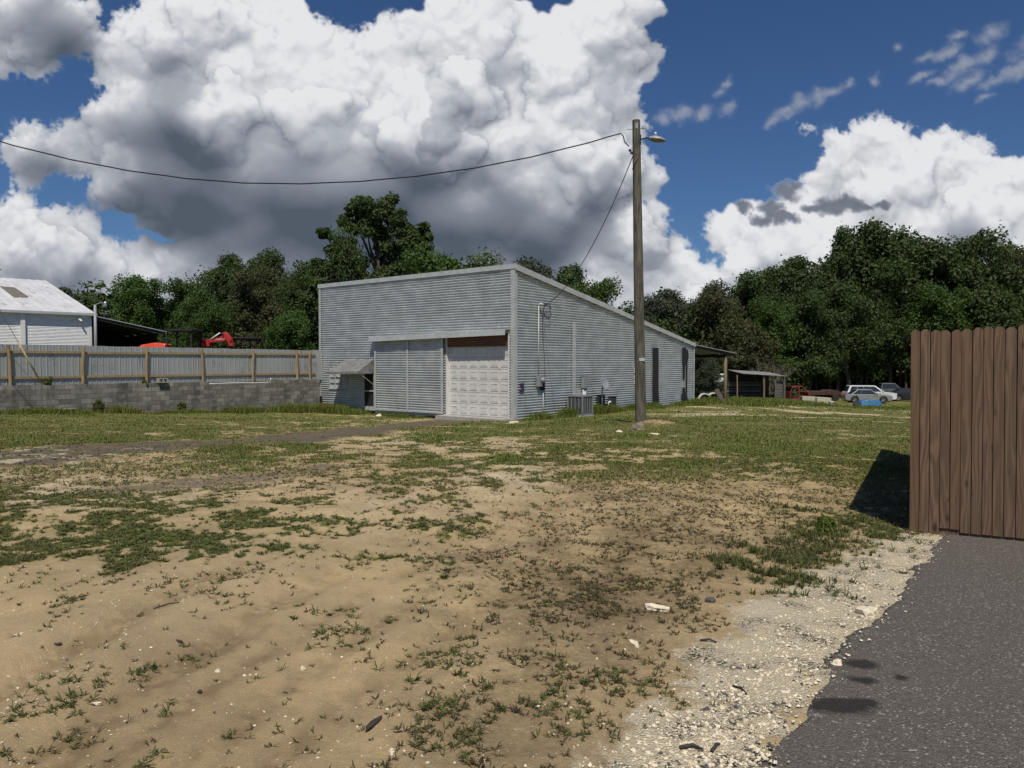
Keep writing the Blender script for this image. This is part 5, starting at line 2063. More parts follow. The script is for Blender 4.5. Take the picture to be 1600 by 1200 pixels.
# the return running back from its left end: boards seen edge on
rt = empty('picket_fence', (F0.x, F0.y, 0), math.atan2(FR.y, FR.x), 'return of the tall wooden fence running back from the corner, seen edge on', 'fence')
y = 0.03
k = 0
while y < 8.0:
    w = 0.14
    P = F0 + FR * y
    g = gs(P.x, P.y)
    zt4 = fz_top - 0.010 * y
    f = MB()
    c = 0.03
    f.prism([(y, g + 0.0), (y + w - 0.004, g + 0.0), (y + w - 0.004, zt4 - c), (y + w - c, zt4), (y + c, zt4), (y, zt4 - c)], 'y', -0.016, 0.0)
    f.build('picket', M_picket, rt)
    y += w
for z in (0.10, -1.10, -1.75):
    f = MB()
    f.bar((0.1, -0.037, z), (8.0, -0.037, z - 0.1), 0.038, 0.088)
    f.build('rail', M_picket, rt)
for k in range(1, 4):
    yy = k * 2.4
    P = F0 + FR * yy
    f = MB()
    f.box(yy - 0.045, yy + 0.045, -0.15, -0.06, gs(P.x, P.y) - 0.4, fz_top - 0.1)
    f.build('post', M_picket, rt)
# ------------------------------------------------------------------ cars and junk at the far right
def paint(name, c, rough=0.3):
    m, nt, b = new_mat(name)
    v = objco(nt, (1, 1, 1), 3.0)
    n = noise(nt, v, 2.0, 5)
    setv(nt, b.inputs['Base Color'], mixc(nt, mapr(nt, n, 0.35, 0.7), c, tuple(x * 0.78 for x in c)))
    setv(nt, b.inputs['Roughness'], mapr(nt, n, 0.3, 0.7, rough * 0.8, rough * 1.5))
    b.inputs['Coat Weight'].default_value = 0.4
    return m


M_wcar = paint('white_car_paint', (0.72, 0.73, 0.74))
M_scar = paint('silver_car_paint', (0.25, 0.26, 0.27))
M_gcar = paint('grey_car_paint', (0.10, 0.105, 0.10), 0.5)
M_rcar = paint('red_car_paint', (0.22, 0.018, 0.018), 0.6)
M_light = mat_basic('headlamp_lens', (0.70, 0.70, 0.68), (0.5, 0.5, 0.5), 8, 0.2)


def arch(cx, r, n=9):
    return [(cx + r * math.cos(math.pi * (1 - k / (n - 1))), 0.30 + r * math.sin(math.pi * (1 - k / (n - 1)))) for k in range(n)]


def car(root, L, W, gc, belt, hood_z, roof, xs, wheels, wr, mat, bed=None, n_side=3, tail_z=None, front_z=None):
    """side view outline with wheel arches, tapered cabin, glass, lamps. x forward, origin under the middle"""
    h = L / 2
    tail_z = tail_z or belt
    front_z = front_z or hood_z - 0.12
    xr, xf, tr_, tf = xs                       # cabin base rear/front and roof rear/front
    low = [(-h + 0.06, gc + 0.1)]
    ar = wr + 0.07
    for cx in sorted(wheels):
        low += [(cx - ar, gc)] + [(cx + ar * math.cos(math.pi * (1 - k / 8)), wr + ar * math.sin(math.pi * (1 - k / 8))) for k in range(1, 8)] + [(cx + ar, gc)]
    low += [(h - 0.08, gc + 0.05), (h, gc + 0.25), (h - 0.02, front_z), (h - 0.25, front_z + 0.09), (xf + 0.1, hood_z + 0.04), (xf, belt)]
    low += [(xr, belt), (-h + 0.10, tail_z), (-h, tail_z - 0.25), (-h + 0.01, gc + 0.3)]
    f = MB()
    n = len(low)
    ys = [(-W / 2 + 0.02, 0.0), (-W / 2, 0.35), (W / 2, 0.35), (W / 2 - 0.02, 0.0)]
    f.prism(low, 'y', -W / 2, W / 2)
    body = f.build('body', mat, root, bevel=0.06)
    # cabin
    t = W / 2 - 0.10
    tt = W / 2 - 0.27
    f = MB()
    b0, b1 = (xr, belt - 0.02), (xf, belt - 0.02)
    r0, r1 = (tr_, roof), (tf, roof)
    q = [(b0[0], -t, b0[1]), (b1[0], -t, b1[1]), (b1[0], t, b1[1]), (b0[0], t, b0[1]),
         (r0[0], -tt, r0[1] - 0.03), (r1[0], -tt, r1[1] - 0.03), (r1[0], tt, r1[1] - 0.03), (r0[0], tt, r0[1] - 0.03)]
    f.add(q, [(3, 2, 1, 0), (4, 5, 6, 7), (0, 1, 5, 4), (1, 2, 6, 5), (2, 3, 7, 6), (3, 0, 4, 7)])
    f.build('cabin', mat, root, bevel=0.05)

    def side(u, v, s, o):
        """a spot of the cabin's side: u along, v up"""
        xa = b0[0] + (b1[0] - b0[0]) * u
        xb = r0[0] + (r1[0] - r0[0]) * u
        return (xa + (xb - xa) * v, s * (t + (tt - t) * v + o), belt + (roof - 0.03 - belt) * v)
    for s in (-1, 1):
        for k in range(n_side):
            u0, u1 = 0.05 + 0.88 * k / n_side + 0.006, 0.05 + 0.88 * (k + 1) / n_side - 0.006
            f = MB()
            f.add([side(u0, 0.06, s, 0.022), side(u1, 0.06, s, 0.022), side(u1, 0.88, s, 0.022), side(u0, 0.88, s, 0.022)], [(0, 1, 2, 3)])
            f.build('window', M_glass, root)

    def endp(front, v, w, o):
        xa, xb = (b1[0], r1[0]) if front else (b0[0], r0[0])
        return (xa + (xb - xa) * v + (o if front else -o), w * (t + (tt - t) * v), belt + (roof - 0.03 - belt) * v)
    for front in (True, False):
        f = MB()
        f.add([endp(front, 0.08, -0.86, 0.015), endp(front, 0.08, 0.86, 0.015), endp(front, 0.88, 0.84, 0.015), endp(front, 0.88, -0.84, 0.015)], [(0, 1, 2, 3)])
        f.build('windscreen' if front else 'rear_window', M_glass, root)
    for cx in wheels:
        for s in (-1, 1):
            wheel(root, cx, s * (W / 2 - 0.13), wr, 0.22, rim=0.64)
    for s in (-1, 1):
        f = MB()
        f.box(h - 0.14, h + 0.012, s * (W / 2 - 0.22) - 0.16, s * (W / 2 - 0.22) + 0.16, front_z - 0.10, front_z + 0.04)
        f.build('headlight', M_light, root, bevel=0.02)
        f = MB()
        f.box(-h - 0.012, -h + 0.10, s * (W / 2 - 0.14) - 0.1, s * (W / 2 - 0.14) + 0.1, tail_z - 0.30, tail_z - 0.05)
        f.build('tail_light', M_red, root, bevel=0.02)
        f = MB()
        f.box(xf - 0.28, xf - 0.16, s * (W / 2 + 0.02) - 0.07, s * (W / 2 + 0.02) + 0.07, belt + 0.02, belt + 0.15)
        f.build('mirror', mat, root, bevel=0.02)
    f = MB()
    f.box(h - 0.02, h + 0.018, -W / 2 + 0.42, W / 2 - 0.42, gc + 0.22, front_z - 0.02)
    f.build('grille', M_black, root)
    for s in (-1, 1):
        f = MB()
        for dx in np.linspace(xr + 0.6, xf - 0.5, 2):
            f.box(dx - 0.10, dx + 0.10, s * W / 2 - 0.012, s * W / 2 + 0.012, belt - 0.16, belt - 0.12)
        f.build('door_handle', M_black, root)
    return body


def spot(px, Y):
    u = (px - 800) / FPX
    x = u * Y
    return (x, Y, gs(x, Y))


c = empty('parked_car', spot(1354, 76), R(-9), 'silver sedan parked in front of the white wagon at the wood edge', 'car')
car(c, 4.6, 1.80, 0.22, 0.92, 0.88, 1.45, (-1.75, 1.0, -0.95, 0.25), (-1.35, 1.40), 0.33, M_scar, tail_z=0.98)
c = empty('parked_car', spot(1358, 79.5), R(-9), 'white long-roofed wagon parked behind the silver sedan', 'car')
car(c, 5.1, 1.95, 0.25, 1.08, 1.02, 1.78, (-2.42, 1.35, -2.1, 0.45), (-1.5, 1.6), 0.35, M_wcar, n_side=4, tail_z=1.08)
c = empty('pickup_truck', spot(1387, 86), R(-12), 'dull grey crew cab pickup truck behind the white wagon, half hidden by the fence', 'pickup truck')
car(c, 5.8, 2.0, 0.45, 1.30, 1.25, 1.98, (-0.95, 1.25, -0.75, 0.65), (-1.9, 1.9), 0.42, M_gcar, n_side=2, tail_z=1.28)
c = empty('parked_car', spot(1421, 82), R(-9), 'black car with its front end just showing left of the wooden fence', 'car')
car(c, 4.6, 1.85, 0.25, 0.95, 0.9, 1.5, (-1.8, 0.9, -1.0, 0.2), (-1.35, 1.40), 0.34, M_black)
# red truck cab
c = empty('truck_cab', spot(1244, 78), R(5), 'derelict red truck cab without doors beside the plank shed', 'truck cab')
f = MB()
for s in (-1, 1):
    yy = s * 0.85
    f.tube([(-1.0, yy, 0.15), (-1.02, yy, 1.0), (-0.72, yy * 0.9, 1.52), (0.35, yy * 0.9, 1.56), (0.78, yy, 1.0), (0.95, yy, 0.9), (1.0, yy, 0.2)], 0.06, 6)
    f.tube([(-1.0, yy, 0.2), (1.0, yy, 0.2)], 0.09, 6)
    f.tube([(-0.05, yy, 0.2), (-0.05, yy * 0.9, 1.53)], 0.06, 6)
f.box(-0.8, 0.4, -0.78, 0.78, 1.52, 1.60)
f.box(-1.06, -0.98, -0.80, 0.80, 0.1, 1.0)
f.box(0.92, 1.0, -0.80, 0.80, 0.15, 0.95)
f.box(-1.0, 1.0, -0.80, 0.80, 0.08, 0.18)
f.build('cab_shell', M_rcar, c, bevel=0.02)
f = MB()
f.box(-0.7, -0.1, -0.6, 0.6, 0.2, 0.5)
f.box(-0.8, -0.65, -0.6, 0.6, 0.4, 1.0)
f.build('bench_seat', M_dark, c, bevel=0.03)
# rusty truck bed behind the pale box
c = empty('farm_truck', spot(1283, 80), R(-4), 'dark rusty farm truck hulk behind the pale box', 'truck')
M_rust = mat_basic('rust', (0.085, 0.035, 0.022), (0.04, 0.022, 0.018), 4, 0.9)
f = MB()
f.prism([(-2.0, 0.6), (1.9, 0.6), (1.95, 0.9), (1.3, 1.15), (0.4, 1.18), (0.2, 1.05), (-0.6, 1.0), (-2.0, 0.95)], 'y', -0.85, 0.85)
f.build('body', M_rust, c, bevel=0.05)
for x in (-1.3, 1.3):
    for s in (-1, 1):
        wheel(c, x, s * 0.8, 0.38, 0.22, rimmat=M_rust)
# pale box with planks
x, y, z = spot(1274, 63)
c = empty('storage_box', (x, y, z), R(-3), 'long weathered cream painted box lying tilted in the grass', 'box')
M_cream = mat_basic('cream_peeling', (0.52, 0.48, 0.37), (0.40, 0.36, 0.27), 5, 0.8, 0, (1, 1, 1), (0.12, 0.10, 0.075))
f = MB()
f.box(-1.22, 1.22, -0.35, 0.35, 0.02, 0.72, Matrix.Translation((0, 0, 0.06)) @ Matrix.Rotation(R(3.5), 4, 'Y'))
f.build('panel', M_cream, c, bevel=0.02)
f = MB()
f.box(-0.16, 0.02, -0.37, -0.352, 0.35, 0.68, Matrix.Translation((0, 0, 0.06)) @ Matrix.Rotation(R(3.5), 4, 'Y'))
f.build('hatch', mat_basic('dull_green', (0.16, 0.16, 0.11), (0.12, 0.12, 0.09), 7), c)
f = MB()
f.box(-1.30, 1.0, -0.52, -0.40, -0.03, 0.10)
f.build('plank', M_cream, c)
x, y, z = spot(1299, 61.5)
f = MB()
f.lathe([(0.17, 0.0), (0.20, 0.05), (0.22, 0.45), (0.235, 0.47), (0.20, 0.49)], 18)
b_ = f.build('drum', M_white, None, smooth=True)
b_.location = (x, y, z)
tag(b_, 'small white plastic drum at the right end of the cream box', 'drum')
f = MB()
f.tube([(0.0, 0, 0.0), (0.0, 0, 0.0)], 0.1, 3) if False else None
# blue plastic tub
x, y, z = spot(1359, 70)
c = empty('blue_tub', (x, y, z), R(-4), 'bright blue plastic pond tub upside down in front of the silver sedan', 'tub')
f = MB()
loft(f, [(-1.05, [(-0.4, 0.0), (0.4, 0.0), (0.30, 0.18), (-0.30, 0.18)]), (-0.9, [(-0.55, 0.0), (0.55, 0.0), (0.42, 0.42), (-0.42, 0.42)]),
         (-0.3, [(-0.62, 0.0), (0.62, 0.0), (0.46, 0.55), (-0.46, 0.55)]), (0.2, [(-0.62, 0.0), (0.62, 0.0), (0.46, 0.50), (-0.46, 0.50)]),
         (0.85, [(-0.55, 0.0), (0.55, 0.0), (0.40, 0.46), (-0.40, 0.46)]), (1.0, [(-0.4, 0.0), (0.4, 0.0), (0.30, 0.30), (-0.30, 0.30)])])
f.build('shell', mat_basic('blue_plastic', (0.03, 0.155, 0.33), (0.022, 0.11, 0.25), 3, 0.45), c, bevel=0.05)
f = MB()
f.box(-1.1, 1.05, -0.68, 0.68, -0.02, 0.04)
f.build('rim', mat_basic('blue_rim', (0.03, 0.14, 0.30), (0.02, 0.10, 0.22), 3, 0.45), c, bevel=0.02)
x, y, z = spot(1339, 68)
c = empty('loose_wheel', (x, y, z), 0, 'loose dark wheel lying left of the blue tub', 'wheel')
M = Matrix.Translation((0, 0, 0.16)) @ Matrix.Rotation(R(62), 4, 'X')
f = MB()
f.lathe([(0.17, -0.1), (0.30, -0.1), (0.33, -0.05), (0.33, 0.05), (0.30, 0.1), (0.17, 0.1)], 20, M=M)
f.build('tyre', M_rubber, c)
f = MB()
f.lathe([(0.04, -0.03), (0.16, -0.06), (0.168, 0.06), (0.04, 0.03)], 16, M=M)
f.build('rim', M_chrome, c)

# ------------------------------------------------------------------ plank shed with a low tin roof
x0, y0, z0 = spot(1190, 64)
sh = empty('plank_shed', (x0, y0, z0), R(4), 'low open plank shed with a pale tin roof and grey plank end wall', 'shed')
M_gwood = mat_wood('grey_planks', (0.16, 0.15, 0.135), (0.08, 0.076, 0.07), 5.0)
M_tin = mat_basic('old_tin', (0.34, 0.33, 0.32), (0.24, 0.23, 0.22), 3, 0.6, 0.2, (1, 1, 1), (0.16, 0.11, 0.08))
SW, SD = 4.3, 3.2                             # a side view: 2*2.15 m wide
zl = at(1160, 583.5, 64).z - z0
zr = at(1222, 587.5, 64).z - z0
f = MB()
for i in range(30):
    xa = -SW / 2 + 0.35 + (SW - 0.5) * i / 30
    xb = xa + (SW - 0.5) / 30
    za = zl + (zr - zl) * i / 30
    zb_ = zl + (zr - zl) * (i + 1) / 30
    f.add([(xa, -0.3, za), (xb, -0.3, zb_ - 0.0), (xb, SD, zb_ + 0.28), (xa, SD, za + 0.28), (0.5 * (xa + xb), -0.3, 0.5 * (za + zb_) + 0.02), (0.5 * (xa + xb), SD, 0.5 * (za + zb_) + 0.30)],
          [(0, 4, 5, 3), (4, 1, 2, 5)])
rfo = f.build('roof', M_tin, sh)
md = rfo.modifiers.new('solid', 'SOLIDIFY')
md.thickness = 0.03
def sx(px):
    return (px - 1190) / FPX * 64
for px, yy, w in ((1151, 0, 0.07), (1193.5, -0.05, 0.09), (1212, -0.05, 0.07), (1226.5, 0.0, 0.10)):
    f = MB()
    f.tube([(sx(px), yy, -0.3), (sx(px) + 0.02, yy, 1.0), (sx(px) - 0.02, yy, (zl + zr) / 2 - 0.02)], w, 8)
    f.build('post', M_gwood if px > 1200 else M_post, sh)
for i in range(7):
    f = MB()
    z = 0.12 + i * 0.24
    f.box(sx(1214), sx(1226), 0.12, 0.15, z, z + 0.19)
    f.build('plank', M_gwood, sh)
for i in range(6):
    f = MB()
    z = 0.15 + i * 0.27
    f.box(sx(1153), sx(1213), SD - 0.1, SD - 0.06, z, z + (0.12 if i % 2 else 0.2))
    f.build('plank', M_gwood, sh)
f = MB()
f.box(sx(1153), sx(1226), SD, SD + 0.03, 0, zl)
f.build('dark_wall', M_dark, sh)

# pieces under and behind the canopy
def arc_piece(px, py, Y, label):
    p = at(px, py, Y)
    f = MB()
    n = 14
    vs = []
    for i in range(n + 1):
        a = math.pi * (0.05 + 0.75 * i / n)
        for (r, yy) in ((0.42, -0.14), (0.42, 0.14), (0.36, 0.14), (0.36, -0.14)):
            vs.append((-r * math.cos(a), yy, r * math.sin(a)))
    fs = []
    for i in range(n):
        for k in range(4):
            fs.append((4 * i + k, 4 * i + (k + 1) % 4, 4 * i + 4 + (k + 1) % 4, 4 * i + 4 + k))
    f.add(vs, fs + [(0, 1, 2, 3), (4 * n + 3, 4 * n + 2, 4 * n + 1, 4 * n)])
    o = f.build('fender', M_white, None, smooth=False)
    o.location = (p.x, p.y, p.z - 0.35)
    return tag(o, label, 'fender', 'pale curved fenders lying under the canopy')


arc_piece(1101, 616, 47, 'pale curved fender lying under the canopy, nearer the workshop wall')
f1 = arc_piece(1115, 615, 47, 'pale curved fender lying under the canopy, farther from the workshop wall')
f1.scale = (-1, 1, 1)
p = at(1124, 622, 46.5)
f = MB()
f.box(-0.13, 0.13, -0.1, 0.1, -0.45, 0.45, Matrix.Rotation(R(-28), 4, 'Y'))
o = f.build('board', M_gwood)
o.location = (p.x, p.y, p.z + 0.15)
tag(o, 'short grey board leaning among the junk under the canopy', 'board')
# cluttered yard behind: white and teal boat-like hulls, low dark trailer
x, y, z = spot(1140, 74)
c = empty('old_trailer', (x, y, z), 0, 'white and teal trailer half hidden by leaves behind the canopy', 'trailer')
M_teal = mat_basic('teal_paint', (0.03, 0.14, 0.15), (0.02, 0.09, 0.10), 3, 0.5)
f = MB()
f.prism([(-3.4, 1.3), (3.2, 1.3), (3.4, 1.9), (3.0, 2.25), (-3.2, 2.3), (-3.5, 1.9)], 'y', -1.0, 1.0)
f.build('body', M_teal, c, bevel=0.08)
f = MB()
f.box(-2.9, 2.6, -1.02, 1.02, 2.42, 2.55)
f.box(-1.9, -0.3, -1.03, -1.0, 1.75, 2.15)
f.build('roof', M_white, c, bevel=0.03)
f = MB()
f.box(-3.2, 3.0, -0.8, 0.8, 0.6, 0.75)
f.box(-3.2, 3.0, -0.78, -0.70, 1.02, 1.08)
f.build('frame', M_grey, c)
for xx in (-1.2, 0.9):
    wheel(c, xx, -0.9, 0.4, 0.25)
    wheel(c, xx, 0.9, 0.4, 0.25)
# ------------------------------------------------------------------ trees
def leaf_cloud(rng, centres, radii, per, size, flat=0.75, tint_lo=0.0):
    """leaves through the volume of every branch end, thicker towards its outside"""
    n = len(centres)
    C = np.repeat(np.array(centres), per, 0)
    Rr = np.repeat(np.array(radii), per)
    m = len(C)
    d = rng.normal(size=(m, 3))
    d /= np.linalg.norm(d, axis=1, keepdims=True)
    r = Rr * rng.uniform(0.25, 1.0, m) ** 0.55
    r *= 1 + 0.35 * (rng.uniform(size=m) > 0.9)
    P = C + d * r[:, None] * np.array([1, 1, flat])
    # each leaf: a random small rhomb, facing mostly outwards and up
    nrm = d * 0.7 + rng.normal(size=(m, 3)) * 0.55 + np.array([0, 0, 0.45])
    nrm /= np.linalg.norm(nrm, axis=1, keepdims=True)
    a = rng.normal(size=(m, 3))
    a -= nrm * (a * nrm).sum(1, keepdims=True)
    a /= np.linalg.norm(a, axis=1, keepdims=True)
    b = np.cross(nrm, a)
    s = size * rng.uniform(0.6, 1.35, m)[:, None]
    V = np.stack([P - a * s, P - b * s * 0.55 + nrm * s * 0.12, P + a * s, P + b * s * 0.55 + nrm * s * 0.12], 1).reshape(-1, 3)
    F = np.arange(m * 4).reshape(m, 4)
    tint = np.repeat(np.clip(rng.normal(0.5, 0.28, m), 0, 1), 4)
    return V, F, tint


def limb(mb, rng, p, d, length, r, steps=5, wig=0.25, up=0.1):
    pts = [Vector(p)]
    rad = [r]
    d = Vector(d).normalized()
    for i in range(steps):
        d = (d + Vector((rng.normal() * wig, rng.normal() * wig, rng.normal() * wig * 0.6 + up))).normalized()
        pts.append(pts[-1] + d * length / steps)
        rad.append(r * (1 - 0.8 * (i + 1) / steps))
    mb.tube(pts, rad, 6, cap=False)
    return pts


M_bark = mat_basic('bark', (0.095, 0.082, 0.066), (0.055, 0.048, 0.040), 6, 0.95, 0, (2, 2, 0.4), (0.14, 0.125, 0.105), 0.5)
LEAF = {
    'dark': mat_leaf('leaf_dark', (0.034, 0.060, 0.018), (0.080, 0.118, 0.036), 0.28, (0.052, 0.070, 0.026)),
    'mid': mat_leaf('leaf_mid', (0.038, 0.074, 0.016), (0.088, 0.148, 0.032), 0.30, (0.052, 0.082, 0.022)),
    'olive': mat_leaf('leaf_olive', (0.050, 0.060, 0.024), (0.105, 0.110, 0.045), 0.25, (0.060, 0.055, 0.028)),
    'bright': mat_leaf('leaf_bright', (0.045, 0.095, 0.018), (0.095, 0.165, 0.035), 0.3, (0.050, 0.085, 0.020)),
    'grey': mat_leaf('leaf_grey', (0.045, 0.060, 0.035), (0.085, 0.100, 0.060), 0.22, (0.055, 0.058, 0.040)),
}


def tree_meshes(seed, H, Rc, base, n_limbs, per, leaf, shape='round', bare=0.0):
    """wood and crown of one tree: a tapered trunk, limbs that fork twice, leaves round every fork's end"""
    rng = np.random.default_rng(seed)
    wood = MB()
    lean = rng.normal(size=2) * 0.03 * H
    tp = [Vector((0, 0, -0.5))]
    K = 7
    for i in range(1, K + 1):
        t = i / K
        tp.append(Vector((lean[0] * t + rng.normal() * 0.012 * H, lean[1] * t + rng.normal() * 0.012 * H, H * 0.86 * t)))
    r0 = 0.020 * H + 0.06
    wood.tube(tp, [r0 * (1.25 if i == 0 else (1 - 0.85 * i / K)) for i in range(K + 1)], 9, cap=False)
    ends = []
    for k in range(n_limbs):
        t = base + (0.95 - base) * (k + rng.uniform(0, 0.9)) / n_limbs
        az = k * 2.399 + rng.uniform(-0.4, 0.4)
        q = t * K * 0.999
        i0 = min(int(q), K - 1)
        p = tp[i0].lerp(tp[i0 + 1], q - i0)
        if shape == 'round':
            tt = (t - base) / (1 - base)
            prof = (0.72 + 0.28 * math.sin(math.pi * min(1, tt * 1.3))) * (1 - 0.42 * tt ** 3)
        elif shape == 'cone':
            prof = rng.uniform(0.50, 1.0) * (1.0 - 0.30 * (t - base) / (1 - base))
        elif shape == 'tall':
            prof = 0.55 + 0.45 * math.sin(math.pi * (t - base) / (1 - base))
        else:
            prof = 1.0 - 0.45 * (t - base) / (1 - base)
        ln = Rc * prof * rng.uniform(0.72, 1.08)
        d = (math.cos(az), math.sin(az), rng.uniform(0.05, 0.5) + 0.45 * max(0, t - 0.6) / 0.4)
        main = limb(wood, rng, p, d, ln, r0 * 0.42, 5, 0.18, 0.05)
        ends.append((main[-1], 1.0))
        ends.append((main[3], 0.9))
        for m in (1, 2, 3, 4):
            for s in range(2):
                dd = (main[m] - main[m - 1]).normalized() + Vector(rng.normal(size=3)) * 0.75 + Vector((0, 0, 0.25))
                sub = limb(wood, rng, main[m], dd, ln * rng.uniform(0.28, 0.5), r0 * 0.14, 3, 0.3, 0.06)
                ends.append((sub[-1], rng.uniform(0.7, 1.0)))
    ends.append((tp[-1], 1.0))
    ends.append((tp[-1] + Vector((0, 0, 0.05 * H)), 0.8))
    cr = 0.20 * Rc + 0.35
    cs, rs = [], []
    for p, k in ends:
        if rng.uniform() < bare:
            continue
        cs.append(tuple(p))
        rs.append(cr * k * rng.uniform(0.75, 1.35))
    V, F, T = leaf_cloud(rng, cs, rs, per, leaf)
    return wood, (V, F, T)


PROTO = {}


def proto(key, seed, kind, mats, **kw):
    wood, (V, F, T) = tree_meshes(seed, **kw)
    root = empty('tree', (0, 0, -500), 0)
    wood.build('trunk', M_bark, root, smooth=True)
    PROTO[key] = dict(root=root, H=kw['H'] * 0.98, R=kw['Rc'] * 1.12, used=set(), V=V, F=F, T=T, name=kind)
    me = None
    for mk in mats:
        if me is None:
            o = np_mesh('crown', V, F, LEAF[mk], root, attrs=dict(tint=T))
            me = o.data
            PROTO[key]['mesh'] = {mk: me}
        else:
            m2 = me.copy()
            m2.materials.clear()
            m2.materials.append(LEAF[mk])
            PROTO[key]['mesh'][mk] = m2
    return root


proto('oakA', 1, 'oak', ['dark', 'mid', 'olive', 'grey'], H=16, Rc=6.2, base=0.22, n_limbs=15, per=150, leaf=0.20, shape='round')
proto('oakB', 2, 'oak', ['dark', 'mid', 'bright', 'olive', 'grey'], H=15, Rc=5.6, base=0.16, n_limbs=16, per=150, leaf=0.19, shape='low')
proto('oakC', 3, 'oak', ['dark', 'mid', 'olive', 'grey'], H=17, Rc=6.0, base=0.25, n_limbs=14, per=150, leaf=0.20, shape='round')
proto('tall', 4, 'tall', ['dark', 'mid'], H=19, Rc=4.6, base=0.30, n_limbs=15, per=150, leaf=0.17, shape='tall', bare=0.12)
proto('bush', 5, 'bush', ['mid', 'bright', 'olive', 'dark', 'grey'], H=8, Rc=3.6, base=0.08, n_limbs=14, per=140, leaf=0.13, shape='low')
proto('thin', 6, 'thin', ['grey', 'olive', 'mid'], H=14, Rc=4.6, base=0.25, n_limbs=13, per=40, leaf=0.15, shape='round', bare=0.35)
_used = set()


def plant(key, px, ptop, hw, Y, mk, label, name='tree', cat='tree', base_z=None, rz=None, seed=0):
    """a tree whose crown spans hw (half width) and reaches ptop, at depth Y"""
    pr = PROTO[key]
    x = (px - 800) / FPX * Y
    if base_z is None:
        base_z = 0.70 if (px < 480) else float(ground_np(np.array([x]), np.array([float(Y)]))[0])
    H = at(px, ptop, Y).z - base_z
    r = hw / FPX * Y
    if key in _used:
        root = copy_tree(pr['root'])
    else:
        root = pr['root']
        _used.add(key)
    root.name = name
    root.location = (x, Y, base_z)
    root.rotation_euler = (0, 0, rz if rz is not None else (px * 0.37 + Y) % 6.28)
    sz = H / pr['H']
    sxy = max(r / pr['R'], (0.62 if key in ('tall', 'thin', 'spread') else 0.86) * sz)
    root.scale = (sxy, sxy, sz)
    for ch in root.children:
        if ch.name.startswith('crown'):
            ch.data = pr['mesh'][mk]
    tag(root, label, cat)
    return root


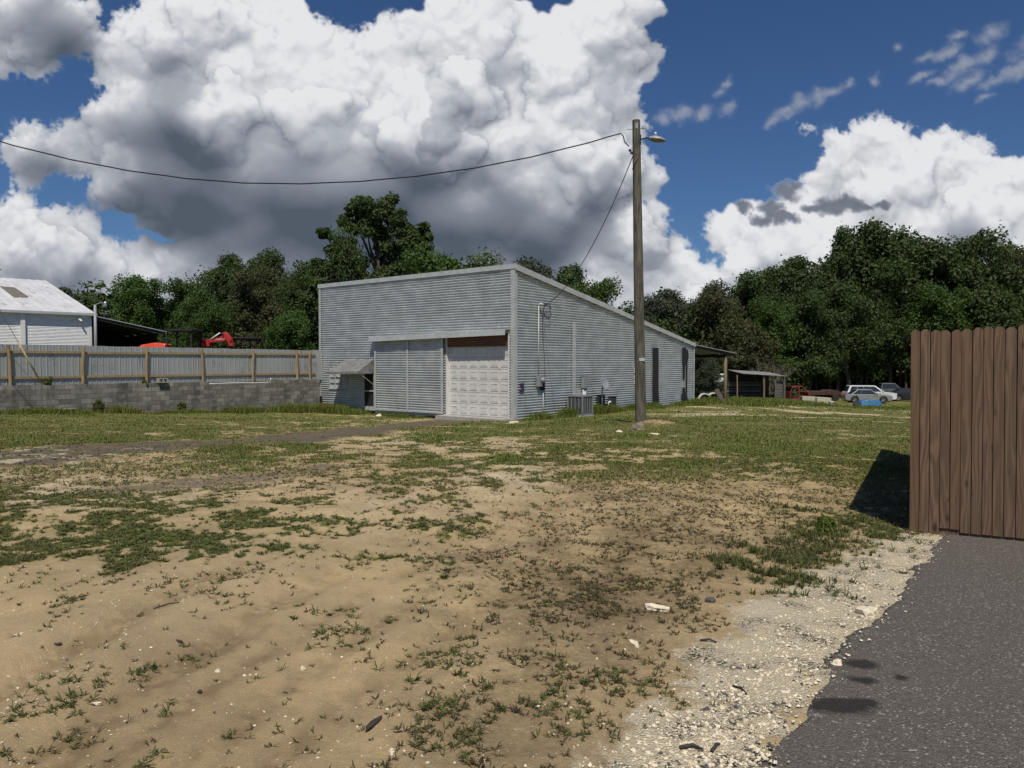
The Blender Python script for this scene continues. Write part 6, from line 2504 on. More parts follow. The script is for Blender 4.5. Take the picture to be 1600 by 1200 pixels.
TREES = [
    # left of the workshop
    ('oakA', 108, 447, 48, 74, 'grey', 'brownish tree just right of the white roof ridge, far behind'),
    ('thin', 147, 446, 26, 70, 'grey', 'thin nearly bare tree above the grey lamp post'),
    ('oakB', 222, 432, 58, 60, 'bright', 'bright green leafy tree over the dark open lean-to'),
    ('oakB', 290, 440, 50, 62, 'mid', 'bright green rounded tree above the orange tractor'),
    ('oakA', 352, 394, 50, 70, 'dark', 'tall dark tree, left one of the pair over the backhoe'),
    ('oakC', 405, 384, 52, 72, 'dark', 'tall dark tree, right one of the pair, above the utility vehicle'),
    ('oakB', 398, 420, 46, 56, 'olive', 'olive green tree in front of the tall dark pair'),
    ('oakC', 455, 418, 50, 66, 'dark', 'dark tree between the olive tree and the workshop'),
    ('oakA', 320, 450, 45, 52, 'mid', 'low green tree just behind the backhoe boom'),
    ('bush', 450, 490, 48, 48, 'bright', 'leafy light green bush behind the utility vehicle'),
    ('thin', 538, 338, 40, 58, 'mid', 'sparse leafy tree with open twigs, left of the tallest tree'),
    ('oakB', 508, 415, 36, 62, 'dark', 'dense dark tree behind the left corner of the workshop roof'),
    ('oakB', 655, 392, 28, 63, 'dark', 'dark tree against the right side of the tallest tree'),
    ('bush', 690, 400, 52, 56, 'bright', 'low bright green tree behind the middle of the workshop roof'),
    ('bush', 736, 412, 24, 60, 'mid', 'small green treetop peeping over the workshop roof'),
    ('oakC', 850, 400, 46, 66, 'grey', 'grey green tree just right of the workshop roof peak'),
    ('oakA', 880, 412, 48, 62, 'dark', 'dark tree above the service wire behind the sloping roof'),
    ('oakB', 928, 440, 42, 60, 'mid', 'green tree low behind the sloping roof, left of the pole'),
    # the wood at the right
    ('oakC', 1022, 462, 30, 98, 'grey', 'dull green tree immediately right of the utility pole'),
    ('oakA', 1055, 450, 42, 94, 'grey', 'grey green rounded tree right of the utility pole'),
    ('oakC', 1095, 437, 42, 92, 'grey', 'grey green tree above the rear end of the workshop'),
    ('thin', 1140, 452, 26, 90, 'grey', 'thin twiggy tree between the grey green trees and the big wood'),
    ('oakB', 1182, 422, 44, 92, 'dark', 'medium green tree at the left edge of the big wood'),
    ('oakA', 1232, 400, 52, 94, 'dark', 'dark tree on the left shoulder of the big wood'),
    ('oakC', 1288, 388, 48, 96, 'dark', 'tall tree left of the highest crown of the wood'),
    ('tall', 1312, 352, 34, 97, 'dark', 'feathery treetop on the left of the highest crowns'),
    ('oakA', 1362, 346, 56, 95, 'dark', 'highest, broad dark tree of the wood'),
    ('oakC', 1430, 356, 54, 97, 'dark', 'broad dark tree just right of the highest crown'),
    ('oakB', 1500, 368, 52, 93, 'dark', 'green rounded tree above the left end of the wooden fence'),
    ('oakA', 1552, 380, 48, 96, 'dark', 'dark tree above the middle of the wooden fence'),
    ('thin', 1590, 372, 34, 92, 'olive', 'sparse olive tree at the right edge of the photo'),
    ('oakC', 1640, 385, 60, 94, 'dark', 'dark tree at the far right edge behind the wooden fence'),
    ('oakB', 1205, 470, 52, 86, 'mid', 'lower green tree behind the plank shed'),
    ('oakB', 1262, 455, 52, 88, 'dark', 'lower dark tree behind the red truck cab'),
    ('oakA', 1325, 440, 56, 89, 'dark', 'lower green tree behind the white wagon'),
    ('oakC', 1395, 440, 56, 90, 'dark', 'lower dark tree behind the grey pickup'),
    ('oakB', 1470, 445, 56, 88, 'mid', 'lower green tree rising behind the left fence boards'),
    ('oakC', 1545, 450, 56, 89, 'dark', 'lower dark tree rising behind the right fence boards'),
    ('bush', 1125, 465, 46, 84, 'olive', 'olive leafed tree over the canopy behind the workshop'),
    ('bush', 1172, 505, 44, 84, 'olive', 'brownish green bush above the plank shed roof'),
    ('bush', 1103, 556, 34, 54, 'grey', 'dark glossy bush growing under the edge of the canopy'),
]
for (key, px, ptop, hw, Y, mk, label) in TREES:
    plant(key, px, ptop, hw, Y, mk, label, name='bush' if 'bush' in label.split() else 'tree', cat='bush' if 'bush' in label.split() else 'tree')


def lobed_tree(px, Y, zb, lobes, mk, label):
    """a tall tree whose crown is a few separate heads on long limbs"""
    rng = np.random.default_rng(31)
    x = (px - 800) / FPX * Y
    root = empty('tree', (x, Y, zb), 0, label, 'tree')
    f = MB()
    top_ = max(l[1] for l in lobes)
    tp = [Vector((0.25 * math.sin(i * 1.3), 0.2 * math.cos(i * 1.7), -0.5 + (top_ - 0.5) * i / 8)) for i in range(9)]
    f.tube(tp, [0.36 * (1.15 - 0.11 * i) for i in range(9)], 9, cap=False)
    cs, rs = [], []
    for (lx, lz, r) in lobes:
        ly = rng.uniform(-1, 1) * 2.4 * (1 - lz / 22)
        c = Vector((lx, ly, lz))
        a = Vector((0, 0, max(2.5, lz - 1.2 * abs(lx) - 1.8)))
        m = a.lerp(c, 0.5) + Vector((rng.normal() * 0.2, rng.normal() * 0.2, 0.3))
        f.tube([a, m, c], [0.13, 0.09, 0.04], 6, cap=False)
        for k in range(7):
            d = Vector(rng.normal(size=3)).normalized()
            q = c + d * r * rng.uniform(0.45, 0.95)
            f.tube([c, c.lerp(q, 0.5) + Vector((0, 0, 0.1)), q], [0.045, 0.03, 0.012], 5, cap=False)
            cs.append(tuple(q))
            rs.append(r * rng.uniform(0.28, 0.55))
    f.build('trunk', M_bark, root, smooth=True)
    V, F, T = leaf_cloud(rng, cs, rs, 260, 0.15)
    np_mesh('crown', V, F, LEAF[mk], root, attrs=dict(tint=T))
    return root


lobed_tree(588, 60, -1.0, [(0.7, 15.0, 1.3), (-0.9, 15.1, 1.3), (0.0, 14.6, 1.6), (1.5, 14.2, 1.3), (-1.9, 14.2, 1.2), (-0.6, 13.0, 1.7), (1.4, 12.6, 1.6), (3.2, 13.2, 1.3), (3.9, 12.2, 1.2),
                           (2.8, 11.6, 1.5), (-2.6, 12.4, 0.9), (-3.9, 12.9, 0.7), (-3.4, 11.3, 1.2), (-4.5, 10.6, 1.0), (0.2, 11.0, 2.0), (-1.8, 10.4, 1.7), (2.2, 9.8, 1.9), (4.0, 10.0, 1.3), (-3.8, 9.2, 1.5), (0.0, 8.6, 2.2), (-2.4, 7.8, 1.9), (2.4, 7.6, 2.0)],
           'dark', 'tallest tree, its open lobed crown rising high above the workshop roof')


def bare_tree(px, ptop, hw, Y, label, name='bare_tree', seed=3, zb=None, n=9):
    rng = np.random.default_rng(seed)
    x = (px - 800) / FPX * Y
    zb = zb if zb is not None else gs(x, Y)
    H = at(px, ptop, Y).z - zb
    r = hw / FPX * Y
    root = empty(name, (x, Y, zb), 0, label, 'tree')
    f = MB()
    limb(f, rng, (0, 0, -0.3), (0, 0, 1), H * 0.75, 0.012 * H + 0.03, 7, 0.08, 0.2)
    f.build('trunk', M_bark, root, smooth=True)
    f = MB()
    for k in range(n):
        a = k * 2.4
        z = H * (0.35 + 0.4 * k / n) if H > 6 else H * 0.1
        m = limb(f, rng, (0, 0, z), (math.cos(a) * r / H * 2.2, math.sin(a) * r / H * 2.2, 0.9), min(H - z, r * 1.8) * rng.uniform(0.8, 1.05), 0.035 + 0.003 * H, 6, 0.16, 0.1)
        for j in (1, 2, 3, 4, 5):
            for s in range(3):
                q = limb(f, rng, m[j], (m[j] - m[j - 1]).normalized() + Vector(rng.normal(size=3)) * 0.6 + Vector((0, 0, 0.2)), r * rng.uniform(0.3, 0.6), 0.018, 4, 0.25, 0.08)
                for t in range(2):
                    limb(f, rng, q[2], (q[2] - q[1]).normalized() + Vector(rng.normal(size=3)) * 0.6, r * 0.25, 0.010, 3, 0.2, 0.05)
    f.build('branches', M_twig, root)
    return root


M_twig = mat_basic('twig', (0.15, 0.125, 0.10), (0.10, 0.085, 0.07), 6, 0.9)
bare_tree(778, 382, 34, 60, 'bare grey tree standing up behind the workshop roof near its peak', seed=4, zb=-0.8)
bare_tree(1203, 545, 34, 68, 'bare brown shrub arching over the plank shed', name='bare_shrub', seed=6, n=14)


def wood_mass():
    """the far wood behind the single trees: one mass that closes the view"""
    rng = np.random.default_rng(77)
    cs, rs = [], []
    for (x0, x1, y0, y1, h, n, b) in ((20, 120, 100, 118, 13.5, 900, -2.8), (26, 110, 97, 104, 6.0, 500, -2.6), (-75, 22, 84, 100, 9.0, 650, -1.0), (-75, -14, 66, 74, 6.5, 420, 0.7), (8, 34, 84, 92, 9.0, 160, -2.2)):
        for i in range(n):
            x = rng.uniform(x0, x1)
            y = rng.uniform(y0, y1)
            top = h * (0.8 + 0.25 * math.sin(x * 0.23 + y) + 0.1 * math.sin(x * 0.61))
            z = b + rng.uniform(0.02, 1.0) * top
            cs.append((x, y, z))
            rs.append(rng.uniform(1.0, 1.9))
    V, F, T = leaf_cloud(rng, cs, rs, 90, 0.30)
    o = np_mesh('distant_wood', V, F, LEAF['dark'], None, attrs=dict(tint=T))
    tag(o, 'dense dark wood closing the view behind the single trees', 'wood', kind='stuff')
    f = MB()
    r2 = random.Random(4)
    for i in range(90):
        x = r2.uniform(30, 75)
        y = r2.uniform(90, 99)
        z = gs(x, y)
        f.tube([(x, y, z - 0.3), (x + r2.uniform(-.3, .3), y, z + 3), (x + r2.uniform(-.8, .8), y, z + 7)], [0.16, 0.12, 0.08], 6, cap=False)
    o = f.build('undergrowth_trunks', M_bark)
    tag(o, 'many thin pale trunks standing in the dark under the wood', 'trunks', kind='stuff')


wood_mass()
# ------------------------------------------------------------------ grass, weeds, stones
M_grass = mat_leaf('grass_blade', (0.088, 0.128, 0.020), (0.185, 0.225, 0.050), 0.32, (0.140, 0.140, 0.038))
M_wiry = mat_leaf('wiry_weed', (0.055, 0.045, 0.020), (0.085, 0.085, 0.030), 0.2, (0.070, 0.048, 0.025))
M_straw = mat_leaf('straw_blade', (0.17, 0.125, 0.055), (0.28, 0.225, 0.12), 0.15, (0.10, 0.065, 0.035))
M_weed = mat_leaf('weed_leaf', (0.062, 0.080, 0.022), (0.130, 0.150, 0.044), 0.28, (0.105, 0.100, 0.036))


def blades(P, hgt, wid, lean, rng, seg=1):
    """one bent blade per root point"""
    n = len(P)
    az = rng.uniform(0, 2 * math.pi, n)
    d = np.stack([np.cos(az), np.sin(az), np.zeros(n)], 1)
    s = np.stack([-np.sin(az), np.cos(az), np.zeros(n)], 1)
    h = hgt[:, None]
    ln = lean[:, None]
    w = wid[:, None]
    mid = P + d * h * ln * 0.45 + np.array([0, 0, 1.0]) * h * 0.62
    tip = P + d * h * ln * 1.15 + np.array([0, 0, 1.0]) * h * (1.0 - 0.35 * ln)
    V = np.stack([P - s * w, P + s * w, mid + s * w * 0.75, mid - s * w * 0.75, tip, tip], 1)
    V = np.stack([P - s * w, P + s * w, mid + s * w * 0.7, mid - s * w * 0.7, tip], 1).reshape(-1, 3)
    b = np.arange(n)[:, None] * 5
    F = np.concatenate([b + np.array([[0, 1, 2]]), b + np.array([[0, 2, 3]]), b + np.array([[3, 2, 4]])], 0)
    return V, F


def scatter(rng, n, y0, y1, margin=0.05):
    """random ground points inside the fan in front of the camera, denser near"""
    t = rng.uniform(size=n)
    Y = 1.0 / (1.0 / y0 + (1.0 / y1 - 1.0 / y0) * t)       # even in the picture
    X = rng.uniform(-0.95, 0.84, n) * (Y + 0.9)
    return X, Y


def in_shop(X, Y, m=0.0):
    dx, dy = X - CX, Y - CY
    a = dx * RD.x + dy * RD.y
    b = dx * LD.x + dy * LD.y
    return (a > -m) & (a < WL + m) & (b > -m) & (b < WF + m)


def behind_wall(X, Y):
    dx, dy = X - WA.x, Y - WA.y
    s = dx * WN.x + dy * WN.y
    return (s < 0.05) & (X < -9.0)


def paved(X, Y):
    top = ASPH_EDGE[0][1] - 0.566 * (X - ASPH_EDGE[0][0])
    return (X > asphalt_x(Y) - 0.03) & (Y < top + 0.1)


def grass_layer(name, label, mat, n, y0, y1, hfun, wfun, lean, seed, pick):
    rng = np.random.default_rng(seed)
    X, Y = scatter(rng, n, y0, y1)
    Z = surface_np(X, Y)
    veg, D, K, L, n1, n2, n3, G = fields(X, Y, Z)
    keep = pick(X, Y, veg, D, K, L, n1, n2, n3, G, rng) & ~in_shop(X, Y, 0.03) & ~behind_wall(X, Y) & ~paved(X, Y)
    X, Y, Z = X[keep], Y[keep], Z[keep]
    n1 = n1[keep]; n2 = n2[keep]
    m = len(X)
    P = np.stack([X, Y, Z - 0.004], 1)
    h = hfun(X, Y, n1, n2, rng)
    w = wfun(Y, rng)
    ln = rng.uniform(lean[0], lean[1], m)
    V, F = blades(P, h, w, ln, rng)
    tint = np.repeat(np.clip(rng.normal(0.5, 0.25, m), 0, 1), 5)
    o = np_mesh(name, V, F, mat, None, attrs=dict(tint=tint))
    return tag(o, label, 'grass', kind='stuff')


def sprigs(name, label, mat, n, y0, y1, k, l0, l1, seed, pick, rise=0.35):
    """low plants, each a star of blades spread flat over the ground"""
    rng = np.random.default_rng(seed)
    X, Y = scatter(rng, n, y0, y1)
    Z = surface_np(X, Y)
    veg, D, K, L, n1, n2, n3, G = fields(X, Y, Z)
    keep = pick(X, Y, veg, D, K, L, n1, n2, n3, G, rng) & ~in_shop(X, Y, 0.03) & ~behind_wall(X, Y) & ~paved(X, Y)
    X, Y, Z = X[keep], Y[keep], Z[keep]
    m = len(X)
    sz = rng.uniform(0.5, 1.15, m)
    stretch = rng.uniform(0, math.pi, m)
    kk = k
    az = rng.uniform(0, 2 * math.pi, (m, kk))
    ln = rng.uniform(l0, l1, (m, kk)) * sz[:, None] * (0.55 + 0.75 * np.abs(np.cos(az - stretch[:, None])))
    P = np.repeat(np.stack([X, Y, Z], 1), kk, 0)
    az = az.ravel(); ln = ln.ravel()
    d = np.stack([np.cos(az), np.sin(az), np.zeros(len(az))], 1)
    s = np.stack([-np.sin(az), np.cos(az), np.zeros(len(az))], 1)
    r0 = rng.uniform(0.0, 0.35, len(az))[:, None]
    hh = (ln * rng.uniform(0.1, 2 * rise, len(az)))[:, None]
    w = (0.0016 + 0.00032 * P[:, 1])[:, None] * rng.uniform(0.7, 1.3, len(az))[:, None]
    l = ln[:, None]
    up_ = np.array([0, 0, 1.0])
    A = P + d * l * r0 + up_ * 0.002
    mid = P + d * l * 0.55 + up_ * (hh * 0.75 + 0.003)
    tip = P + d * l + up_ * (hh * 0.8 + 0.002)
    V = np.stack([A - s * w, A + s * w, mid + s * w, mid - s * w, tip], 1).reshape(-1, 3)
    b = np.arange(len(az))[:, None] * 5
    F = np.concatenate([b + np.array([[0, 1, 2]]), b + np.array([[0, 2, 3]]), b + np.array([[3, 2, 4]])], 0)
    tint = np.repeat(np.repeat(np.clip(rng.normal(0.5, 0.28, m), 0, 1), kk), 5)
    o = np_mesh(name, V, F, mat, None, attrs=dict(tint=tint))
    return tag(o, label, 'weeds', kind='stuff')


near_sparse = lambda G, D, n2, n3: G * (0.30 + 1.1 * D) * sstep(0.40, 0.62, 0.55 * n2 + 0.45 * n3)
sprigs('weeds', 'low creeping weeds in dark mats on the near sand', M_weed, 310000, 2.3, 18, 9, 0.022, 0.055, 11,
       lambda X, Y, v, D, K, L, n1, n2, n3, G, r: r.uniform(size=len(X)) < v * 0.55 * sstep(20, 14, Y))
sprigs('weeds', 'thin single sprigs of weed scattered over the near sand', M_weed, 80000, 2.3, 16, 6, 0.012, 0.040, 14,
       lambda X, Y, v, D, K, L, n1, n2, n3, G, r: r.uniform(size=len(X)) < 0.20 * near_sparse(G, D * 0.5, n2, n3) * (1 - L) + 0.004)
sprigs('dry_weeds', 'brown wiry dead weeds covering the sand left of the limestone', M_wiry, 235000, 2.3, 16, 6, 0.015, 0.050, 15,
       lambda X, Y, v, D, K, L, n1, n2, n3, G, r: r.uniform(size=len(X)) < 1.5 * near_sparse(G, D, n2, n3) * D * (1 - L))
# the middle distance
grass_layer('short_grass', 'short patchy green grass covering the lot', M_grass, 610000, 11, 75,
            lambda X, Y, a, b, r: (0.025 + 0.035 * r.uniform(size=len(X))) * (0.7 + 1.2 * np.maximum(0, a - 0.45) * 3) * (1 + 0.022 * np.maximum(Y - 25, 0)), lambda Y, r: 0.0032 + 0.00045 * Y + 0 * Y, (0.4, 1.3), 12,
            lambda X, Y, v, D, K, L, n1, n2, n3, G, r: r.uniform(size=len(X)) < v * 0.62 * (1 - 0.6 * D * (n1 > 0.5)) * sstep(10, 15, Y))
grass_layer('dry_grass', 'dry straw coloured grass mixed through the lot', M_straw, 480000, 6.0, 60,
            lambda X, Y, a, b, r: 0.020 + 0.035 * r.uniform(size=len(X)), lambda Y, r: 0.0015 + 0.00040 * Y + 0 * Y, (0.5, 1.7), 13,
            lambda X, Y, v, D, K, L, n1, n2, n3, G, r: r.uniform(size=len(X)) < (0.15 + v) * D * 1.4 * sstep(0.36, 0.54, n2 * 0.5 + n3 * 0.5) * 0.9 * (1 - L) * (1 - K) * sstep(5, 13, Y))


def strip_grass(name, label, line, n, spread, h0, h1, seed, mat, side=0.0, w=0.012, cat='grass'):
    """taller growth along a foot of wall"""
    rng = np.random.default_rng(seed)
    pts = np.array(line, float)
    seg = np.r_[0, np.cumsum(np.hypot(*np.diff(pts, axis=0).T))]
    t = rng.uniform(0, seg[-1], n)
    X = np.interp(t, seg, pts[:, 0]) + rng.normal(size=n) * spread
    Y = np.interp(t, seg, pts[:, 1]) + rng.normal(size=n) * spread
    c = fbm(t * 0.9 + seed, t * 0 + 3, 4, seed, 0.6)
    keep = (~in_shop(X, Y, 0.02)) & (~behind_wall(X, Y)) & (rng.uniform(size=n) < sstep(0.30, 0.60, c) + 0.15)
    X, Y, c = X[keep], Y[keep], c[keep]
    Z = surface_np(X, Y)
    h = (h0 + (h1 - h0) * sstep(0.35, 0.75, c)) * rng.uniform(0.5, 1.1, len(X))
    V, F = blades(np.stack([X, Y, Z - 0.01], 1), h, np.full(len(X), w), rng.uniform(0.1, 0.7, len(X)), rng)
    tint = np.repeat(np.clip(rng.normal(0.5, 0.25, len(X)), 0, 1), 5)
    o = np_mesh(name, V, F, mat, None, attrs=dict(tint=tint))
    return tag(o, label, cat, kind='stuff')


def bw(s, off, side=True):
    p = Vector((CX, CY, 0)) + ((RD * s + Vector((RD.y, -RD.x, 0)) * off) if side else (LD * s - RD * off))
    return (p.x, p.y)


strip_grass('tall_grass', 'taller grass and weeds along the foot of the side wall', [bw(0.3, 0.35), bw(8, 0.4), bw(17.5, 0.5)], 16000, 0.22, 0.12, 0.55, 21, M_grass)
strip_grass('tall_grass', 'grass tufts at the foot of the front wall and sliding door', [bw(4.3, 0.5, False), bw(9, 0.55, False)], 2500, 0.15, 0.05, 0.22, 22, M_grass)
strip_grass('tall_grass', 'rank green grass below the awning and left corner of the workshop', [bw(9.4, 0.8, False), bw(13.4, 0.9, False), tuple(wt_pt(5.2, 0.9)[:2]), tuple(wt_pt(4.4, 0.8)[:2])], 15000, 0.40, 0.20, 0.62, 23, M_grass)
strip_grass('tall_grass', 'weeds growing along the foot of the block wall', [tuple(wt_pt(t, 0.45)[:2]) for t in (-2, 0, 1, 2.4, 3.5, 4.6)], 15000, 0.30, 0.08, 0.42, 24, M_grass)
strip_grass('tall_grass', 'deep green grass bank in front of the canopy and plank shed', [(12.5, 47), (17, 52), (23, 58)], 26000, 1.2, 0.12, 0.42, 25, M_grass, w=0.03)
strip_grass('tall_grass', 'grass in front of the cars and the cream box', [(24, 60), (36, 66), (48, 70)], 16000, 1.4, 0.08, 0.24, 26, M_grass, w=0.035)
_t = [gp(*q) for q in ((1175, 880), (1215, 905), (1225, 872), (1255, 845), (1290, 830), (1320, 818), (1345, 835), (1245, 800), (1280, 850))]
sprigs('green_weeds', 'fresh green weeds spreading beside the limestone strip near the fence', M_weed, 60000, 5.5, 12, 9, 0.03, 0.08, 16,
       lambda X, Y, v, D, K, L, n1, n2, n3, G, r: r.uniform(size=len(X)) < 0.75 * sum(np.exp(-(((X - q.x) / 0.32) ** 2 + ((Y - q.y) / 0.45) ** 2)) for q in _t) * sstep(0.42, 0.60, n2 * 0.6 + n3 * 0.4), rise=0.6)
strip_grass('dry_weeds', 'dead straw coloured weeds at the foot of the fence corner', [(F0.x - 0.15, F0.y - 0.05), (F0.x + 0.25, F0.y - 0.22)], 500, 0.10, 0.10, 0.38, 29, M_straw, w=0.003)
strip_grass('dry_weeds', 'dry brown litter heaped at the foot of the utility pole', [(POLE.x + 0.1, POLE.y - 0.2), (POLE.x + 1.3, POLE.y)], 22000, 0.33, 0.03, 0.17, 30, mat_leaf('litter', (0.065, 0.050, 0.036), (0.13, 0.105, 0.078), 0.1), w=0.010)
strip_grass('dry_weeds', 'brown dead stalks under the faded window', [bw(12.2, 0.5, False), bw(13.2, 0.6, False)], 500, 0.18, 0.5, 1.1, 32, mat_leaf('stalk', (0.13, 0.085, 0.06), (0.19, 0.14, 0.10), 0.1), w=0.012)


def stones(name, label, n, y0, y1, smin, smax, mat, seed, pick, cat='gravel'):
    rng = np.random.default_rng(seed)
    X, Y = scatter(rng, n, y0, y1)
    Z = surface_np(X, Y)
    veg, D, K, L, n1, n2, n3, G = fields(X, Y, Z)
    k = pick(X, Y, veg, K, L, n2, rng) & ~paved(X - 0.22 * rng.uniform(size=n) ** 2, Y) & ~in_shop(X, Y, 0.2) & ~behind_wall(X, Y)
    Z = np.where(paved(X, Y), ground_np(X, Y) + 0.018, Z)
    X, Y, Z = X[k], Y[k], Z[k]
    m = len(X)
    base = np.array([(1, 0, 0), (0.3, 0.9, 0), (-0.8, 0.6, 0), (-0.8, -0.6, 0), (0.3, -0.95, 0), (0.1, 0.0, 0.75), (0, 0, -0.5)], float)
    fc = np.array([(0, 1, 5), (1, 2, 5), (2, 3, 5), (3, 4, 5), (4, 0, 5), (1, 0, 6), (2, 1, 6), (3, 2, 6), (4, 3, 6), (0, 4, 6)])
    s = smin * (smax / smin) ** (rng.uniform(size=m) ** 2.2)
    a = rng.uniform(0, 6.28, m)
    jit = rng.normal(size=(m, 7, 3)) * 0.22
    B = base[None] + jit
    x = B[..., 0] * np.cos(a)[:, None] - B[..., 1] * np.sin(a)[:, None] * 0.8
    y = B[..., 0] * np.sin(a)[:, None] + B[..., 1] * np.cos(a)[:, None] * 0.8
    z = B[..., 2] * 0.8
    V = np.stack([X[:, None] + x * s[:, None], Y[:, None] + y * s[:, None], Z[:, None] + (z + 0.12) * s[:, None]], -1).reshape(-1, 3)
    F = (np.arange(m)[:, None, None] * 7 + fc[None]).reshape(-1, 3)
    o = np_mesh(name, V, F, mat, None)
    return tag(o, label, cat, kind='stuff')


M_lst = mat_basic('limestone', (0.78, 0.69, 0.52), (0.58, 0.50, 0.37), 30, 0.95, bmp=0.3)
M_chip = mat_basic('dark_chip', (0.055, 0.053, 0.052), (0.10, 0.097, 0.092), 30, 0.95)
stones('limestone_gravel', 'pale crushed limestone lying beside the asphalt', 190000, 2.3, 13, 0.003, 0.015, M_lst, 41, lambda X, Y, v, K, L, n2, r: (r.uniform(size=len(X)) < L * (0.06 + 0.55 * sstep(0.9, 0.25, np.abs(asphalt_x(Y) - X))) + 0.002))
stones('dark_gravel', 'dark asphalt chips among the limestone and along the wheel tracks', 110000, 2.3, 30, 0.004, 0.018, M_chip, 42,
       lambda X, Y, v, K, L, n2, r: (r.uniform(size=len(X)) < np.maximum(L * (0.02 + sstep(0.60, 0.1, np.abs(asphalt_x(Y) - X))) * sstep(0.42, 0.6, n2) * 0.7, K * 0.25) + 0.0012))
stones('pebbles', 'small pale pebbles scattered over the sand', 45000, 2.3, 14, 0.0025, 0.010, M_lst, 43, lambda X, Y, v, K, L, n2, r: (r.uniform(size=len(X)) < 0.07 * (1 - v) * (1 + 2.5 * sstep(-1.5, -3.0, X))))


def rock(px, py, s, label, mat=None, flat=0.6, seed=0, name='rock', ax=(1, 1), cat='rock'):
    rng = random.Random(seed + int(px))
    bm = bmesh.new()
    bmesh.ops.create_icosphere(bm, subdivisions=2, radius=1.0)
    for v in bm.verts:
        n = v.co.normalized()
        k = 1 + 0.22 * math.sin(n.x * 3.1 + px) + 0.18 * math.sin(n.y * 4.3 + py) + 0.12 * math.sin(n.z * 6 + px) + rng.uniform(-0.12, 0.12)
        v.co = Vector((n.x * ax[0], n.y * ax[1], n.z * flat)) * s * k
    me = bpy.data.meshes.new(name)
    bm.to_mesh(me)
    bm.free()
    me.materials.append(mat or M_lst)
    o = bpy.data.objects.new(name, me)
    COL.objects.link(o)
    p = gp(px, py)
    o.location = (p.x, p.y, gs(p.x, p.y) + s * flat * 0.35)
    o.rotation_euler = (0, 0, rng.uniform(0, 3))
    return tag(o, label, cat)


M_darkw = mat_basic('dark_bark', (0.055, 0.042, 0.034), (0.03, 0.024, 0.02), 20, 0.95, bmp=0.4)
rock(1029, 950, 0.055, 'pale limestone rock on the brown weeds, largest on the open sand', flat=0.55, ax=(1.3, 0.8))
rock(1110, 940, 0.04, 'grey stone at the left edge of the limestone strip', mat=M_chip, flat=0.6)
rock(992, 1006, 0.034, 'flat pale rock where the limestone strip meets the weeds', flat=0.4, ax=(1.5, 0.8))
rock(474, 1047, 0.017, 'small round white stone on the bare sand in the middle', flat=0.8)
rock(340, 963 + 90, 0.018, 'tiny white stone left of the round white stone', flat=0.7)
rock(30, 1001, 0.016, 'flat pale stone at the left edge of the sand', flat=0.5, ax=(1.5, 0.7))
rock(150, 1101, 0.016, 'white stone low on the left in front of the tracks', flat=0.6, ax=(1.3, 0.8))
rock(612, 1176, 0.014, 'white pebble beside the dark lump of wood', flat=0.7)
rock(1355, 958, 0.075, 'large pale rock against the asphalt edge', flat=0.6)
rock(1308, 1060 - 22, 0.035, 'pale rock in the gravel beside the asphalt edge', flat=0.6)
rock(88, 1006, 0.024, 'dark flake of bark on the sand at the left', mat=M_darkw, flat=0.35, ax=(1.2, 0.5), name='bark_chip', cat='bark')
rock(280, 1007, 0.026, 'dark flake of bark on the sand left of the middle', mat=M_darkw, flat=0.35, ax=(1.3, 0.5), name='bark_chip', cat='bark')
rock(583, 1140, 0.034, 'dark lump of charred wood on the sand at the bottom', mat=M_darkw, flat=0.5, ax=(1.6, 0.6), name='wood_lump', cat='wood')
rock(312, 1083, 0.016, 'small dark clod on the sand', mat=M_darkw, flat=0.7, name='clod', cat='clod')
rock(996, 672, 0.24, 'broken pinkish concrete lump at the foot of the utility pole', mat=mat_basic('pink_concrete', (0.30, 0.235, 0.19), (0.19, 0.15, 0.12), 9, 0.95, bmp=0.4), flat=0.65, ax=(0.9, 0.55), name='concrete_lump', cat='concrete')
rock(968, 676, 0.09, 'small white rock left of the concrete lump', flat=0.5, ax=(1.4, 0.7))
rock(1023, 681, 0.09, 'small white rock in the grass right of the concrete lump', flat=0.5, ax=(1.4, 0.7))
rock(803, 661, 0.12, 'white rubble lump at the front corner of the workshop', flat=0.5, ax=(1.5, 0.8))
rock(592, 651, 0.14, 'white rubble lump at the left end of the sliding door', flat=0.6, ax=(1.2, 0.8))
rock(688, 653, 0.12, 'pale rubble lump between sliding door and garage door', flat=0.8)


def stick(pa, pb, r, label):
    a, b = gp(*pa), gp(*pb)
    a.z = gs(a.x, a.y) + r; b.z = gs(b.x, b.y) + r
    m = (a + b) / 2 + Vector((0.01, 0.015, 0.008))
    f = MB()
    f.tube([a, m, b], [r, r * 0.9, r * 0.6], 8)
    o = f.build('stick', M_darkw, None, smooth=True, off=tuple(a))
    o.location = a
    return tag(o, label, 'stick')


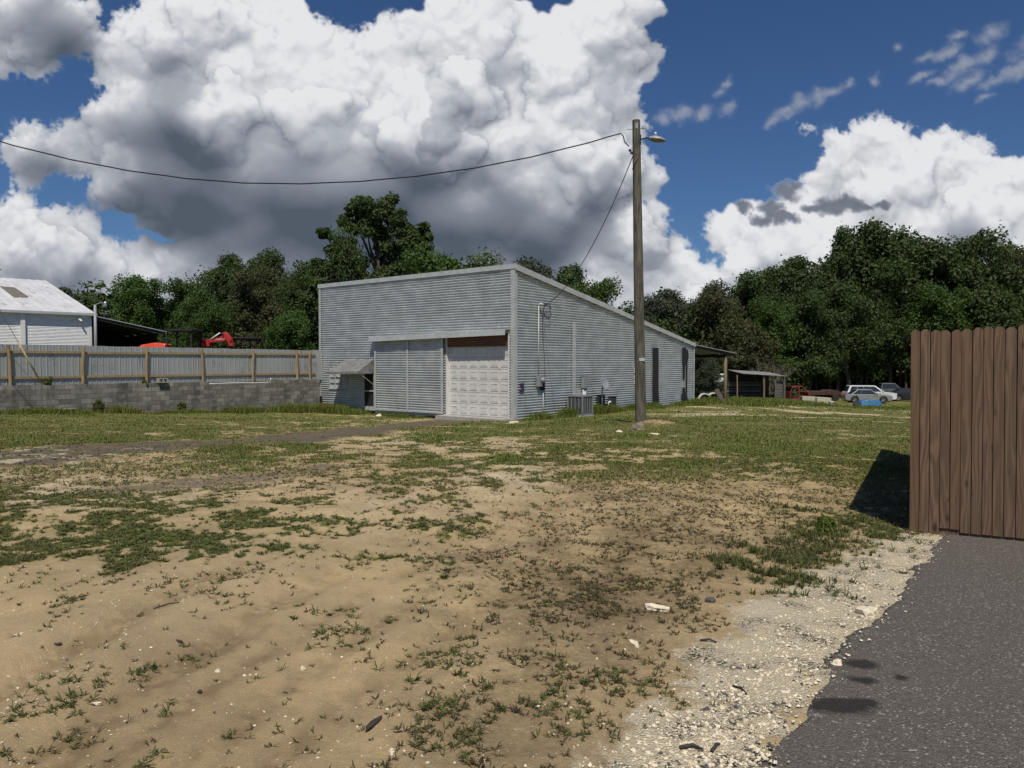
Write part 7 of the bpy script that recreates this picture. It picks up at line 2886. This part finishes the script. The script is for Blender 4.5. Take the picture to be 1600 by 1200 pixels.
stick((1062, 1172), (1098, 1174), 0.009, 'brown stick lying on the limestone at the bottom, near the asphalt')
stick((1112, 1176), (1124, 1166), 0.008, 'short brown stick just right of the longer bottom stick')
stick((1145, 1074), (1168, 1088), 0.006, 'dark thin stick in the middle of the gravel')
stick((1094, 1000), (1120, 1003), 0.007, 'dark stick across the top of the limestone patch')
stick((240, 955), (280, 953), 0.005, 'thin dry twig beside the weed mat on the left')


def tuft_plant(px, py, h, n, label, mat=M_weed, w=0.02, name='weed', z=None, loc=None, spread=0.12):
    rng = np.random.default_rng(int(px))
    p = loc if loc is not None else gp(px, py)
    zz = z if z is not None else gs(p.x, p.y)
    root = empty(name, (p.x, p.y, zz), 0, label, 'weed')
    f = MB()
    cs = []
    for k in range(n):
        a = rng.uniform(0, 6.28)
        t = Vector((math.cos(a) * h * rng.uniform(0.05, 0.45), math.sin(a) * h * rng.uniform(0.05, 0.45), h * rng.uniform(0.6, 1.0)))
        b_ = Vector((math.cos(a) * spread * 0.4, math.sin(a) * spread * 0.4, -0.03))
        f.tube([b_, b_.lerp(t, 0.5) + Vector((0, 0, 0.05 * h)), t], [0.006, 0.005, 0.003], 4, cap=False)
        for q in np.linspace(0.15, 1.0, 7):
            c_ = b_.lerp(t, q)
            cs.append(tuple(c_))
    f.build('stem', M_weed, root)
    V, F, T = leaf_cloud(rng, cs, [h * 0.13] * len(cs), 9, w)
    np_mesh('leaves', V, F, mat, root, attrs=dict(tint=T))
    return root


tuft_plant(150, 645, 0.55, 26, 'round green weed clump at the foot of the block wall', w=0.035, spread=0.6)
tuft_plant(285, 645, 0.45, 6, 'upright dark leafy weed against the block wall', w=0.05)
q = wt_pt(0.48, -0.12, 0.70)
tuft_plant(71, 598, 0.42, 8, 'dark leafy weed growing on top of the block wall at the guy wire', w=0.05, loc=q, z=0.70)
q = wt_pt(1.92, -0.14, 0.70)
tuft_plant(230, 598, 0.22, 14, 'low bright green weed on top of the block wall', mat=M_grass, w=0.03, loc=q, z=0.68, spread=0.5)
tuft_plant(822, 648, 0.62, 10, 'tall green weed against the side wall near the front corner', mat=M_grass, w=0.05)
tuft_plant(930, 643, 0.60, 14, 'bushy weed between the condenser and the dish', w=0.05, spread=0.3)
tuft_plant(1290, 832, 0.20, 26, 'leafy green weed clump nearest the fence corner', mat=M_grass, w=0.018, spread=0.3)
